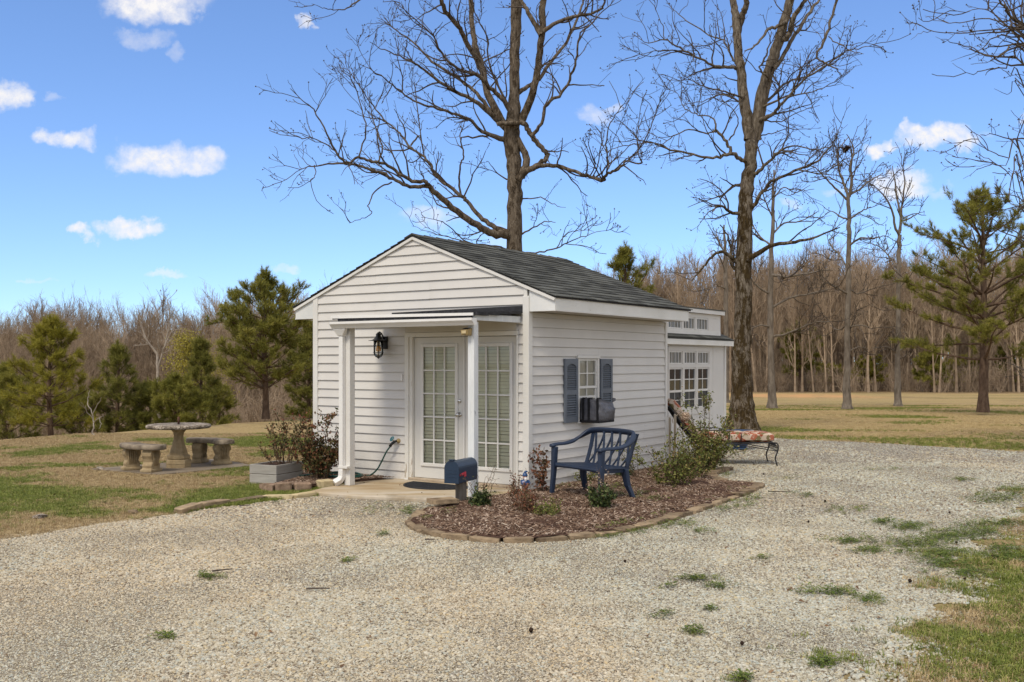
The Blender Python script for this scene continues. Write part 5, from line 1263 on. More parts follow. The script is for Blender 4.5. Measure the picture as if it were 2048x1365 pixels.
def walk(rg, p, d, L, n, wig, up):
    P = [p]; d = unit(d)
    for i in range(n):
        d = unit(d + rg.normal(0, wig, 3) + np.array([0, 0, up])); p = p + d * (L / n); P.append(p)
    return np.array(P)


def offshoots(g, rg, P, r0, r1, lv, spec):
    """side branches along a limb P (radius r0 at its foot, r1 at its tip), then theirs"""
    sp = spec[lv]; seg = np.linalg.norm(np.diff(P, axis=0), axis=1); cum = np.concatenate([[0], np.cumsum(seg)]); L = cum[-1]
    n = rg.poisson(L * sp['per_m']); t0 = sp.get('from', 0.2)
    for t in t0 + (1 - t0) * rg.rand(n):
        s = t * L; i = min(np.searchsorted(cum, s) - 1, len(seg) - 1); i = max(i, 0); f = (s - cum[i]) / (seg[i] + 1e-9)
        p = P[i] + (P[i + 1] - P[i]) * f; T = unit(P[i + 1] - P[i]); rr = r0 + (r1 - r0) * t
        a = unit(np.cross(T, rg.normal(0, 1, 3))); ang = R(rg.uniform(*sp['ang']))
        d = T * math.cos(ang) + a * math.sin(ang)
        if sp.get('flat'): d[1] *= sp['flat']
        d = unit(d + np.array([0, 0, sp['up']]))
        l = rg.uniform(*sp['len']) * (1 - 0.45 * t); ra = max(sp['rmin'], min(rr * 0.6, sp['rmax'])); rb = max(sp['rmin'] * 0.8, ra * 0.35); m = sp['seg']
        Q = walk(rg, p, d, l, m, sp['wig'], sp['curl'])
        g.tube(Q, np.linspace(ra, rb, m + 1), sp['sides'])
        if sp.get('bud') and rg.rand() < sp['bud']:
            q = Q[-1]; b = sp['budr']; g.add([q + np.array([b, 0, 0]), q + np.array([-b, 0.3 * b, 0]), q + np.array([0, -b, 0.4 * b]), q + np.array([0, 0.2 * b, 1.6 * b])], None, [(0, 2, 1), (0, 1, 3), (1, 2, 3), (2, 0, 3)])
        if lv + 1 < len(spec): offshoots(g, rg, Q, ra, rb, lv + 1, spec)


def limb(trk, pts, Y0, Y1, rg, k=3):
    """photo-traced limb: (x, y, width) in pixels, running from distance Y0 to Y1"""
    n = len(pts); P = []; W = []
    for i, (x, y, w) in enumerate(pts):
        Y = Y0 + (Y1 - Y0) * (i / (n - 1)) ** 1.1; P.append(np.array(at(x, y, Y))); W.append(w * Y / 2024 / 2)
    P = smooth_path(P, k); W = np.interp(np.linspace(0, 1, len(P)), np.linspace(0, 1, n), W)
    P[1:-1] += rg.normal(0, 0.012, P[1:-1].shape)
    return P, W


def c1(*p):  # crop of the middle tree -> photograph pixels
    return [(530 + x / 2.676, y / 2.676, w / 2.676) for x, y, w in p]
def c2(*p):
    return [(1200 + x / 3.413, y / 3.413, w / 3.413) for x, y, w in p]
def c3(*p):
    return [(1748 + x / 3.25, y / 3.25, w / 3.25) for x, y, w in p]


OAK = [dict(per_m=3.1, ang=(28, 70), up=0.22, len=(0.5, 1.6), rmin=0.008, rmax=0.022, wig=0.20, curl=0.05, seg=6, sides=4, **{'from': 0.12}),
       dict(per_m=4.2, ang=(25, 65), up=0.12, len=(0.2, 0.7), rmin=0.0055, rmax=0.012, wig=0.22, curl=0.04, seg=4, sides=3, bud=0.35, budr=0.022),
       dict(per_m=2.6, ang=(25, 60), up=0.1, len=(0.1, 0.3), rmin=0.0045, rmax=0.008, wig=0.25, curl=0.03, seg=2, sides=3, bud=0.45, budr=0.02)]


def big_tree(label, name, trunk, trunkY, limbs, seed, barkm, twigm, base_xy, flare=1.0, spec=OAK):
    rg = np.random.RandomState(seed)
    t = thing(name, label, 'tree', (base_xy[0], base_xy[1], 0))
    off = np.array([base_xy[0], base_xy[1], 0])
    g = Geo(); tw = Geo()
    P, W = limb(None, trunk, trunkY, trunkY, rg, 4); P -= off; W = W * flare
    n = 14; an = np.arange(n) * 2 * math.pi / n
    V = []
    lump = rg.normal(0, 0.05, (n,))
    for i in range(len(P)):
        wob_ = 1 + lump * (1.6 if i < 3 else 0.8) + rg.normal(0, 0.025, n)
        V.append(P[i] + np.stack([np.cos(an) * W[i] * wob_, np.sin(an) * W[i] * wob_, np.zeros(n)], 1))
    V = np.concatenate(V); m = len(P); i = np.arange(m - 1)[:, None] * n; j = np.arange(n)[None]; k = (j + 1) % n
    g.add(V, np.stack([i + j, i + k, i + n + k, i + n + j], -1).reshape(-1, 4))
    tr = g.build('trunk', barkm, t, True, fix=False)
    bg_ = Geo()
    for item in limbs:
        pts, y0, y1 = item[:3]; dens = item[3] if len(item) > 3 else 1.0
        P, W = limb(None, pts, y0, y1, rg, 4); P = P - off
        sides = 9 if W[0] > 0.08 else (7 if W[0] > 0.04 else 5)
        bg_.tube(P, W, sides)
        if dens > 0:
            sp = [dict(s) for s in spec]; sp[0]['per_m'] *= dens
            offshoots(tw, rg, P, W[0], W[-1], 0, sp)
    bg_.build('limbs', barkm, t, True, fix=False)
    tw.build('crown', twigm, t, False, fix=False)
    return t


TY = 25.0
mid_trunk = c1((1335, 1960, 130), (1335, 1900, 105), (1335, 1700, 96), (1335, 1350, 90), (1335, 1150, 82), (1336, 1000, 84), (1326, 860, 82), (1318, 730, 92), (1325, 640, 82), (1333, 500, 58), (1335, 350, 55), (1340, 200, 58), (1345, 0, 62), (1345, -250, 48), (1350, -600, 30), (1345, -900, 14))
mid_limbs = [
    (c1((1320, 1262, 48), (1280, 1255, 46), (1200, 1245, 40), (1110, 1190, 36), (1000, 1110, 33), (930, 1050, 30), (870, 990, 28)), TY, TY - 1.6, .5),
    (c1((870, 990, 24), (860, 975, 22), (790, 970, 20), (720, 930, 18), (640, 880, 16), (560, 860, 15), (500, 845, 14), (440, 870, 12), (390, 830, 12), (330, 720, 9), (260, 590, 7), (200, 540, 5), (135, 475, 3)), TY - 1.6, TY - 3.4, 1.1),
    (c1((870, 1000, 22), (780, 1000, 20), (700, 970, 18), (640, 935, 16), (560, 905, 14), (460, 880, 13), (330, 880, 9), (230, 895, 6), (165, 922, 3)), TY - 1.6, TY - 2.2, 1.0),
    (c1((390, 830, 8), (330, 770, 7), (250, 740, 5), (200, 740, 5), (130, 715, 4), (20, 690, 2)), TY - 3.0, TY - 3.6, 1.2),
    (c1((500, 845, 9), (540, 700, 8), (510, 560, 6), (470, 440, 5), (400, 365, 3)), TY - 2.6, TY - 3.0, 1.2),
    (c1((600, 870, 10), (630, 800, 9), (590, 680, 7), (560, 560, 5), (545, 470, 3)), TY - 2.3, TY - 1.4, 1.1),
    (c1((680, 975, 9), (605, 1010, 8), (570, 1060, 7), (550, 1110, 6), (570, 1140, 5), (520, 1170, 4), (450, 1195, 3)), TY - 1.9, TY - 2.3, .6),
    (c1((265, 885, 6), (268, 930, 5), (245, 968, 4), (200, 965, 2)), TY - 2.2, TY - 2.4, .4),
    (c1((1310, 1250, 34), (1220, 1210, 27), (1150, 1160, 24), (1080, 1080, 20), (1050, 1050, 20), (960, 980, 18), (900, 920, 16), (880, 870, 14), (820, 820, 13), (775, 785, 12), (740, 740, 11), (690, 690, 9), (620, 620, 8), (560, 540, 6), (450, 385, 4), (400, 360, 2)), TY, TY + 1.8, 1.0),
    (c1((780, 780, 10), (830, 730, 9), (850, 830, 7), (810, 560, 6), (800, 440, 4)), TY + 1.0, TY + 1.4, .9),
    (c1((1050, 1050, 12), (1038, 950, 11), (1050, 870, 9), (1065, 830, 9), (1055, 740, 8), (1130, 735, 10), (1200, 725, 12)), TY + .6, TY + .2, .6),
    (c1((1295, 752, 34), (1220, 730, 24), (1150, 690, 18), (1090, 640, 16), (1000, 605, 14), (900, 575, 12), (800, 545, 10), (700, 470, 8), (620, 410, 6), (500, 340, 3)), TY, TY - 2.2, 1.0),
    (c1((1290, 680, 50), (1230, 590, 42), (1185, 480, 36), (1170, 390, 34), (1130, 270, 32), (1112, 150, 28), (1100, 0, 26), (1090, -250, 18), (1060, -500, 8)), TY, TY + 1.6, .7),
    (c1((1170, 400, 30), (1120, 300, 28), (1065, 200, 26), (1035, 140, 25), (965, 60, 24), (945, 0, 24), (900, -150, 16), (850, -350, 8)), TY + .8, TY - .6, .9),
    (c1((1250, 650, 32), (1180, 590, 26), (1100, 530, 20), (1000, 480, 18), (880, 400, 14), (820, 350, 11), (720, 300, 8), (620, 260, 5), (560, 225, 3)), TY, TY - 1.5, 1.1),
    (c1((1210, 600, 24), (1130, 500, 19), (1050, 430, 16), (920, 350, 14), (820, 250, 10), (700, 160, 6), (635, 95, 3)), TY + .1, TY + 1.6, 1.2),
    (c1((1335, 650, 32), (1280, 540, 25), (1200, 470, 22), (1140, 405, 20), (1060, 380, 16), (960, 310, 12), (900, 200, 9), (800, 100, 6), (690, 10, 3)), TY - .1, TY - 2.5, 1.2),
    (c1((1360, 660, 46), (1410, 560, 42), (1450, 430, 38), (1470, 280, 36), (1482, 180, 36), (1490, 0, 34), (1500, -250, 24), (1530, -500, 10)), TY, TY - 1.0, .6),
    (c1((1478, 190, 30), (1440, 120, 26), (1400, 50, 22), (1370, 0, 20), (1330, -150, 12)), TY - .6, TY - .2, .5),
    (c1((1490, 170, 26), (1560, 120, 20), (1650, 90, 18), (1740, 75, 14), (1805, 45, 12), (1815, 0, 10), (1840, -120, 6)), TY - .7, TY - 1.6, .9),
    (c1((1345, 505, 28), (1410, 460, 22), (1480, 410, 20), (1530, 330, 18), (1600, 250, 16), (1650, 150, 14), (1690, 50, 12), (1705, 0, 10), (1730, -160, 6)), TY, TY + 1.5, .9),
    (c1((1425, 730, 22), (1480, 660, 18), (1510, 560, 18), (1590, 500, 16), (1640, 400, 14), (1670, 300, 12), (1680, 200, 9), (1750, 120, 7), (1870, 0, 4)), TY - .4, TY - 1.5, 1.1),
    (c1((1240, 668, 22), (1310, 660, 28), (1385, 658, 28), (1410, 700, 28), (1440, 750, 28), (1490, 800, 26), (1512, 840, 26), (1470, 880, 30), (1400, 915, 34), (1350, 965, 42)), TY - .35, TY - .3, .35),
    (c1((1340, 700, 30), (1380, 800, 36), (1400, 870, 40), (1370, 950, 44)), TY - .1, TY - .15, .3),
    (c1((1420, 905, 28), (1490, 885, 24), (1590, 895, 20), (1680, 930, 18), (1760, 955, 18), (1810, 965, 20), (1832, 930, 16), (1890, 910, 14), (1940, 860, 11), (2000, 800, 8), (2060, 690, 6), (2110, 560, 4), (2150, 500, 2)), TY - .3, TY - 2.4, 1.3),
    (c1((1840, 905, 9), (1825, 780, 8), (1850, 660, 6), (1900, 580, 4), (1950, 540, 2)), TY - 1.6, TY - 2.0, 1.3),
    (c1((1940, 860, 8), (2010, 880, 10), (2000, 820, 6), (1990, 700, 5), (2050, 560, 3)), TY - 1.9, TY - 2.6, 1.2),
    (c1((1300, 1340, 14), (1240, 1320, 10), (1090, 1300, 8), (1000, 1230, 6), (930, 1180, 4), (835, 1165, 2)), TY, TY - 1.2, .8),
    (c1((1090, 1300, 7), (1000, 1275, 6), (900, 1250, 4), (785, 1210, 2)), TY - .8, TY - 1.2, .8),
    (c1((1295, 962, 9), (1240, 920, 6), (1195, 865, 3)), TY - .1, TY - .5, .6),
    (c1((1375, 1255, 11), (1440, 1220, 8), (1500, 1190, 6), (1555, 1192, 3)), TY, TY - .8, .8),
    (c1((1380, 1360, 14), (1470, 1352, 9), (1560, 1330, 8), (1640, 1290, 6), (1750, 1250, 4), (1865, 1222, 2)), TY, TY - 1.6, .8),
    (c1((1560, 1330, 6), (1610, 1260, 5), (1680, 1235, 4), (1760, 1240, 2)), TY - .8, TY - 1.2, .7),
    (c1((1375, 1065, 8), (1480, 1060, 6), (1550, 1100, 4), (1610, 1112, 2)), TY, TY - .8, .8),
    (c1((1345, -250, 22), (900, -180, 18), (640, -60, 12), (510, 0, 9), (440, 45, 7), (380, 52, 5), (320, 48, 4), (250, 22, 2)), TY, TY - 2.5, .35),
    (c1((1300, 560, 14), (1200, 350, 10), (1190, 200, 8), (1120, 60, 6), (1080, -60, 4)), TY - .2, TY - 1.2, 1.0),
]
tb_ = at(1029, 800, TY)
big_tree('tall bare oak with spreading crooked limbs rising behind the little house', 'oak_tree', mid_trunk, TY, mid_limbs, 3, MAT['bark'], MAT['twig'], (tb_.x, TY))

RY = 24.75
rt_trunk = [(1485, 868, 104), (1485, 858, 84), (1484, 835, 64), (1483, 800, 52), (1482, 740, 44), (1484, 680, 40), (1486, 600, 38), (1488, 500, 36), (1490, 430, 33)] + c2((1000, 1300, 112), (1020, 1150, 98), (1030, 1020, 96), (1040, 900, 118))
rt_limbs = [
    (c2((1020, 960, 80), (1002, 800, 76), (975, 650, 70), (960, 480, 62), (940, 350, 58), (935, 200, 56), (925, 100, 52), (905, 0, 45), (880, -200, 32), (860, -500, 12)), RY, RY + .6, .35),
    (c2((950, 190, 36), (975, 110, 42), (990, 60, 42), (1000, 0, 38), (1030, -200, 24), (1060, -400, 10)), RY + .4, RY - .3, .4),
    (c2((1060, 960, 84), (1078, 850, 86), (1110, 650, 90), (1150, 500, 76), (1200, 350, 74), (1240, 220, 68), (1270, 100, 62), (1300, 0, 60), (1340, -200, 40), (1380, -500, 14)), RY, RY - .6, .35),
    (c2((1245, 270, 40), (1290, 240, 38), (1310, 150, 36), (1350, 70, 30), (1400, 0, 24), (1450, -150, 12)), RY - .4, RY - 1.1, .6),
    (c2((1175, 470, 34), (1225, 430, 28), (1300, 290, 28), (1360, 190, 26), (1430, 80, 22), (1500, 0, 16), (1560, -100, 10)), RY - .4, RY + .8, .8),
    (c2((1155, 560, 18), (1140, 520, 15), (1095, 480, 14), (1120, 400, 14), (1150, 320, 10), (1170, 220, 6)), RY - .3, RY - .8, .7),
    (c2((1270, 150, 28), (1230, 175, 24), (1150, 200, 20), (1100, 270, 16), (1040, 330, 12), (985, 350, 6)), RY - .5, RY - 1.2, .7),
    (c2((1080, 850, 38), (1110, 815, 32), (1180, 780, 24), (1230, 720, 20), (1330, 610, 16), (1430, 520, 14), (1560, 440, 12), (1680, 350, 8), (1790, 330, 6), (1885, 298, 3)), RY - .1, RY - 2.0, 1.2),
    (c2((1100, 740, 24), (1150, 680, 20), (1280, 560, 14), (1400, 525, 10), (1500, 450, 8), (1650, 380, 4)), RY - .2, RY + 1.6, 1.2),
    (c2((1095, 740, 22), (1140, 720, 18), (1280, 660, 11), (1450, 630, 8), (1600, 560, 5), (1720, 470, 3)), RY - .1, RY - 1.2, 1.2),
    (c2((1080, 830, 14), (1120, 820, 12), (1240, 830, 8), (1350, 770, 6), (1500, 720, 3)), RY, RY + 1.0, 1.0),
    (c2((1650, 520, 5), (1600, 465, 9), (1530, 430, 14), (1480, 395, 14), (1510, 320, 18), (1550, 240, 20), (1580, 140, 18), (1610, 0, 18), (1640, -150, 14)), RY - 1.6, RY - 1.9, .9),
    (c2((1560, 250, 8), (1640, 310, 8), (1720, 350, 6), (1800, 370, 3)), RY - 1.7, RY - 2.2, .9),
    (c2((1030, 1215, 34), (1070, 1180, 28), (1120, 1140, 22), (1180, 1080, 18), (1250, 1020, 14), (1340, 1000, 10), (1480, 1020, 7), (1600, 1000, 3)), RY, RY - 1.4, 1.2),
    (c2((1012, 1440, 34), (1060, 1390, 28), (1150, 1260, 22), (1240, 1210, 20), (1350, 1160, 18), (1470, 1110, 14), (1560, 1020, 10), (1620, 920, 6), (1662, 795, 3)), RY, RY - 1.0, 1.1),
    (c2((1350, 1160, 11), (1500, 1185, 8), (1600, 1140, 6), (1720, 1060, 3)), RY - .5, RY - 1.5, 1.1),
    (c2((1050, 930, 12), (1090, 925, 10), (1170, 910, 7), (1280, 880, 5), (1420, 850, 2)), RY, RY + .6, .8),
    (c2((1030, 1125, 34), (1000, 1108, 30), (940, 1078, 28), (900, 1050, 26), (820, 1075, 20), (700, 1075, 16), (560, 1040, 14), (420, 1005, 12), (350, 975, 8), (230, 985, 7), (100, 1010, 5), (0, 1070, 2)), RY, RY - 2.0, 1.1),
    (c2((895, 1050, 24), (880, 1000, 22), (840, 940, 20), (790, 890, 18), (775, 900, 12), (740, 912, 10), (610, 890, 9), (500, 930, 8), (440, 980, 5), (380, 1010, 3)), RY - .4, RY - .8, 1.1),
    (c2((790, 890, 15), (785, 840, 13), (760, 800, 10), (650, 780, 8), (570, 730, 6), (530, 640, 4), (440, 600, 2)), RY - .5, RY + .3, 1.2),
    (c2((880, 960, 12), (930, 880, 10), (945, 830, 8), (900, 740, 6), (830, 680, 4)), RY - .4, RY - .9, .9),
    (c2((962, 475, 34), (925, 468, 28), (850, 455, 20), (770, 450, 18), (700, 410, 15), (600, 360, 13), (520, 315, 11), (440, 270, 9), (330, 300, 6), (230, 240, 3)), RY + .3, RY - 1.6, 1.1),
    (c2((590, 355, 9), (480, 340, 7), (330, 358, 5), (170, 402, 2)), RY - .8, RY - 1.2, .9),
    (c2((440, 265, 7), (430, 170, 6), (390, 90, 4), (370, 0, 3)), RY - 1.2, RY - 1.4, .9),
    (c2((950, 450, 20), (910, 415, 16), (880, 350, 13), (840, 280, 11), (750, 240, 9), (620, 160, 8), (520, 80, 5), (450, 20, 3)), RY + .3, RY + 1.4, 1.0),
    (c2((978, 672, 18), (940, 658, 15), (850, 630, 11), (740, 600, 9), (640, 560, 6), (540, 500, 3)), RY, RY - 1.2, 1.2),
    (c2((980, 705, 15), (940, 690, 12), (820, 650, 9), (700, 690, 6), (560, 720, 3)), RY, RY + 1.2, 1.1),
    ([(1487, 524, 14), (1500, 516, 12), (1540, 492, 8), (1580, 485, 7), (1620, 478, 5), (1680, 455, 2)], RY, RY - 1.2, 1.0),
    ([(1476, 525, 11), (1455, 510, 8), (1437, 504, 6), (1420, 518, 5), (1402, 540, 4), (1384, 562, 2)], RY, RY - .8, .5),
    ([(1478, 540, 9), (1462, 530, 6), (1458, 480, 4), (1440, 450, 2)], RY, RY + .6, .9),
    ([(1484, 430, 9), (1460, 425, 6), (1440, 410, 4), (1424, 425, 2)], RY, RY - .6, 1.0),
    ([(1494, 370, 9), (1470, 372, 6), (1452, 385, 4), (1438, 402, 2)], RY, RY + .4, .8),
]
big_tree('bare oak with a moss-dark forked trunk standing past the cabin', 'oak_tree', rt_trunk, RY, rt_limbs, 5, MAT['mossbark'], MAT['twig'], (5.64, RY), 0.86)

# a tree whose trunk stands outside the picture but whose twigs hang into it
SY = 19.0
side_trunk = [(2330, 900, 70), (2325, 860, 48), (2320, 700, 42), (2318, 400, 38), (2310, 100, 34), (2315, -200, 26), (2300, -500, 12)]
def s3(y, *p): return [(2316, y, 22), (2200, y - 40 + 20, 18)] + c3(*p)
side_limbs = [
    (s3(170, (975, 165, 16), (900, 120, 15), (860, 70, 14), (840, 40, 13), (815, 0, 12), (790, -80, 8)), SY, SY - .5, .6),
    (s3(230, (975, 185, 13), (870, 190, 10), (720, 202, 8), (500, 215, 6), (400, 206, 5), (300, 222, 3), (240, 260, 2)), SY, SY - 1, 0.56),
    (s3(210, (975, 165, 12), (870, 140, 9), (700, 125, 7), (560, 140, 6), (450, 150, 4), (330, 105, 2)), SY, SY + .8, 0.56),
    (s3(330, (975, 330, 13), (850, 350, 10), (750, 375, 8), (650, 315, 6), (520, 280, 5), (400, 240, 2)), SY, SY - .7, 0.56),
    (s3(260, (975, 230, 11), (860, 225, 9), (760, 260, 7), (680, 330, 5), (500, 400, 2)), SY, SY + .6, 0.56),
    (s3(420, (975, 420, 10), (850, 440, 8), (770, 450, 7), (700, 460, 6), (620, 480, 4), (510, 412, 2)), SY, SY - .4, 0.50),
    (s3(560, (975, 540, 8), (890, 490, 6), (830, 450, 3)), SY, SY + .3, 0.50),
    (s3(640, (975, 625, 6), (880, 620, 4), (780, 578, 2)), SY, SY + .5, .5),
    (s3(300, (975, 290, 9), (900, 200, 8), (880, 60, 7), (800, 20, 5), (700, 0, 4), (600, -40, 2)), SY, SY + 1.0, 0.56),
    (s3(260, (975, 240, 9), (850, 160, 7), (720, 60, 5), (560, 80, 4), (430, 18, 2)), SY, SY - 1.0, 0.56),
    (s3(1080, (975, 1070, 9), (870, 1030, 7), (760, 980, 6), (690, 930, 5), (650, 860, 2)), SY, SY - .6, 0.62),
    (s3(1230, (975, 1210, 9), (900, 1150, 7), (800, 1070, 6), (690, 1010, 4), (590, 950, 2)), SY, SY + .4, 0.62),
    (s3(1340, (975, 1330, 8), (870, 1300, 6), (800, 1275, 4), (755, 1258, 2)), SY, SY - .4, 0.50),
    (s3(1120, (975, 1090, 6), (860, 1080, 5), (740, 1070, 3), (645, 1088, 2)), SY, SY + .3, .7),
]
bx = at(2330, 860, SY)
big_tree('tree with fine bare branches reaching in above the pine, its trunk out of sight', 'bare_tree', side_trunk, SY, side_limbs, 8, MAT['bark'], MAT['twig'], (bx.x, SY))

# bare trees standing in the field
FIELD = [dict(per_m=2.6, ang=(30, 70), up=0.20, len=(0.7, 2.0), rmin=0.014, rmax=0.05, wig=0.22, curl=0.05, seg=6, sides=4, **{'from': 0.1}),
         dict(per_m=3.4, ang=(25, 65), up=0.15, len=(0.35, 1.0), rmin=0.010, rmax=0.018, wig=0.26, curl=0.05, seg=4, sides=3, bud=0.3, budr=0.03),
         dict(per_m=2.2, ang=(25, 60), up=0.1, len=(0.2, 0.5), rmin=0.008, rmax=0.010, wig=0.25, curl=0.03, seg=2, sides=3, bud=0.4, budr=0.03)]


def field_tree(label, px, by, Y, trunk, limbs, seed):
    b = at(px, by, Y); return big_tree(label, 'bare_tree', trunk, Y, limbs, seed, MAT['palebark'], MAT['twig'], (b.x, Y), spec=FIELD)


def t8(*p): return [(1408 + x / 2.069, 240 + y / 2.069, w / 2.069) for x, y, w in p]
y = 41.0
field_tree('pale straight bare tree next beyond the mossy oak', 1545, 812, y, [(1545, 816, 24), (1545, 800, 18), (1543, 750, 13), (1541, 650, 12), (1542, 560, 10), (1544, 480, 8), (1546, 400, 6), (1548, 340, 3)],
    [(t8((275, 640, 16), (340, 650, 9), (430, 635, 8), (520, 620, 4)), y, y - 1.5, .9), (t8((278, 780, 10), (350, 740, 9), (440, 720, 6), (520, 700, 3)), y, y + 1, .9), (t8((280, 900, 10), (360, 880, 8), (450, 840, 5), (520, 835, 3)), y, y - 2, 1),
     (t8((270, 720, 9), (220, 690, 7), (170, 620, 5), (130, 560, 3)), y, y - 1, 1), (t8((278, 480, 9), (330, 430, 7), (400, 420, 5), (470, 380, 3)), y, y + 1, 1), (t8((276, 520, 9), (220, 470, 6), (180, 380, 4)), y, y + 1, 1), (t8((282, 400, 7), (250, 330, 5), (230, 250, 3)), y, y - 1, 1),
     (t8((284, 330, 6), (330, 280, 5), (380, 300, 4), (440, 270, 2)), y, y + 1, 1), (t8((272, 860, 10), (230, 850, 6), (170, 880, 3)), y, y - 1, .9), (t8((285, 280, 6), (300, 200, 4), (310, 120, 2)), y, y, 1)], 31)
y = 40.0
field_tree('bare tree with a charred hollow at its foot and a dark nest high up', 1694, 812, y, [(1695, 818, 26), (1694, 802, 17), (1694, 740, 12), (1695, 650, 11), (1697, 560, 10), (1698, 480, 9), (1698, 430, 8), (1696, 390, 7)],
    [(t8((600, 320, 14), (610, 250, 12), (605, 190, 9), (620, 120, 6), (590, 60, 3)), y, y - .8, 1), (t8((598, 330, 12), (580, 270, 10), (560, 210, 8), (555, 130, 5), (600, 70, 3)), y, y + .9, 1), (t8((590, 330, 10), (540, 280, 8), (500, 240, 6), (460, 200, 4), (400, 170, 2)), y, y - 1.4, 1.1),
     (t8((605, 310, 9), (640, 290, 8), (690, 250, 6), (740, 220, 3)), y, y + 1.2, 1), (t8((590, 410, 8), (560, 400, 7), (530, 380, 4), (500, 390, 2)), y, y + .8, 1), (t8((605, 410, 8), (650, 380, 6), (690, 360, 3)), y, y - 1, 1), (t8((600, 520, 9), (650, 490, 8), (700, 490, 6), (750, 480, 3)), y, y - 1.5, .8),
     (t8((590, 610, 8), (560, 560, 7), (520, 510, 6), (560, 460, 3)), y, y + 1, .9), (t8((598, 720, 8), (540, 690, 6), (480, 660, 3)), y, y - 1, .8), (t8((596, 840, 8), (560, 870, 6), (520, 850, 3)), y, y + 1, .9), (t8((600, 860, 7), (650, 850, 5), (700, 870, 3)), y, y - 1, .9), (t8((598, 700, 7), (640, 720, 5), (690, 700, 3)), y, y + 1, .9), (t8((596, 960, 6), (640, 940, 4), (680, 950, 2)), y, y + 1, .9)], 33)
nest = thing('nest', 'small dark leafy nest in the top of the bare tree', 'nest', at(1690, 298, 39.6))
rg = np.random.RandomState(4); g = Geo()
for i in range(60):
    p = rg.normal(0, 0.07, 3) * np.array([1, 1, 1.1]); d = unit(rg.normal(0, 1, 3)) * 0.10; e = unit(rg.normal(0, 1, 3)) * 0.045; g.add([p - d, p + e, p + d, p - e], [(0, 1, 2, 3)])
g.build('leaves', MAT['seedball'], nest, fix=False)
y = 42.5
field_tree('slender bare tree with three upright forks before the young pines', 1797, 806, y, [(1796, 812, 20), (1795, 798, 14), (1795, 720, 10), (1796, 640, 9), (1797, 560, 8), (1798, 500, 8), (1799, 470, 8)],
    [(t8((808, 480, 12), (790, 440, 10), (775, 370, 8), (740, 310, 6), (700, 270, 4), (660, 250, 2)), y, y - 1, .8), (t8((810, 470, 12), (812, 400, 10), (800, 330, 8), (790, 260, 6), (780, 190, 3)), y, y + .6, .7), (t8((812, 460, 11), (818, 380, 9), (825, 310, 7), (830, 250, 5), (815, 180, 2)), y, y - .4, .7), (t8((815, 420, 7), (850, 410, 6), (880, 390, 4), (912, 382, 2)), y, y - 1, .6),
     (t8((802, 620, 8), (770, 570, 6), (730, 530, 5), (690, 510, 3)), y, y + 1, .9), (t8((803, 700, 7), (850, 650, 5), (880, 600, 3)), y, y - 1, .8), (t8((800, 970, 6), (760, 940, 5), (700, 945, 3)), y, y - 1, 1.2), (t8((800, 960, 6), (840, 935, 4), (870, 950, 2)), y, y + 1, 1), (t8((801, 800, 6), (770, 770, 4), (740, 780, 2)), y, y, .9)], 35)
y = 46.0
field_tree('thin grey bare tree half hidden behind the mossy oak trunk', 1452, 800, y, [(1453, 806, 14), (1452, 780, 10), (1452, 650, 9), (1452, 560, 8), (1450, 500, 6), (1448, 450, 3)],
    [(t8((92, 640, 8), (70, 580, 6), (40, 540, 4), (10, 560, 2)), y, y - 1, 1.1), (t8((92, 600, 8), (110, 540, 6), (120, 480, 4)), y, y + 1, 1.1), (t8((92, 560, 7), (60, 500, 5), (50, 450, 3)), y, y + 1, 1.1), (t8((90, 700, 6), (60, 690, 4), (20, 700, 2)), y, y - 1, 1)], 37)

# small bare sapling and dead tree on the far side of the yard
SAP = [dict(per_m=2.4, ang=(25, 55), up=0.3, len=(0.15, 0.4), rmin=0.006, rmax=0.010, wig=0.18, curl=0.05, seg=3, sides=3)]
def sapling():
    t = thing('sapling', 'knee-high leafless pale sapling on the lawn crest', 'tree', (-9.67, 23.41, 0)); rg = np.random.RandomState(12); off = np.array([-9.67, 23.41, 0]); g = Geo(); tw = Geo()
    P, W = limb(None, [(189, 873, 4), (185, 862, 3), (187, 845, 2.6), (185, 828, 2.2)], 23.41, 23.41, rg, 3); g.tube(P - off, W, 6); g.build('trunk', MAT['whitebark'], t, True, fix=False)
    for L, a, b in (([(187, 845, 2), (200, 836, 1.6), (208, 832, .8)], 23.4, 23.2), ([(186, 832, 2), (178, 815, 1.6), (176, 798, 1.3), (180, 782, .8)], 23.4, 23.6), ([(185, 828, 2), (196, 808, 1.6), (203, 795, .8)], 23.4, 23.2), ([(186, 838, 2), (170, 818, 1.5), (163, 806, .8)], 23.4, 23.1), ([(199, 836, 1.4), (203, 848, 1.2), (198, 858, .8)], 23.3, 23.2)):
        P, W = limb(None, L, a, b, rg, 3); tw.tube(P - off, W, 5); offshoots(tw, rg, P - off, W[0], W[-1], 0, SAP)
    tw.build('crown', MAT['whitebark'], t, True, fix=False)
sapling()
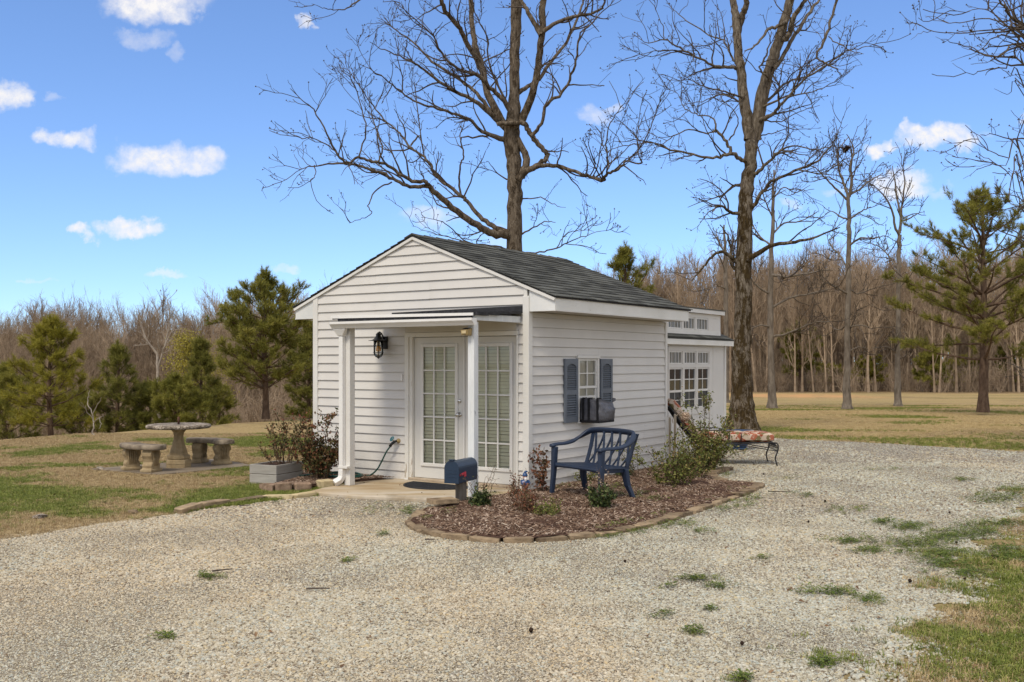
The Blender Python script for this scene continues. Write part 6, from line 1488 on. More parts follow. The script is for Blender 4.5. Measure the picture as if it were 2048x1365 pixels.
def dead_tree():
    Yd = 40.0; b = at(316, 860, Yd); t = thing('dead_tree', 'bleached dead tree with a forked white trunk among the pines', 'tree', (b.x, Yd, 0)); off = np.array([b.x, Yd, 0]); rg = np.random.RandomState(14); g = Geo(); tw = Geo()
    P, W = limb(None, [(318, 870, 6), (316, 800, 5), (315, 740, 5), (314, 706, 5)], Yd, Yd, rg, 3); g.tube(P - off, W, 7); g.build('trunk', MAT['whitebark'], t, True, fix=False)
    for L in ([(314, 708, 5), (300, 690, 4), (290, 672, 4), (283, 650, 3), (278, 625, 2)], [(315, 735, 4), (322, 715, 3), (330, 690, 3), (345, 660, 2), (352, 630, 1.5)], [(316, 706, 3), (317, 695, 2), (316, 682, 1)], [(330, 690, 3), (340, 640, 2), (335, 600, 1.5)]):
        P, W = limb(None, L, Yd, Yd - .4, rg, 3); tw.tube(P - off, W, 6); offshoots(tw, rg, P - off, W[0], W[-1], 0, FIELD[1:])
    tw.build('limbs', MAT['whitebark'], t, True, fix=False)
dead_tree()

# ------------------------------------------------------------------ pines
def tuft(rg, n=34, L=0.15, w=0.0042):
    V = []; T = []
    for i in range(n):
        a = rg.uniform(0, 2 * math.pi); s = rg.uniform(-0.06, 0.12); ang = R(rg.uniform(12, 72)); l = L * rg.uniform(0.75, 1.1)
        d = np.array([math.cos(a) * math.sin(ang), math.sin(a) * math.sin(ang), math.cos(ang)]); sd = np.array([-math.sin(a), math.cos(a), 0]) * w
        b = np.array([0, 0, s]); k = len(V); V += [b - sd, b + sd, b + d * l]; T.append((k, k + 1, k + 2))
    return np.array(V), np.array(T)


SHAPES = {'cone': ((0, .15, .4, .65, .85, 1), (.85, 1, .82, .55, .26, .04)), 'round': ((0, .2, .45, .60, .70, .82, 1), (.85, 1, .98, .80, .36, .20, .02)), 'open': ((0, .2, .45, .62, .76, .86, 1), (.86, 1, .98, .82, .40, .14, .02))}
def pine(label, px, by, ty, hw, Y, seed, mat='needle', dens=1.0, bare=0.12, group=None, shape='cone', zbase=None, w=0.0045, lean=0.0, nl=0.15):
    rg = np.random.RandomState(seed); top = at(px, ty, Y); bz = float(zg(top.x, Y)) if zbase is None else zbase
    Ht = top.z - bz; HW = hw * Y / 2024
    t = thing('pine_tree', label, 'tree', (top.x, Y, bz), 0, group); g = Geo(); n = Geo()
    tufts = [tuft(rg, 34, nl, w) for _ in range(4)]
    ts = np.linspace(0, 1, 14); r0 = max(0.04, Ht * 0.0205)
    P = np.stack([lean * ts ** 2 + 0.02 * np.sin(ts * 7 + seed), 0.02 * np.cos(ts * 6), ts * Ht], 1); g.tube(P, r0 * (1 - ts) ** 0.8 + 0.012 + (ts < 0.03) * r0 * 0.35, 9)
    br = Geo(); z = bare * Ht
    def put(p, d, sc):
        V, T = tufts[rg.randint(4)]; d = unit(d); a = unit(np.cross(d, rg.normal(0, 1, 3))); b = np.cross(d, a); M = np.stack([a, b, d], 0)
        n.add((V * sc) @ M + p, None, T)
    while z < Ht * 0.97:
        f = (z / Ht - bare) / (1 - bare)
        prof = np.interp(f, *SHAPES[shape])
        k = rg.randint(4, 7); a0 = rg.uniform(0, 6.28)
        for i in range(k):
            az = a0 + i * 2 * math.pi / k + rg.normal(0, 0.25); L = HW * prof * rg.uniform(0.72, 1.12); el = R(rg.uniform(-6, 26) + 36 * f)
            d = np.array([math.cos(az) * math.cos(el), math.sin(az) * math.cos(el), math.sin(el)]); c = np.interp(z / Ht, ts, P[:, 0])
            B = walk(rg, np.array([c, 0, z]), d, L, 6, 0.10, 0.045); rb = max(0.009, min(r0 * 0.45, 0.018 * L))
            br.tube(B, np.linspace(rb, 0.005, 7), 5)
            m = max(2, int(L * 5.0 * dens + rg.rand()))
            for s in np.sort(rg.uniform(0.30, 1.0, m)):
                q = s * 6; j = min(int(q), 5); p = B[j] + (B[j + 1] - B[j]) * (q - j); T = unit(B[min(j + 1, 6)] - B[j])
                side = unit(np.cross(T, [0, 0, 1]) * rg.choice([-1, 1]) + T * rg.uniform(0.3, 1.3) + np.array([0, 0, rg.uniform(-0.15, 0.8)])); sl = rg.uniform(0.16, 0.46) * (1.1 - 0.45 * s) * min(1.35, max(0.5, L))
                e = p + side * sl; br.tube(np.array([p, (p + e) / 2 + [0, 0, -0.015], e]), [0.008, 0.006, 0.004], 3)
                for _ in range(rg.randint(3, 6)):
                    f2 = rg.uniform(0.45, 1.0); put(p + side * sl * f2 + rg.normal(0, 0.035, 3), side * 0.7 + rg.normal(0, 0.45, 3) + [0, 0, 0.35], rg.uniform(0.8, 1.2))
            for _ in range(3): put(B[-1] + rg.normal(0, 0.04, 3), B[-1] - B[-2] + rg.normal(0, 0.08, 3), 1.1)
            put(B[-1], B[-1] - B[-2] + [0, 0, 0.1], 1.1)
        z += rg.uniform(0.20, 0.36) * max(0.8, Ht / 5)
    for s in (0.90, 0.94, 0.97, 1.0): 
        for _ in range(3): put(np.array([np.interp(s, ts, P[:, 0]), 0, s * Ht]), np.array([rg.normal(0, .35), rg.normal(0, .35), 1]), 1.0)
    g.build('trunk', MAT['pinebark'], t, True, fix=False); br.build('limbs', MAT['pinebark'], t, False, fix=False); n.build('crown', MAT[mat], t, False, fix=False)
    return t


G1 = 'young pines along the lawn crest'
pine('full dark green pine close beside the little house wall', 530, 838, 543, 112, 30.4, 1, 'needle', 1.25, 0.20, G1, 'round', 0.0, 0.0052)
pine('yellowish green loose pine, palest of those along the lawn crest', 100, 864, 640, 98, 25.5, 2, 'needley', 1.0, 0.14, G1, 'cone', None, 0.0045)
pine('sparse dark pine behind the bare sapling', 236, 858, 690, 62, 30, 3, 'needled', 0.9, 0.10, G1, 'cone', None, 0.0048)
pine('short bushy pine between sparse pine and dead white tree', 300, 855, 772, 58, 31, 4, 'needle', 1.3, 0.03, G1, 'open', None, 0.005)
pine('slim dark pine in front of the yellow spring tree', 402, 850, 680, 46, 33, 5, 'needled', 1.0, 0.15, G1, 'cone', None, 0.005)
pine('low broad bushy pine behind the stone table', 350, 853, 762, 62, 30, 6, 'needle', 1.3, 0.02, G1, 'open', None, 0.005)
pine('pine cut off by the left border of the picture', 10, 872, 735, 70, 28, 7, 'needle', 1.0, 0.06, G1, 'open', None, 0.0045)
pine('low bush-like pine between the yellowish pine and the sapling', 160, 862, 790, 60, 29, 8, 'needled', 1.3, 0.02, G1, 'open', None, 0.0048)
pine('small pine in the gap between the two fullest pines', 440, 846, 770, 40, 36, 9, 'needle', 1.1, 0.08, G1, 'cone', None, 0.005)
pine('pine peeping out beside the far corner of the house', 618, 840, 640, 50, 38, 10, 'needled', 1.2, 0.05, G1, 'open', None, 0.0055)
pine('pine whose tip shows over the shingled roof', 1252, 800, 492, 95, 31, 11, 'needle', 0.7, 0.20, None, 'open', None, 0.005)
pine('large open pine with long level limbs on the field', 1967, 825, 374, 180, 34.4, 12, 'needle', 1.0, 0.235, None, 'open', 0.0, 0.0055, 0.0, 0.17)
G2 = 'young pines at the foot of the wood'
for i, (px, ty, hw, Y, nm) in enumerate(((1600, 640, 44, 82, 'tallest young pine at the wood edge beyond the pale tree'), (1742, 720, 36, 84, 'young pine at the wood edge between two field trees'), (1862, 706, 36, 79, 'bright bushy young pine left of the large pine trunk'), (1926, 715, 36, 86, 'young pine behind the large pine trunk'), (2030, 700, 42, 85, 'young pine at the wood edge by the picture border'), (1655, 735, 34, 86, 'low young pine behind the field trees'))):
    pine(nm, px, 790, ty, hw, Y, 40 + i, 'needley' if i % 2 else 'needle', 0.34, 0.22, G2, 'open', None, 0.012, 0, 0.28)

# spring-green tree among the pines
def leaf_cloud(g, rg, P, n, spread, size):
    for _ in range(n):
        p = P[rg.randint(len(P))] + rg.normal(0, spread, 3); d = unit(rg.normal(0, 1, 3)) * size; e = unit(np.cross(d, rg.normal(0, 1, 3))) * size * 0.45
        g.add([p - d * 0.5, p + e, p + d * 0.5, p - e], [(0, 1, 2, 3)])
def spring_tree():
    Yd = 46.0; b = at(385, 860, Yd); bz = float(zg(b.x, Yd)); t = thing('spring_tree', 'airy yellow-green budding tree behind the slim dark pine', 'tree', (b.x, Yd, bz)); rg = np.random.RandomState(17); g = Geo(); lv = Geo(); H_ = at(385, 650, Yd).z - bz
    P = walk(rg, np.zeros(3), np.array([0, 0, 1.0]), H_ * 0.9, 8, 0.04, 0.2); g.tube(P, np.linspace(0.10, 0.02, 9), 6); tr = g.build('trunk', MAT['palebark'], t, True, fix=False); tw = Geo()
    for i in range(60):
        z = rg.uniform(0.30, 0.97); a = rg.uniform(0, 6.28); q = P[int(z * 8)]; L = 1.9 * (1.15 - z) + 0.5; B = walk(rg, q, np.array([math.cos(a), math.sin(a), 0.7]), L, 5, 0.15, 0.06); tw.tube(B, np.linspace(0.02, 0.006, 6), 4); leaf_cloud(lv, rg, B[1:], 170, 0.16, 0.06)
    tw.build('limbs', MAT['palebark'], t, False, fix=False); lv.build('crown', MAT['budleaf'], t, False, fix=False)
spring_tree()

# ------------------------------------------------------------------ the leafless wood round the field
def forest_mesh(seed):
    rg = np.random.RandomState(seed); g = Geo(); Ht = 10.0; P = walk(rg, np.zeros(3), np.array([0, 0, 1.0]), Ht, 9, 0.022, 0.12); P[:, 2] *= Ht / P[-1, 2]
    g.tube(P, np.linspace(0.078, 0.014, 10) + np.array([0.03] + [0] * 9), 5)
    fork = rg.rand() < 0.6
    n = rg.randint(13, 20)
    for i in range(n):
        f = rg.uniform(0.34, 0.95) if i > 2 else rg.uniform(0.2, 0.45); a = rg.uniform(0, 6.28); k = f * 9; j = min(int(k), 8); q = P[j] + (P[j + 1] - P[j]) * (k - j); L = rg.uniform(1.2, 2.6) * (1.25 - f * 0.6); el = rg.uniform(1.0, 2.6)
        B = walk(rg, q, np.array([math.cos(a), math.sin(a), el]), L, 5, 0.08, 0.10); g.tube(B, np.linspace(0.036 * (1.2 - f), 0.009, 6), 4)
        for _ in range(rg.randint(6, 10)):
            s = rg.uniform(0.2, 1.0) * 5; jj = min(int(s), 4); q2 = B[jj] + (B[jj + 1] - B[jj]) * (s - jj); C_ = walk(rg, q2, (B[jj + 1] - B[jj]) / 0.4 + rg.normal(0, 0.45, 3) + [0, 0, 0.55], rg.uniform(0.5, 1.2), 3, 0.10, 0.10); g.tube(C_, np.linspace(0.011, 0.006, 4), 3)
            for _ in range(4):
                q3 = C_[rg.randint(1, 4)]; D_ = walk(rg, q3, unit(C_[-1] - C_[0]) + rg.normal(0, 0.42, 3) + [0, 0, 0.2], rg.uniform(0.25, 0.65), 2, 0.10, 0.06); g.tube(D_, [0.007, 0.006, 0.0045], 3)
    return g.mesh('forest_tree', MAT['forest'])
FM = [forest_mesh(100 + i) for i in range(7)]
rg = np.random.RandomState(77)


def place_wood(n, x_of, Y0, Y1, h0, h1, label, group):
    for i in range(n):
        Y = rg.uniform(Y0, Y1); X = x_of(Y); b = float(zg(X, Y)); h = rg.uniform(h0, h1); s = h / 10
        o = link('forest_tree', FM[rg.randint(7)], None, (X, Y, b - 0.05), (rg.normal(0, 0.03), rg.normal(0, 0.03), rg.uniform(0, 6.28)), (s * rg.uniform(0.9, 1.25), s * rg.uniform(0.9, 1.25), s))
        tag(o, label, 'tree', group)
def edge_right(Y): return rg.uniform((1310 - 1024) / 2024 * Y, (2120 - 1024) / 2024 * Y)
def edge_left(Y): return rg.uniform((-60 - 1024) / 2024 * Y, (680 - 1024) / 2024 * Y)
place_wood(120, edge_right, 77, 100, 9.0, 11.4, 'slender leafless trunk in the front rows of the brown wood beyond the field', 'trees in the wood beyond the field')
place_wood(105, edge_left, 52, 76, 5.6, 6.9, 'slender leafless tree in the brown wood below the lawn crest', 'trees in the wood below the lawn crest')


def wood_mass(name, n, boxes, h0, h1, me, label):
    P = []; Ro = []; Sc = []
    for (pa, pb, Ya, Yb, w, hm) in boxes:
        for _ in range(int(n * w)):
            Y = rg.uniform(Ya, Yb); X = rg.uniform((pa - 1024) / 2024 * Y, (pb - 1024) / 2024 * Y); P.append((X, Y, float(zg(X, Y)) - 0.05)); s = hm * rg.uniform(h0, h1) / 10
            Ro.append((rg.normal(0, 0.03), rg.normal(0, 0.03), rg.uniform(0, 6.28))); Sc.append((s * rg.uniform(0.9, 1.3), s * rg.uniform(0.9, 1.3), s))
    return scatter(name, me, P, Ro, Sc, label)
BX = [(1200, 2700, 88, 150, .50, 1.2), (-700, 700, 64, 125, .50, .86), (680, 1330, 90, 150, .14, .9), (1150, 2800, 150, 330, .45, 1.25), (-800, 1200, 130, 300, .40, .92)]
for i in range(4): wood_mass('woods', 480, BX, 8.6, 10.2, FM[i], 'deep brown leafless wood standing behind its front rows')
def brush_mesh(seed):
    r2 = np.random.RandomState(seed); g = Geo()
    for i in range(16):
        a = r2.uniform(0, 6.28); B = walk(r2, np.array([r2.normal(0, .3), r2.normal(0, .3), 0]), np.array([math.cos(a) * .4, math.sin(a) * .4, 1]), r2.uniform(1.2, 2.6), 4, 0.15, 0.03); g.tube(B, np.linspace(0.016, 0.007, 5), 3)
        for _ in range(6):
            q = B[r2.randint(1, 5)]; D_ = walk(r2, q, r2.normal(0, 1, 3) + [0, 0, .6], r2.uniform(.3, .8), 2, .15, .05); g.tube(D_, [0.009, 0.007, 0.005], 3)
    return g.mesh('brush', MAT['forest'])
P = []; Ro = []; Sc = []
for (pa, pb, Ya, Yb, n) in ((1200, 2300, 77, 110, 420), (-300, 700, 48, 85, 520)):
    for _ in range(n):
        Y = rg.uniform(Ya, Yb); X = rg.uniform((pa - 1024) / 2024 * Y, (pb - 1024) / 2024 * Y); P.append((X, Y, float(zg(X, Y)))); s = rg.uniform(0.45, 1.3); Ro.append((0, 0, rg.uniform(0, 6.28))); Sc.append((s, s, s))
scatter('undergrowth', brush_mesh(5), P, Ro, Sc, 'brown twiggy undergrowth along the foot of the wood')

# ------------------------------------------------------------------ shrubs and bed plants
def shrub(name, label, cat, base, stems, height, spread, leaf, leafmat, seed, per=26, lean=(0, 0), bare=0.25, side=5, stemr=0.007, group=None, start=0.05, clump=0.05, squash=1.0):
    rg = np.random.RandomState(seed); t = thing(name, label, cat, base, 0, group); st = Geo(); lv = Geo()
    for i in range(stems):
        a = rg.uniform(0, 6.28); o = rg.uniform(0, spread) ; r0 = start * rg.rand()
        L = height * rg.choice([rg.uniform(0.45, 0.85), rg.uniform(0.85, 1.2)]); d = np.array([math.cos(a) * o + lean[0], math.sin(a) * o * squash + lean[1], 1.0])
        P = walk(rg, np.array([math.cos(a) * r0, math.sin(a) * r0, -0.01]), d, L, 7, 0.12, 0.02); st.tube(P, np.linspace(stemr, stemr * 0.4, 8), 5)
        tips = []
        for _ in range(side):
            s = rg.uniform(bare, 1.0) * 7; j = min(int(s), 6); q = P[j] + (P[j + 1] - P[j]) * (s - j); B = walk(rg, q, unit(P[j + 1] - P[j]) * 0.8 + rg.normal(0, 0.6, 3), L * rg.uniform(0.12, 0.32), 3, 0.2, 0.05); st.tube(B, np.linspace(stemr * 0.45, stemr * 0.25, 4), 4); tips.append(B)
        tips.append(P[max(1, int(bare * 7)):])
        for B in tips:
            n = rg.poisson(per * 2.0 / (side + 1))
            for _ in range(n):
                s = rg.uniform(0, len(B) - 1); j = min(int(s), len(B) - 2); p = B[j] + (B[j + 1] - B[j]) * (s - j) + rg.normal(0, clump * 0.45, 3); d = unit(rg.normal(0, 1, 3) + [0, 0, 0.25]); sd = unit(np.cross(d, rg.normal(0, 1, 3))); up = np.cross(d, sd); l = leaf * rg.uniform(0.7, 1.35)
                lv.add([p, p + d * l * 0.5 + sd * l * 0.30 + up * l * 0.07, p + d * l, p + d * l * 0.5 - sd * l * 0.30 + up * l * 0.07], None, [(0, 1, 2), (0, 2, 3)])
    st.build('stems', MAT['stem'], t, False, fix=False)
    if lv.n: lv.build('foliage', MAT[leafmat], t, False, fix=False)
    return t


shrub('rose_bush', 'big bronze leaved rose bush against the porch post', 'bush', (-2.66, 14.12, 0.06), 24, 0.86, 0.55, 0.042, 'roseleaf', 201, 88, (-0.05, 0), 0.22, 8, 0.009, start=0.10)
shrub('rose_bush', 'airy bronze leaved rose growing out of the grey planter box', 'bush', (-3.24, 14.22, 0.24), 11, 0.60, 0.85, 0.034, 'roseleaf', 202, 40, (-0.12, 0), 0.2, 7, 0.007, start=0.12)
sh_c = (2.25, 14.6, 0.06)
shrub('azalea_bush', 'tall olive green shrub in front of the chaise back', 'bush', (2.98, 15.5, 0.06), 16, 0.76, 0.75, 0.040, 'shrubleaf', 203, 66, (0.05, 0), 0.12, 8, 0.007, start=0.12)
shrub('azalea_bush', 'low olive green shrub nearest the bench', 'bush', (2.15, 13.4, 0.07), 16, 0.60, 0.90, 0.036, 'shrubleaf', 204, 54, (0, 0), 0.10, 7, 0.006, start=0.14)
shrub('azalea_bush', 'sprawling shrub branch reaching below the chaise wheels', 'bush', (2.95, 15.7, 0.04), 9, 0.75, 0.9, 0.036, 'shrubleaf', 205, 70, (0.6, -0.1), 0.1, 6, 0.006)
shrub('azalea_bush', 'thin sprays of olive leaves against the long wall', 'bush', (1.75, 14.2, 0.06), 6, 0.85, 0.55, 0.034, 'shrubleaf', 206, 20, (-0.35, 0.1), 0.4, 4, 0.005)
shrub('azalea_bush', 'loose green shrub filling the bed between its two fuller neighbours', 'bush', (2.55, 14.35, 0.06), 16, 0.60, 0.85, 0.036, 'shrubleaf', 218, 46, (0, 0), 0.15, 7, 0.005, start=0.2)
shrub('azalea_bush', 'leafy upright spray beside the chaise armrest', 'bush', (2.95, 15.5, 0.06), 4, 1.15, 0.22, 0.036, 'shrubleaf', 207, 48, (0.16, 0), 0.55, 6, 0.006)
shrub('young_rose', 'red brown leaved young rose beside the bench arm', 'plant', (0.36, 12.9, 0.06), 6, 0.50, 0.42, 0.044, 'redleaf', 208, 34, (0.02, 0), 0.3, 5, 0.006, start=0.04)
shrub('twiggy_plant', 'small dark green plant with bare twigs by the mailbox post', 'plant', (-0.36, 11.45, 0.07), 13, 0.20, 0.65, 0.034, 'darkleaf', 209, 58, (0, 0), 0.0, 5, 0.005, start=0.05)
shrub('bare_twigs', 'bare thorny twigs rising over the small dark plant by the mailbox', 'plant', (-0.34, 11.5, 0.07), 10, 0.45, 0.75, 0.020, 'roseleaf', 210, 3, (0, 0), 0.5, 4, 0.0045, start=0.05)
shrub('wispy_plant', 'wispy brown and green plant in the middle of the mulch', 'plant', (0.17, 11.0, 0.07), 16, 0.30, 0.5, 0.026, 'redleaf', 211, 26, (0, 0), 0.05, 5, 0.004, start=0.14)
shrub('wispy_plant', 'low wispy green plant near the front stones', 'plant', (0.38, 10.75, 0.07), 14, 0.20, 0.7, 0.024, 'shrubleaf', 212, 22, (0, 0), 0.05, 5, 0.004, start=0.16)
shrub('twiggy_plant', 'dark green clump with dry twigs before the bench legs', 'plant', (0.98, 11.35, 0.07), 14, 0.20, 0.7, 0.034, 'darkleaf', 213, 56, (0, 0), 0.0, 5, 0.005, start=0.08)
shrub('bare_twigs', 'dry pale twigs standing up in front of the bench', 'plant', (0.95, 11.45, 0.07), 18, 0.38, 0.35, 0.02, 'driedflower', 214, 4, (-0.02, 0), 0.5, 3, 0.0035, start=0.12)
shrub('wispy_plant', 'tiny reddish plant beside the garden figurine', 'plant', (0.03, 12.45, 0.05), 9, 0.26, 0.4, 0.022, 'redleaf', 215, 20, (0, 0), 0.1, 4, 0.004)
shrub('weed_clump', 'low green weed clump at the foot of the long wall', 'plant', (1.02, 14.0, 0.05), 12, 0.16, 0.9, 0.030, 'shrubleaf', 216, 18, (0, 0), 0.0, 3, 0.003, start=0.10)
shrub('weed_clump', 'second low weed clump by the wall behind the bench', 'plant', (1.62, 14.55, 0.05), 12, 0.15, 0.9, 0.030, 'darkleaf', 217, 22, (0, 0), 0.0, 3, 0.003, start=0.12)
# dried hydrangea head
hy = thing('dried_flower', 'dry tan hydrangea head on a thin stalk before the chaise', 'plant', (2.36, 15.05, 0.05)); g = Geo(); rg = np.random.RandomState(9)
g.tube(smooth_path([(0, 0, 0), (0.03, 0, 0.3), (0.10, 0.0, 0.62), (0.20, 0, 0.78)], 4), 0.005, 5); g.build('stalk', MAT['stem'], hy, False, fix=False); g = Geo()
for i in range(260):
    d = unit(rg.normal(0, 1, 3)); p = np.array([0.22, 0, 0.84]) + d * 0.075 * rg.uniform(0.6, 1.05); e = unit(np.cross(d, rg.normal(0, 1, 3))); f = np.cross(d, e); s = 0.012; g.add([p - e * s, p - f * s + d * .004, p + e * s, p + f * s + d * .004], [(0, 1, 2, 3)])
g.build('flower_head', MAT['driedflower'], hy, False, fix=False)

# ------------------------------------------------------------------ loose stones on the drive
rs = np.random.RandomState(123)
bed_np = BED; slab_np = [tuple(H(*p).xy) for p in slab_local]
def house_mask(x, y):
    lx = (x - HC.x) * EX.x + (y - HC.y) * EX.y; ly = (x - HC.x) * EY.x + (y - HC.y) * EY.y
    return ((lx > -WID - 0.05) & (lx < 0.05) & (ly > -0.05) & (ly < DEP + 0.05)) | ((lx < -0.55) & (lx > -3.9) & (ly > 4) & (ly < 8.2))


def in_frame(x, y, m=0.25): return (np.abs(x / y) < (0.506 + m)) & (y > 4.3)


def stone_piece(seed):
    r2 = np.random.RandomState(seed); bm = bmesh.new(); bmesh.ops.create_icosphere(bm, subdivisions=1, radius=1.0)
    for v in bm.verts: v.co *= r2.uniform(0.72, 1.15)
    me = bpy.data.meshes.new('gravel_stone'); bm.to_mesh(me); bm.free(); me.materials.append(MAT['stone']); return me


def pts_in(n, Ya, Yb, poly=None, power=1.0):
    Y = Ya + (Yb - Ya) * rs.rand(n) ** power; X = (rs.rand(n) * 2 - 1) * 0.535 * Y
    return X, Y


GB = []
for (Ya, Yb, n, s0, s1, zz) in ((4.3, 7.5, 235000, 0.0042, 0.0135, 0.008), (7.5, 11.0, 205000, 0.0055, 0.0145, 0.008), (11.0, 17.0, 160000, 0.0075, 0.018, 0.008), (17, 23, 56000, 0.011, 0.022, 0.008)):
    Y = np.sqrt(rs.uniform(Ya ** 2, Yb ** 2, n)); X = (rs.rand(n) * 2 - 1) * 0.73 * Y
    k = inside(drive_poly, X, Y) & ~inside(bed_np, X, Y) & ~inside(slab_np, X, Y) & ~house_mask(X, Y)
    X, Y = X[k], Y[k]; s = (rs.uniform(0, 1, len(X)) ** 2.6 * (s1 - s0) + s0) * np.interp(vnoise(X, Y, 0.9, 51) * 0.6 + vnoise(X, Y, 0.3, 52) * 0.4, [0.3, 0.7], [0.72, 1.32])
    GB.append((X, Y, np.full(len(X), zz) - s * 0.15, s))
# strays spilling over the ragged edges
n = 15000; Y = rs.uniform(5.0, 13.5, n); X = np.interp(Y, [5.2, 6.43, 7.24, 8.1, 9.4, 10.9, 12.3, 13.5], [1.75, 2.47, 3.14, 3.42, 4.2, 5.2, 6.4, 8.2]) + np.where(rs.rand(n) < 0.5, np.abs(rs.normal(0, 0.16, n)), np.abs(rs.normal(0, 0.6, n))) - 0.08
k = ~inside(drive_poly, X, Y) & in_frame(X, Y) & (vnoise(X, Y, 0.5, 3) > 0.25); X, Y = X[k], Y[k]; GB.append((X, Y, np.full(len(X), 0.006), rs.uniform(0.006, 0.016, len(X))))
n = 9000; t_ = rs.rand(n); X = -4.9 + 1.3 * t_ ** 1.0 + rs.normal(0, 0.0, n); Y = 9.69 + 1.75 * t_; o_ = np.abs(rs.normal(0, 0.12, n)); X -= o_ * 0.8; Y += o_ * 0.6
GB.append((X, Y, np.full(n, 0.004), rs.uniform(0.006, 0.014, n)))
GX = np.concatenate([b[0] for b in GB]); GY = np.concatenate([b[1] for b in GB]); GZ = np.concatenate([b[2] for b in GB]); GS = np.concatenate([b[3] for b in GB])
idx = rs.randint(0, 3, len(GX))
for q in range(3):
    k = idx == q; m = k.sum()
    sc = np.stack([GS[k] * rs.uniform(0.8, 1.5, m), GS[k] * rs.uniform(0.7, 1.2, m), GS[k] * rs.uniform(0.35, 0.70, m)], 1)
    scatter('gravel_stones', stone_piece(q + 5), np.stack([GX[k], GY[k], GZ[k]], 1), np.stack([rs.normal(0, 0.35, m), rs.normal(0, 0.35, m), rs.uniform(0, 6.28, m)], 1), sc, 'loose pale crushed stone covering the drive')

# bark chips on the mulch beds
g = Geo(); g.hexa([(-1, -0.28, -0.06), (1, -0.2, -0.05), (0.9, 0.25, -0.06), (-0.9, 0.3, -0.05), (-0.95, -0.25, 0.06), (0.95, -0.15, 0.05), (0.85, 0.22, 0.07), (-0.85, 0.28, 0.05)]); chip_me = g.mesh('bark_chip', MAT['chip'], fix=True)
n = 60000; X = rs.uniform(-1.1, 3.6, n); Y = rs.uniform(9.5, 16.7, n)
def bed_edge(X, Y, poly):
    d = np.full(len(X), 9.0)
    for i in range(len(poly)):
        (ax, ay), (bx, by) = poly[i], poly[(i + 1) % len(poly)]; L = (bx - ax) ** 2 + (by - ay) ** 2 + 1e-9; t = np.clip(((X - ax) * (bx - ax) + (Y - ay) * (by - ay)) / L, 0, 1); d = np.minimum(d, np.hypot(X - ax - t * (bx - ax), Y - ay - t * (by - ay)))
    return d
k = inside(bed_np, X, Y); X, Y = X[k], Y[k]; d = bed_edge(X, Y, bed_np); k = d > 0.05; X, Y, d = X[k], Y[k], d[k]
Z = 0.047 + 0.035 * np.minimum(1, d / 0.5) + 0.012 * np.sin(X * 9 + 1) * np.sin(Y * 7)
X2 = rs.uniform(-3.3, -1.6, 9000); Y2 = rs.uniform(13.25, 15.3, 9000); k = inside(BED2, X2, Y2); X2, Y2 = X2[k], Y2[k]
X = np.concatenate([X, X2]); Y = np.concatenate([Y, Y2]); Z = np.concatenate([Z, np.full(len(X2), 0.08)])
m = len(X); s = rs.uniform(0.009, 0.032, m)
scatter('mulch_chips', chip_me, np.stack([X, Y, Z], 1), np.stack([rs.normal(0, 0.3, m), rs.normal(0, 0.3, m), rs.uniform(0, 6.28, m)], 1), np.stack([s, s * rs.uniform(0.5, 1.1, m), s * rs.uniform(0.6, 1.2, m)], 1), 'reddish brown bark chips covering the beds')


# grass
def tuft_mesh(seed, mat, n, L, spread, w, bend):
    r2 = np.random.RandomState(seed); g = Geo()
    for i in range(n):
        a = r2.uniform(0, 6.28); o = r2.normal(0, spread, 2); l = L * r2.uniform(0.5, 1.1); b = r2.uniform(0.3, 1.2) * bend; d = np.array([math.cos(a), math.sin(a), 0]); sd = np.array([-d[1], d[0], 0]) * w
        p0 = np.array([o[0], o[1], -0.003]); p1 = p0 + d * l * b * 0.30 + [0, 0, l * 0.6]; p2 = p0 + d * l * b * 0.95 + [0, 0, l * (0.95 - 0.35 * b)]
        g.add([p0 - sd, p0 + sd, p1 + sd * 0.7, p1 - sd * 0.7, p2], [(0, 1, 2, 3)], [(3, 2, 4)])
    return g.mesh('grass_tuft', mat)


def grass(name, mesh, X, Y, s, label, zoff=0.0):
    m = len(X); Z = zg(X, Y) + zoff; sv = np.asarray(s)
    return scatter(name, mesh, np.stack([X, Y, Z], 1), np.stack([rs.normal(0, 0.12, m), rs.normal(0, 0.12, m), rs.uniform(0, 6.28, m)], 1), np.stack([sv, sv, sv * rs.uniform(0.7, 1.2, m)], 1), label)


gt = tuft_mesh(1, MAT['greenblade'], 14, 0.060, 0.022, 0.0022, 1.0); dt = tuft_mesh(2, MAT['dryblade'], 14, 0.050, 0.026, 0.0020, 1.4)
def free(X, Y): return ~inside(drive_poly, X, Y) & ~inside(slab_np, X, Y) & ~inside(BED2, X, Y) & ~house_mask(X, Y) & ~inside([(-6.65, 15.9), (-5.26, 15.07), (-4.15, 16.42), (-5.1, 17.65)], X, Y)
# lawn in the near corner
n = 230000; Y = np.sqrt(rs.uniform(4.3 ** 2, 13.5 ** 2, n)); X = rs.uniform(1.0, 10.2, n); k = in_frame(X, Y) & ~inside(bed_np, X, Y); X, Y = X[k], Y[k]
e = X - np.interp(Y, [5.2, 6.43, 7.24, 8.1, 9.4, 10.9, 12.3], [1.75, 2.47, 3.14, 3.42, 4.2, 5.2, 6.4])
gm = vnoise(X, Y, 0.55, 11) * 0.5 + vnoise(X, Y, 0.2, 12) * 0.25 + vnoise(X, Y, 1.6, 13) * 0.25
e = e + (vnoise(X, Y, 0.45, 15) - 0.5) * 0.9; dens = np.clip((e + 0.12) / 0.55, 0.0, 1) ** 1.3 + 0.012 * (e > -0.8); keep = rs.rand(len(X)) < dens * np.interp(Y, [6.4, 7.4, 8.6, 9.2], [0.8, 0.5, 0.34, 0.13]); X, Y, gm, e = X[keep], Y[keep], gm[keep], e[keep]
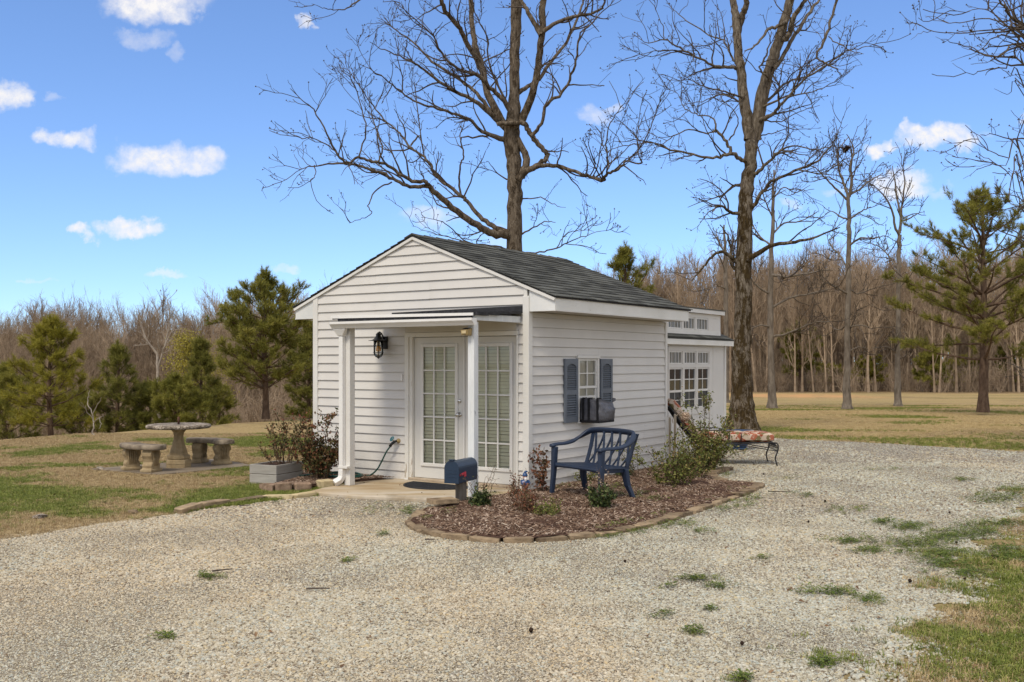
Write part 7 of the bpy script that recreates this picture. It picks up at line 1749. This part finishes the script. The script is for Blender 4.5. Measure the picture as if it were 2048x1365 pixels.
gr = (gm - 0.01 + rs.normal(0, 0.08, len(X))) > 0.5
grass('grass', gt, X[gr], Y[gr], rs.uniform(0.6, 1.25, gr.sum()), 'green lawn grass at the near corner')
grass('dry_grass', dt, X[~gr], Y[~gr], rs.uniform(0.6, 1.3, (~gr).sum()), 'dry tan grass at the near corner')
# lawn on the far side
n = 330000; Y = np.sqrt(rs.uniform(8.0 ** 2, 24 ** 2, n)); X = -rs.uniform(0.12, 0.73, n) * Y; k = free(X, Y); X, Y = X[k], Y[k]
gm = vnoise(X, Y * 1.0, 1.1, 21) * 0.45 + vnoise(X, Y, 0.35, 22) * 0.25 + vnoise(X * 0.5, Y * 1.4, 2.5, 23) * 0.30
bias = np.interp(Y, [9.5, 12.5, 14.0, 15.5, 20, 24], [0.10, 0.20, 0.08, -0.09, -0.09, -0.08]) + np.where((Y < 10.9 + 0.0 * X) & (X < -3.9), -0.03, 0)
near_edge = np.abs((X + 4.9) * 1.75 - (Y - 9.69) * 1.3) / 2.2; bias = bias - 0.10 * np.exp(-near_edge / 0.35) * (Y < 11.8)
gr = (gm + bias + rs.normal(0, 0.06, len(X))) > 0.5; kd = rs.rand(len(X)) < 0.8
grass('grass', gt, X[gr], Y[gr], rs.uniform(0.55, 1.15, gr.sum()), 'green patches of the lawn left of the porch')
m_ = ~gr & kd; grass('dry_grass', dt, X[m_], Y[m_], rs.uniform(0.55, 1.15, m_.sum()), 'dormant tan turf around the stone table')
# the field beyond
n = 95000; Y = np.sqrt(rs.uniform(19.5 ** 2, 46 ** 2, n)); X = rs.uniform(0.10, 0.70, n) * Y; k = free(X, Y); X, Y = X[k], Y[k]
gm = vnoise(X, Y, 2.2, 31) * 0.5 + vnoise(X * 0.4, Y, 1.2, 32) * 0.5; gr = (gm + np.where(Y < 22.6, 0.0, -0.15) + rs.normal(0, 0.06, len(X))) > 0.5
grass('grass', gt, X[gr], Y[gr], rs.uniform(0.7, 1.2, gr.sum()), 'green streaks in the field grass')
st_ = tuft_mesh(3, MAT['strawblade'], 12, 0.045, 0.03, 0.0022, 1.5); grass('dry_grass', st_, X[~gr], Y[~gr], rs.uniform(0.6, 1.2, (~gr).sum()), 'straw coloured field grass')

# low weeds coming up through the gravel
g = Geo(); r2 = np.random.RandomState(6)
for i in range(16):
    a = r2.uniform(0, 6.28); r_ = r2.uniform(0.004, 0.030); h = r2.uniform(0.006, 0.026); l = r2.uniform(0.008, 0.016); p = np.array([r_ * math.cos(a), r_ * math.sin(a), h]); d = np.array([math.cos(a), math.sin(a), r2.uniform(-.2, .5)]) * l; e = np.array([-math.sin(a), math.cos(a), 0]) * l * 0.45; g.add([p, p + d * .5 + e, p + d, p + d * .5 - e], [(0, 1, 2, 3)])
weed_me = g.mesh('weed', MAT['weed'])
WP = [(1395, 1162, 42, 5, 60), (1435, 1177, 22, 6, 36), (1342, 1177, 10, 4, 10), (1620, 1188, 30, 8, 26), (1668, 1190, 40, 9, 60), (1738, 1205, 32, 9, 46), (1650, 1330, 30, 12, 50), (1480, 1365, 22, 8, 40), (1388, 1267, 20, 9, 28), (1330, 1235, 28, 8, 20), (1420, 1223, 12, 4, 14),
      (412, 1158, 24, 6, 40), (697, 1126, 12, 4, 18), (326, 1279, 24, 5, 22), (768, 1073, 14, 4, 22), (815, 1025, 22, 10, 60), (760, 1022, 40, 10, 34), (552, 1008, 14, 4, 12), (1050, 1010, 8, 3, 8), (1210, 1075, 36, 6, 60), (1270, 1063, 40, 7, 80), (1350, 1050, 50, 9, 80), (1402, 1065, 24, 6, 30), (1480, 1010, 44, 12, 70), (1500, 992, 30, 6, 30), (1445, 1020, 30, 10, 40), (1510, 1000, 16, 5, 16),
      (1455, 952, 16, 4, 20), (1580, 959, 26, 4, 24), (1612, 994, 16, 4, 18), (1585, 988, 16, 4, 14), (1520, 1120, 26, 5, 18), (1700, 1085, 50, 8, 70), (1765, 1047, 28, 5, 40), (1815, 1056, 40, 9, 90), (1740, 1104, 34, 7, 44), (1830, 1090, 70, 16, 160), (1870, 1110, 60, 12, 130), (1900, 1075, 50, 14, 120), (1960, 1065, 50, 18, 150), (2010, 1110, 50, 20, 160), (1990, 1000, 55, 14, 150), (2030, 985, 30, 14, 90), (1930, 962, 30, 4, 40), (1890, 1130, 50, 14, 110), (1940, 1150, 50, 16, 120), (1760, 940, 40, 4, 20), (1700, 1020, 60, 10, 30), (2000, 1050, 60, 10, 110),
      (1120, 985, 30, 6, 26), (1235, 985, 26, 8, 40), (900, 1036, 14, 5, 14), (850, 1050, 10, 4, 8), (1300, 1010, 40, 8, 40), (1100, 1040, 14, 5, 8), (980, 1000, 26, 5, 30), (1265, 1000, 30, 6, 40)]
X = []; Y = []
for (px, py, a, b, n) in WP:
    n = int(n * (1.5 if px > 1600 and py < 1140 else 1.0)); x = px + rs.normal(0, a * 0.52, n); y = py + rs.normal(0, b * 0.52, n); Yd = 1.70 * 2024 / (y - 725); X.append((x - 1024) * Yd / 2024); Y.append(Yd)
X = np.concatenate(X); Y = np.concatenate(Y); inb = inside(bed_np, X, Y); m = len(X); s = rs.uniform(0.5, 1.25, m)
scatter('weeds', weed_me, np.stack([X, Y, np.where(inb, 0.075, 0.014)], 1), np.stack([rs.normal(0, .15, m), rs.normal(0, .15, m), rs.uniform(0, 6.28, m)], 1), np.stack([s, s, s], 1), 'small green weeds coming up through the gravel')
k = rs.rand(len(X)) < 0.12; gx = X[k] + rs.normal(0, 0.04, k.sum()); gy = Y[k] + rs.normal(0, 0.04, k.sum())
grass('grass', gt, gx, gy, rs.uniform(0.4, 0.8, k.sum()), 'thin grass blades among the gravel weeds', 0.012)
# dead leaves blown about
g = Geo(); g.add([(0, 0, 0), (0.5, 0.22, 0.12), (1, 0, 0.05), (0.5, -0.22, 0.14), (0.3, 0.3, 0.18), (0.72, -0.3, 0.2)], [(0, 3, 2, 1)], [(0, 1, 4), (3, 2, 5)]); leaf_me = g.mesh('dead_leaf', MAT['deadleaf'])
n = 2600; Y = np.sqrt(rs.uniform(5.2 ** 2, 22 ** 2, n)); X = (rs.rand(n) * 2 - 1) * 0.53 * Y; k = ~house_mask(X, Y); X, Y = X[k], Y[k]; w = np.where(X > 1.5, 1.0, 0.45); k = rs.rand(len(X)) < w; X, Y = X[k], Y[k]; m = len(X); s = rs.uniform(0.018, 0.05, m)
scatter('dead_leaves', leaf_me, np.stack([X, Y, np.where(inside(bed_np, X, Y), 0.085, np.where(inside(slab_np, X, Y), 0.052, 0.022))], 1), np.stack([rs.normal(0, .3, m), rs.normal(0, .3, m), rs.uniform(0, 6.28, m)], 1), np.stack([s, s, s], 1), 'scattered brown dead leaves on drive and lawn')

# dark seed balls and fallen twigs one can pick out
bm = bmesh.new(); bmesh.ops.create_icosphere(bm, subdivisions=2, radius=0.0145)
for v in bm.verts: v.co *= rnd.uniform(0.82, 1.18)
ball = bpy.data.meshes.new('seed_ball'); bm.to_mesh(bm and ball); bm.free(); ball.materials.append(MAT['seedball'])
SB = [(1062, 1269, 'dark seed ball alone in the middle of the near gravel'), (1484, 1296, 'dark seed ball near the grass on the near gravel'), (1617, 1049, 'dark seed ball on the gravel beyond the bed stones'), (1650, 1007, 'dark seed ball on the gravel off the pointed bed corner'), (1820, 1169, 'dark seed ball by the edge of the near lawn'), (1913, 1091, 'dark seed ball among the gravel weeds'), (1899, 1030, 'dark seed ball on the leafy gravel by the weeds'), (1985, 1119, 'dark seed ball in the lawn edge weeds'), (1527, 952, 'dark seed ball below the foot of the chaise'), (1250, 1129, 'dark seed ball before the front bed stones'), (1930, 1165, 'dark seed ball half hidden in lawn edge grass')]
for px, py, lab in SB:
    Yd = 1.70 * 2024 / (py - 725); tag(link('seed_ball', ball, None, ((px - 1024) * Yd / 2024, Yd, 0.028), (rnd.random() * 3, rnd.random() * 3, 0), rnd.uniform(0.8, 1.15)), lab, 'seed ball', 'seed balls on the gravel')
for i, (px, py, L, a, lab) in enumerate(((640, 1185, 0.20, 0.15, 'dark straight twig lying on the open gravel'), (445, 1148, 0.16, 0.5, 'crooked twig behind the lone weed on the gravel'), (860, 1085, 0.10, 0.3, 'short thick stick before the bed stones'), (490, 1017, 0.14, -0.2, 'short stick by the lawn edging'), (1560, 988, 0.30, -0.1, 'thin twig beside the pointed bed corner'))):
    Yd = 1.70 * 2024 / (py - 725); rg = np.random.RandomState(i + 60); P = walk(rg, np.array([-L / 2, 0, 0.0]), np.array([1, 0, 0.0]), L, 5, 0.15, 0); P[:, 2] = np.abs(P[:, 2]) * 0.2; g = Geo(); g.tube(P, np.linspace(0.008, 0.004, 6), 6, True)
    o = g.build('fallen_twig', MAT['twig'], None, False); o.location = ((px - 1024) * Yd / 2024, Yd, 0.030); o.rotation_euler = (0, 0, a); tag(o, lab, 'twig', 'twigs fallen on the gravel')
for px, py, L, lab in ((80, 1040, 0.13, 'flat pale stone lying in the lawn grass'), (200, 942, 0.16, 'small pale stone at the corner of the table slab'), (265, 1030, 0.10, 'curled brown leaf clump in the lawn')):
    Yd = 1.70 * 2024 / (py - 725); me = stone_mesh(L, L * 0.6, 0.035, int(px)); me.materials.append(MAT['aggregate' if px != 265 else 'edging']); tag(link('field_stone', me, None, ((px - 1024) * Yd / 2024, Yd, 0.02), (0, 0, rnd.random() * 3)), lab.replace('curled brown leaf clump', 'small brown stone'), 'stone')
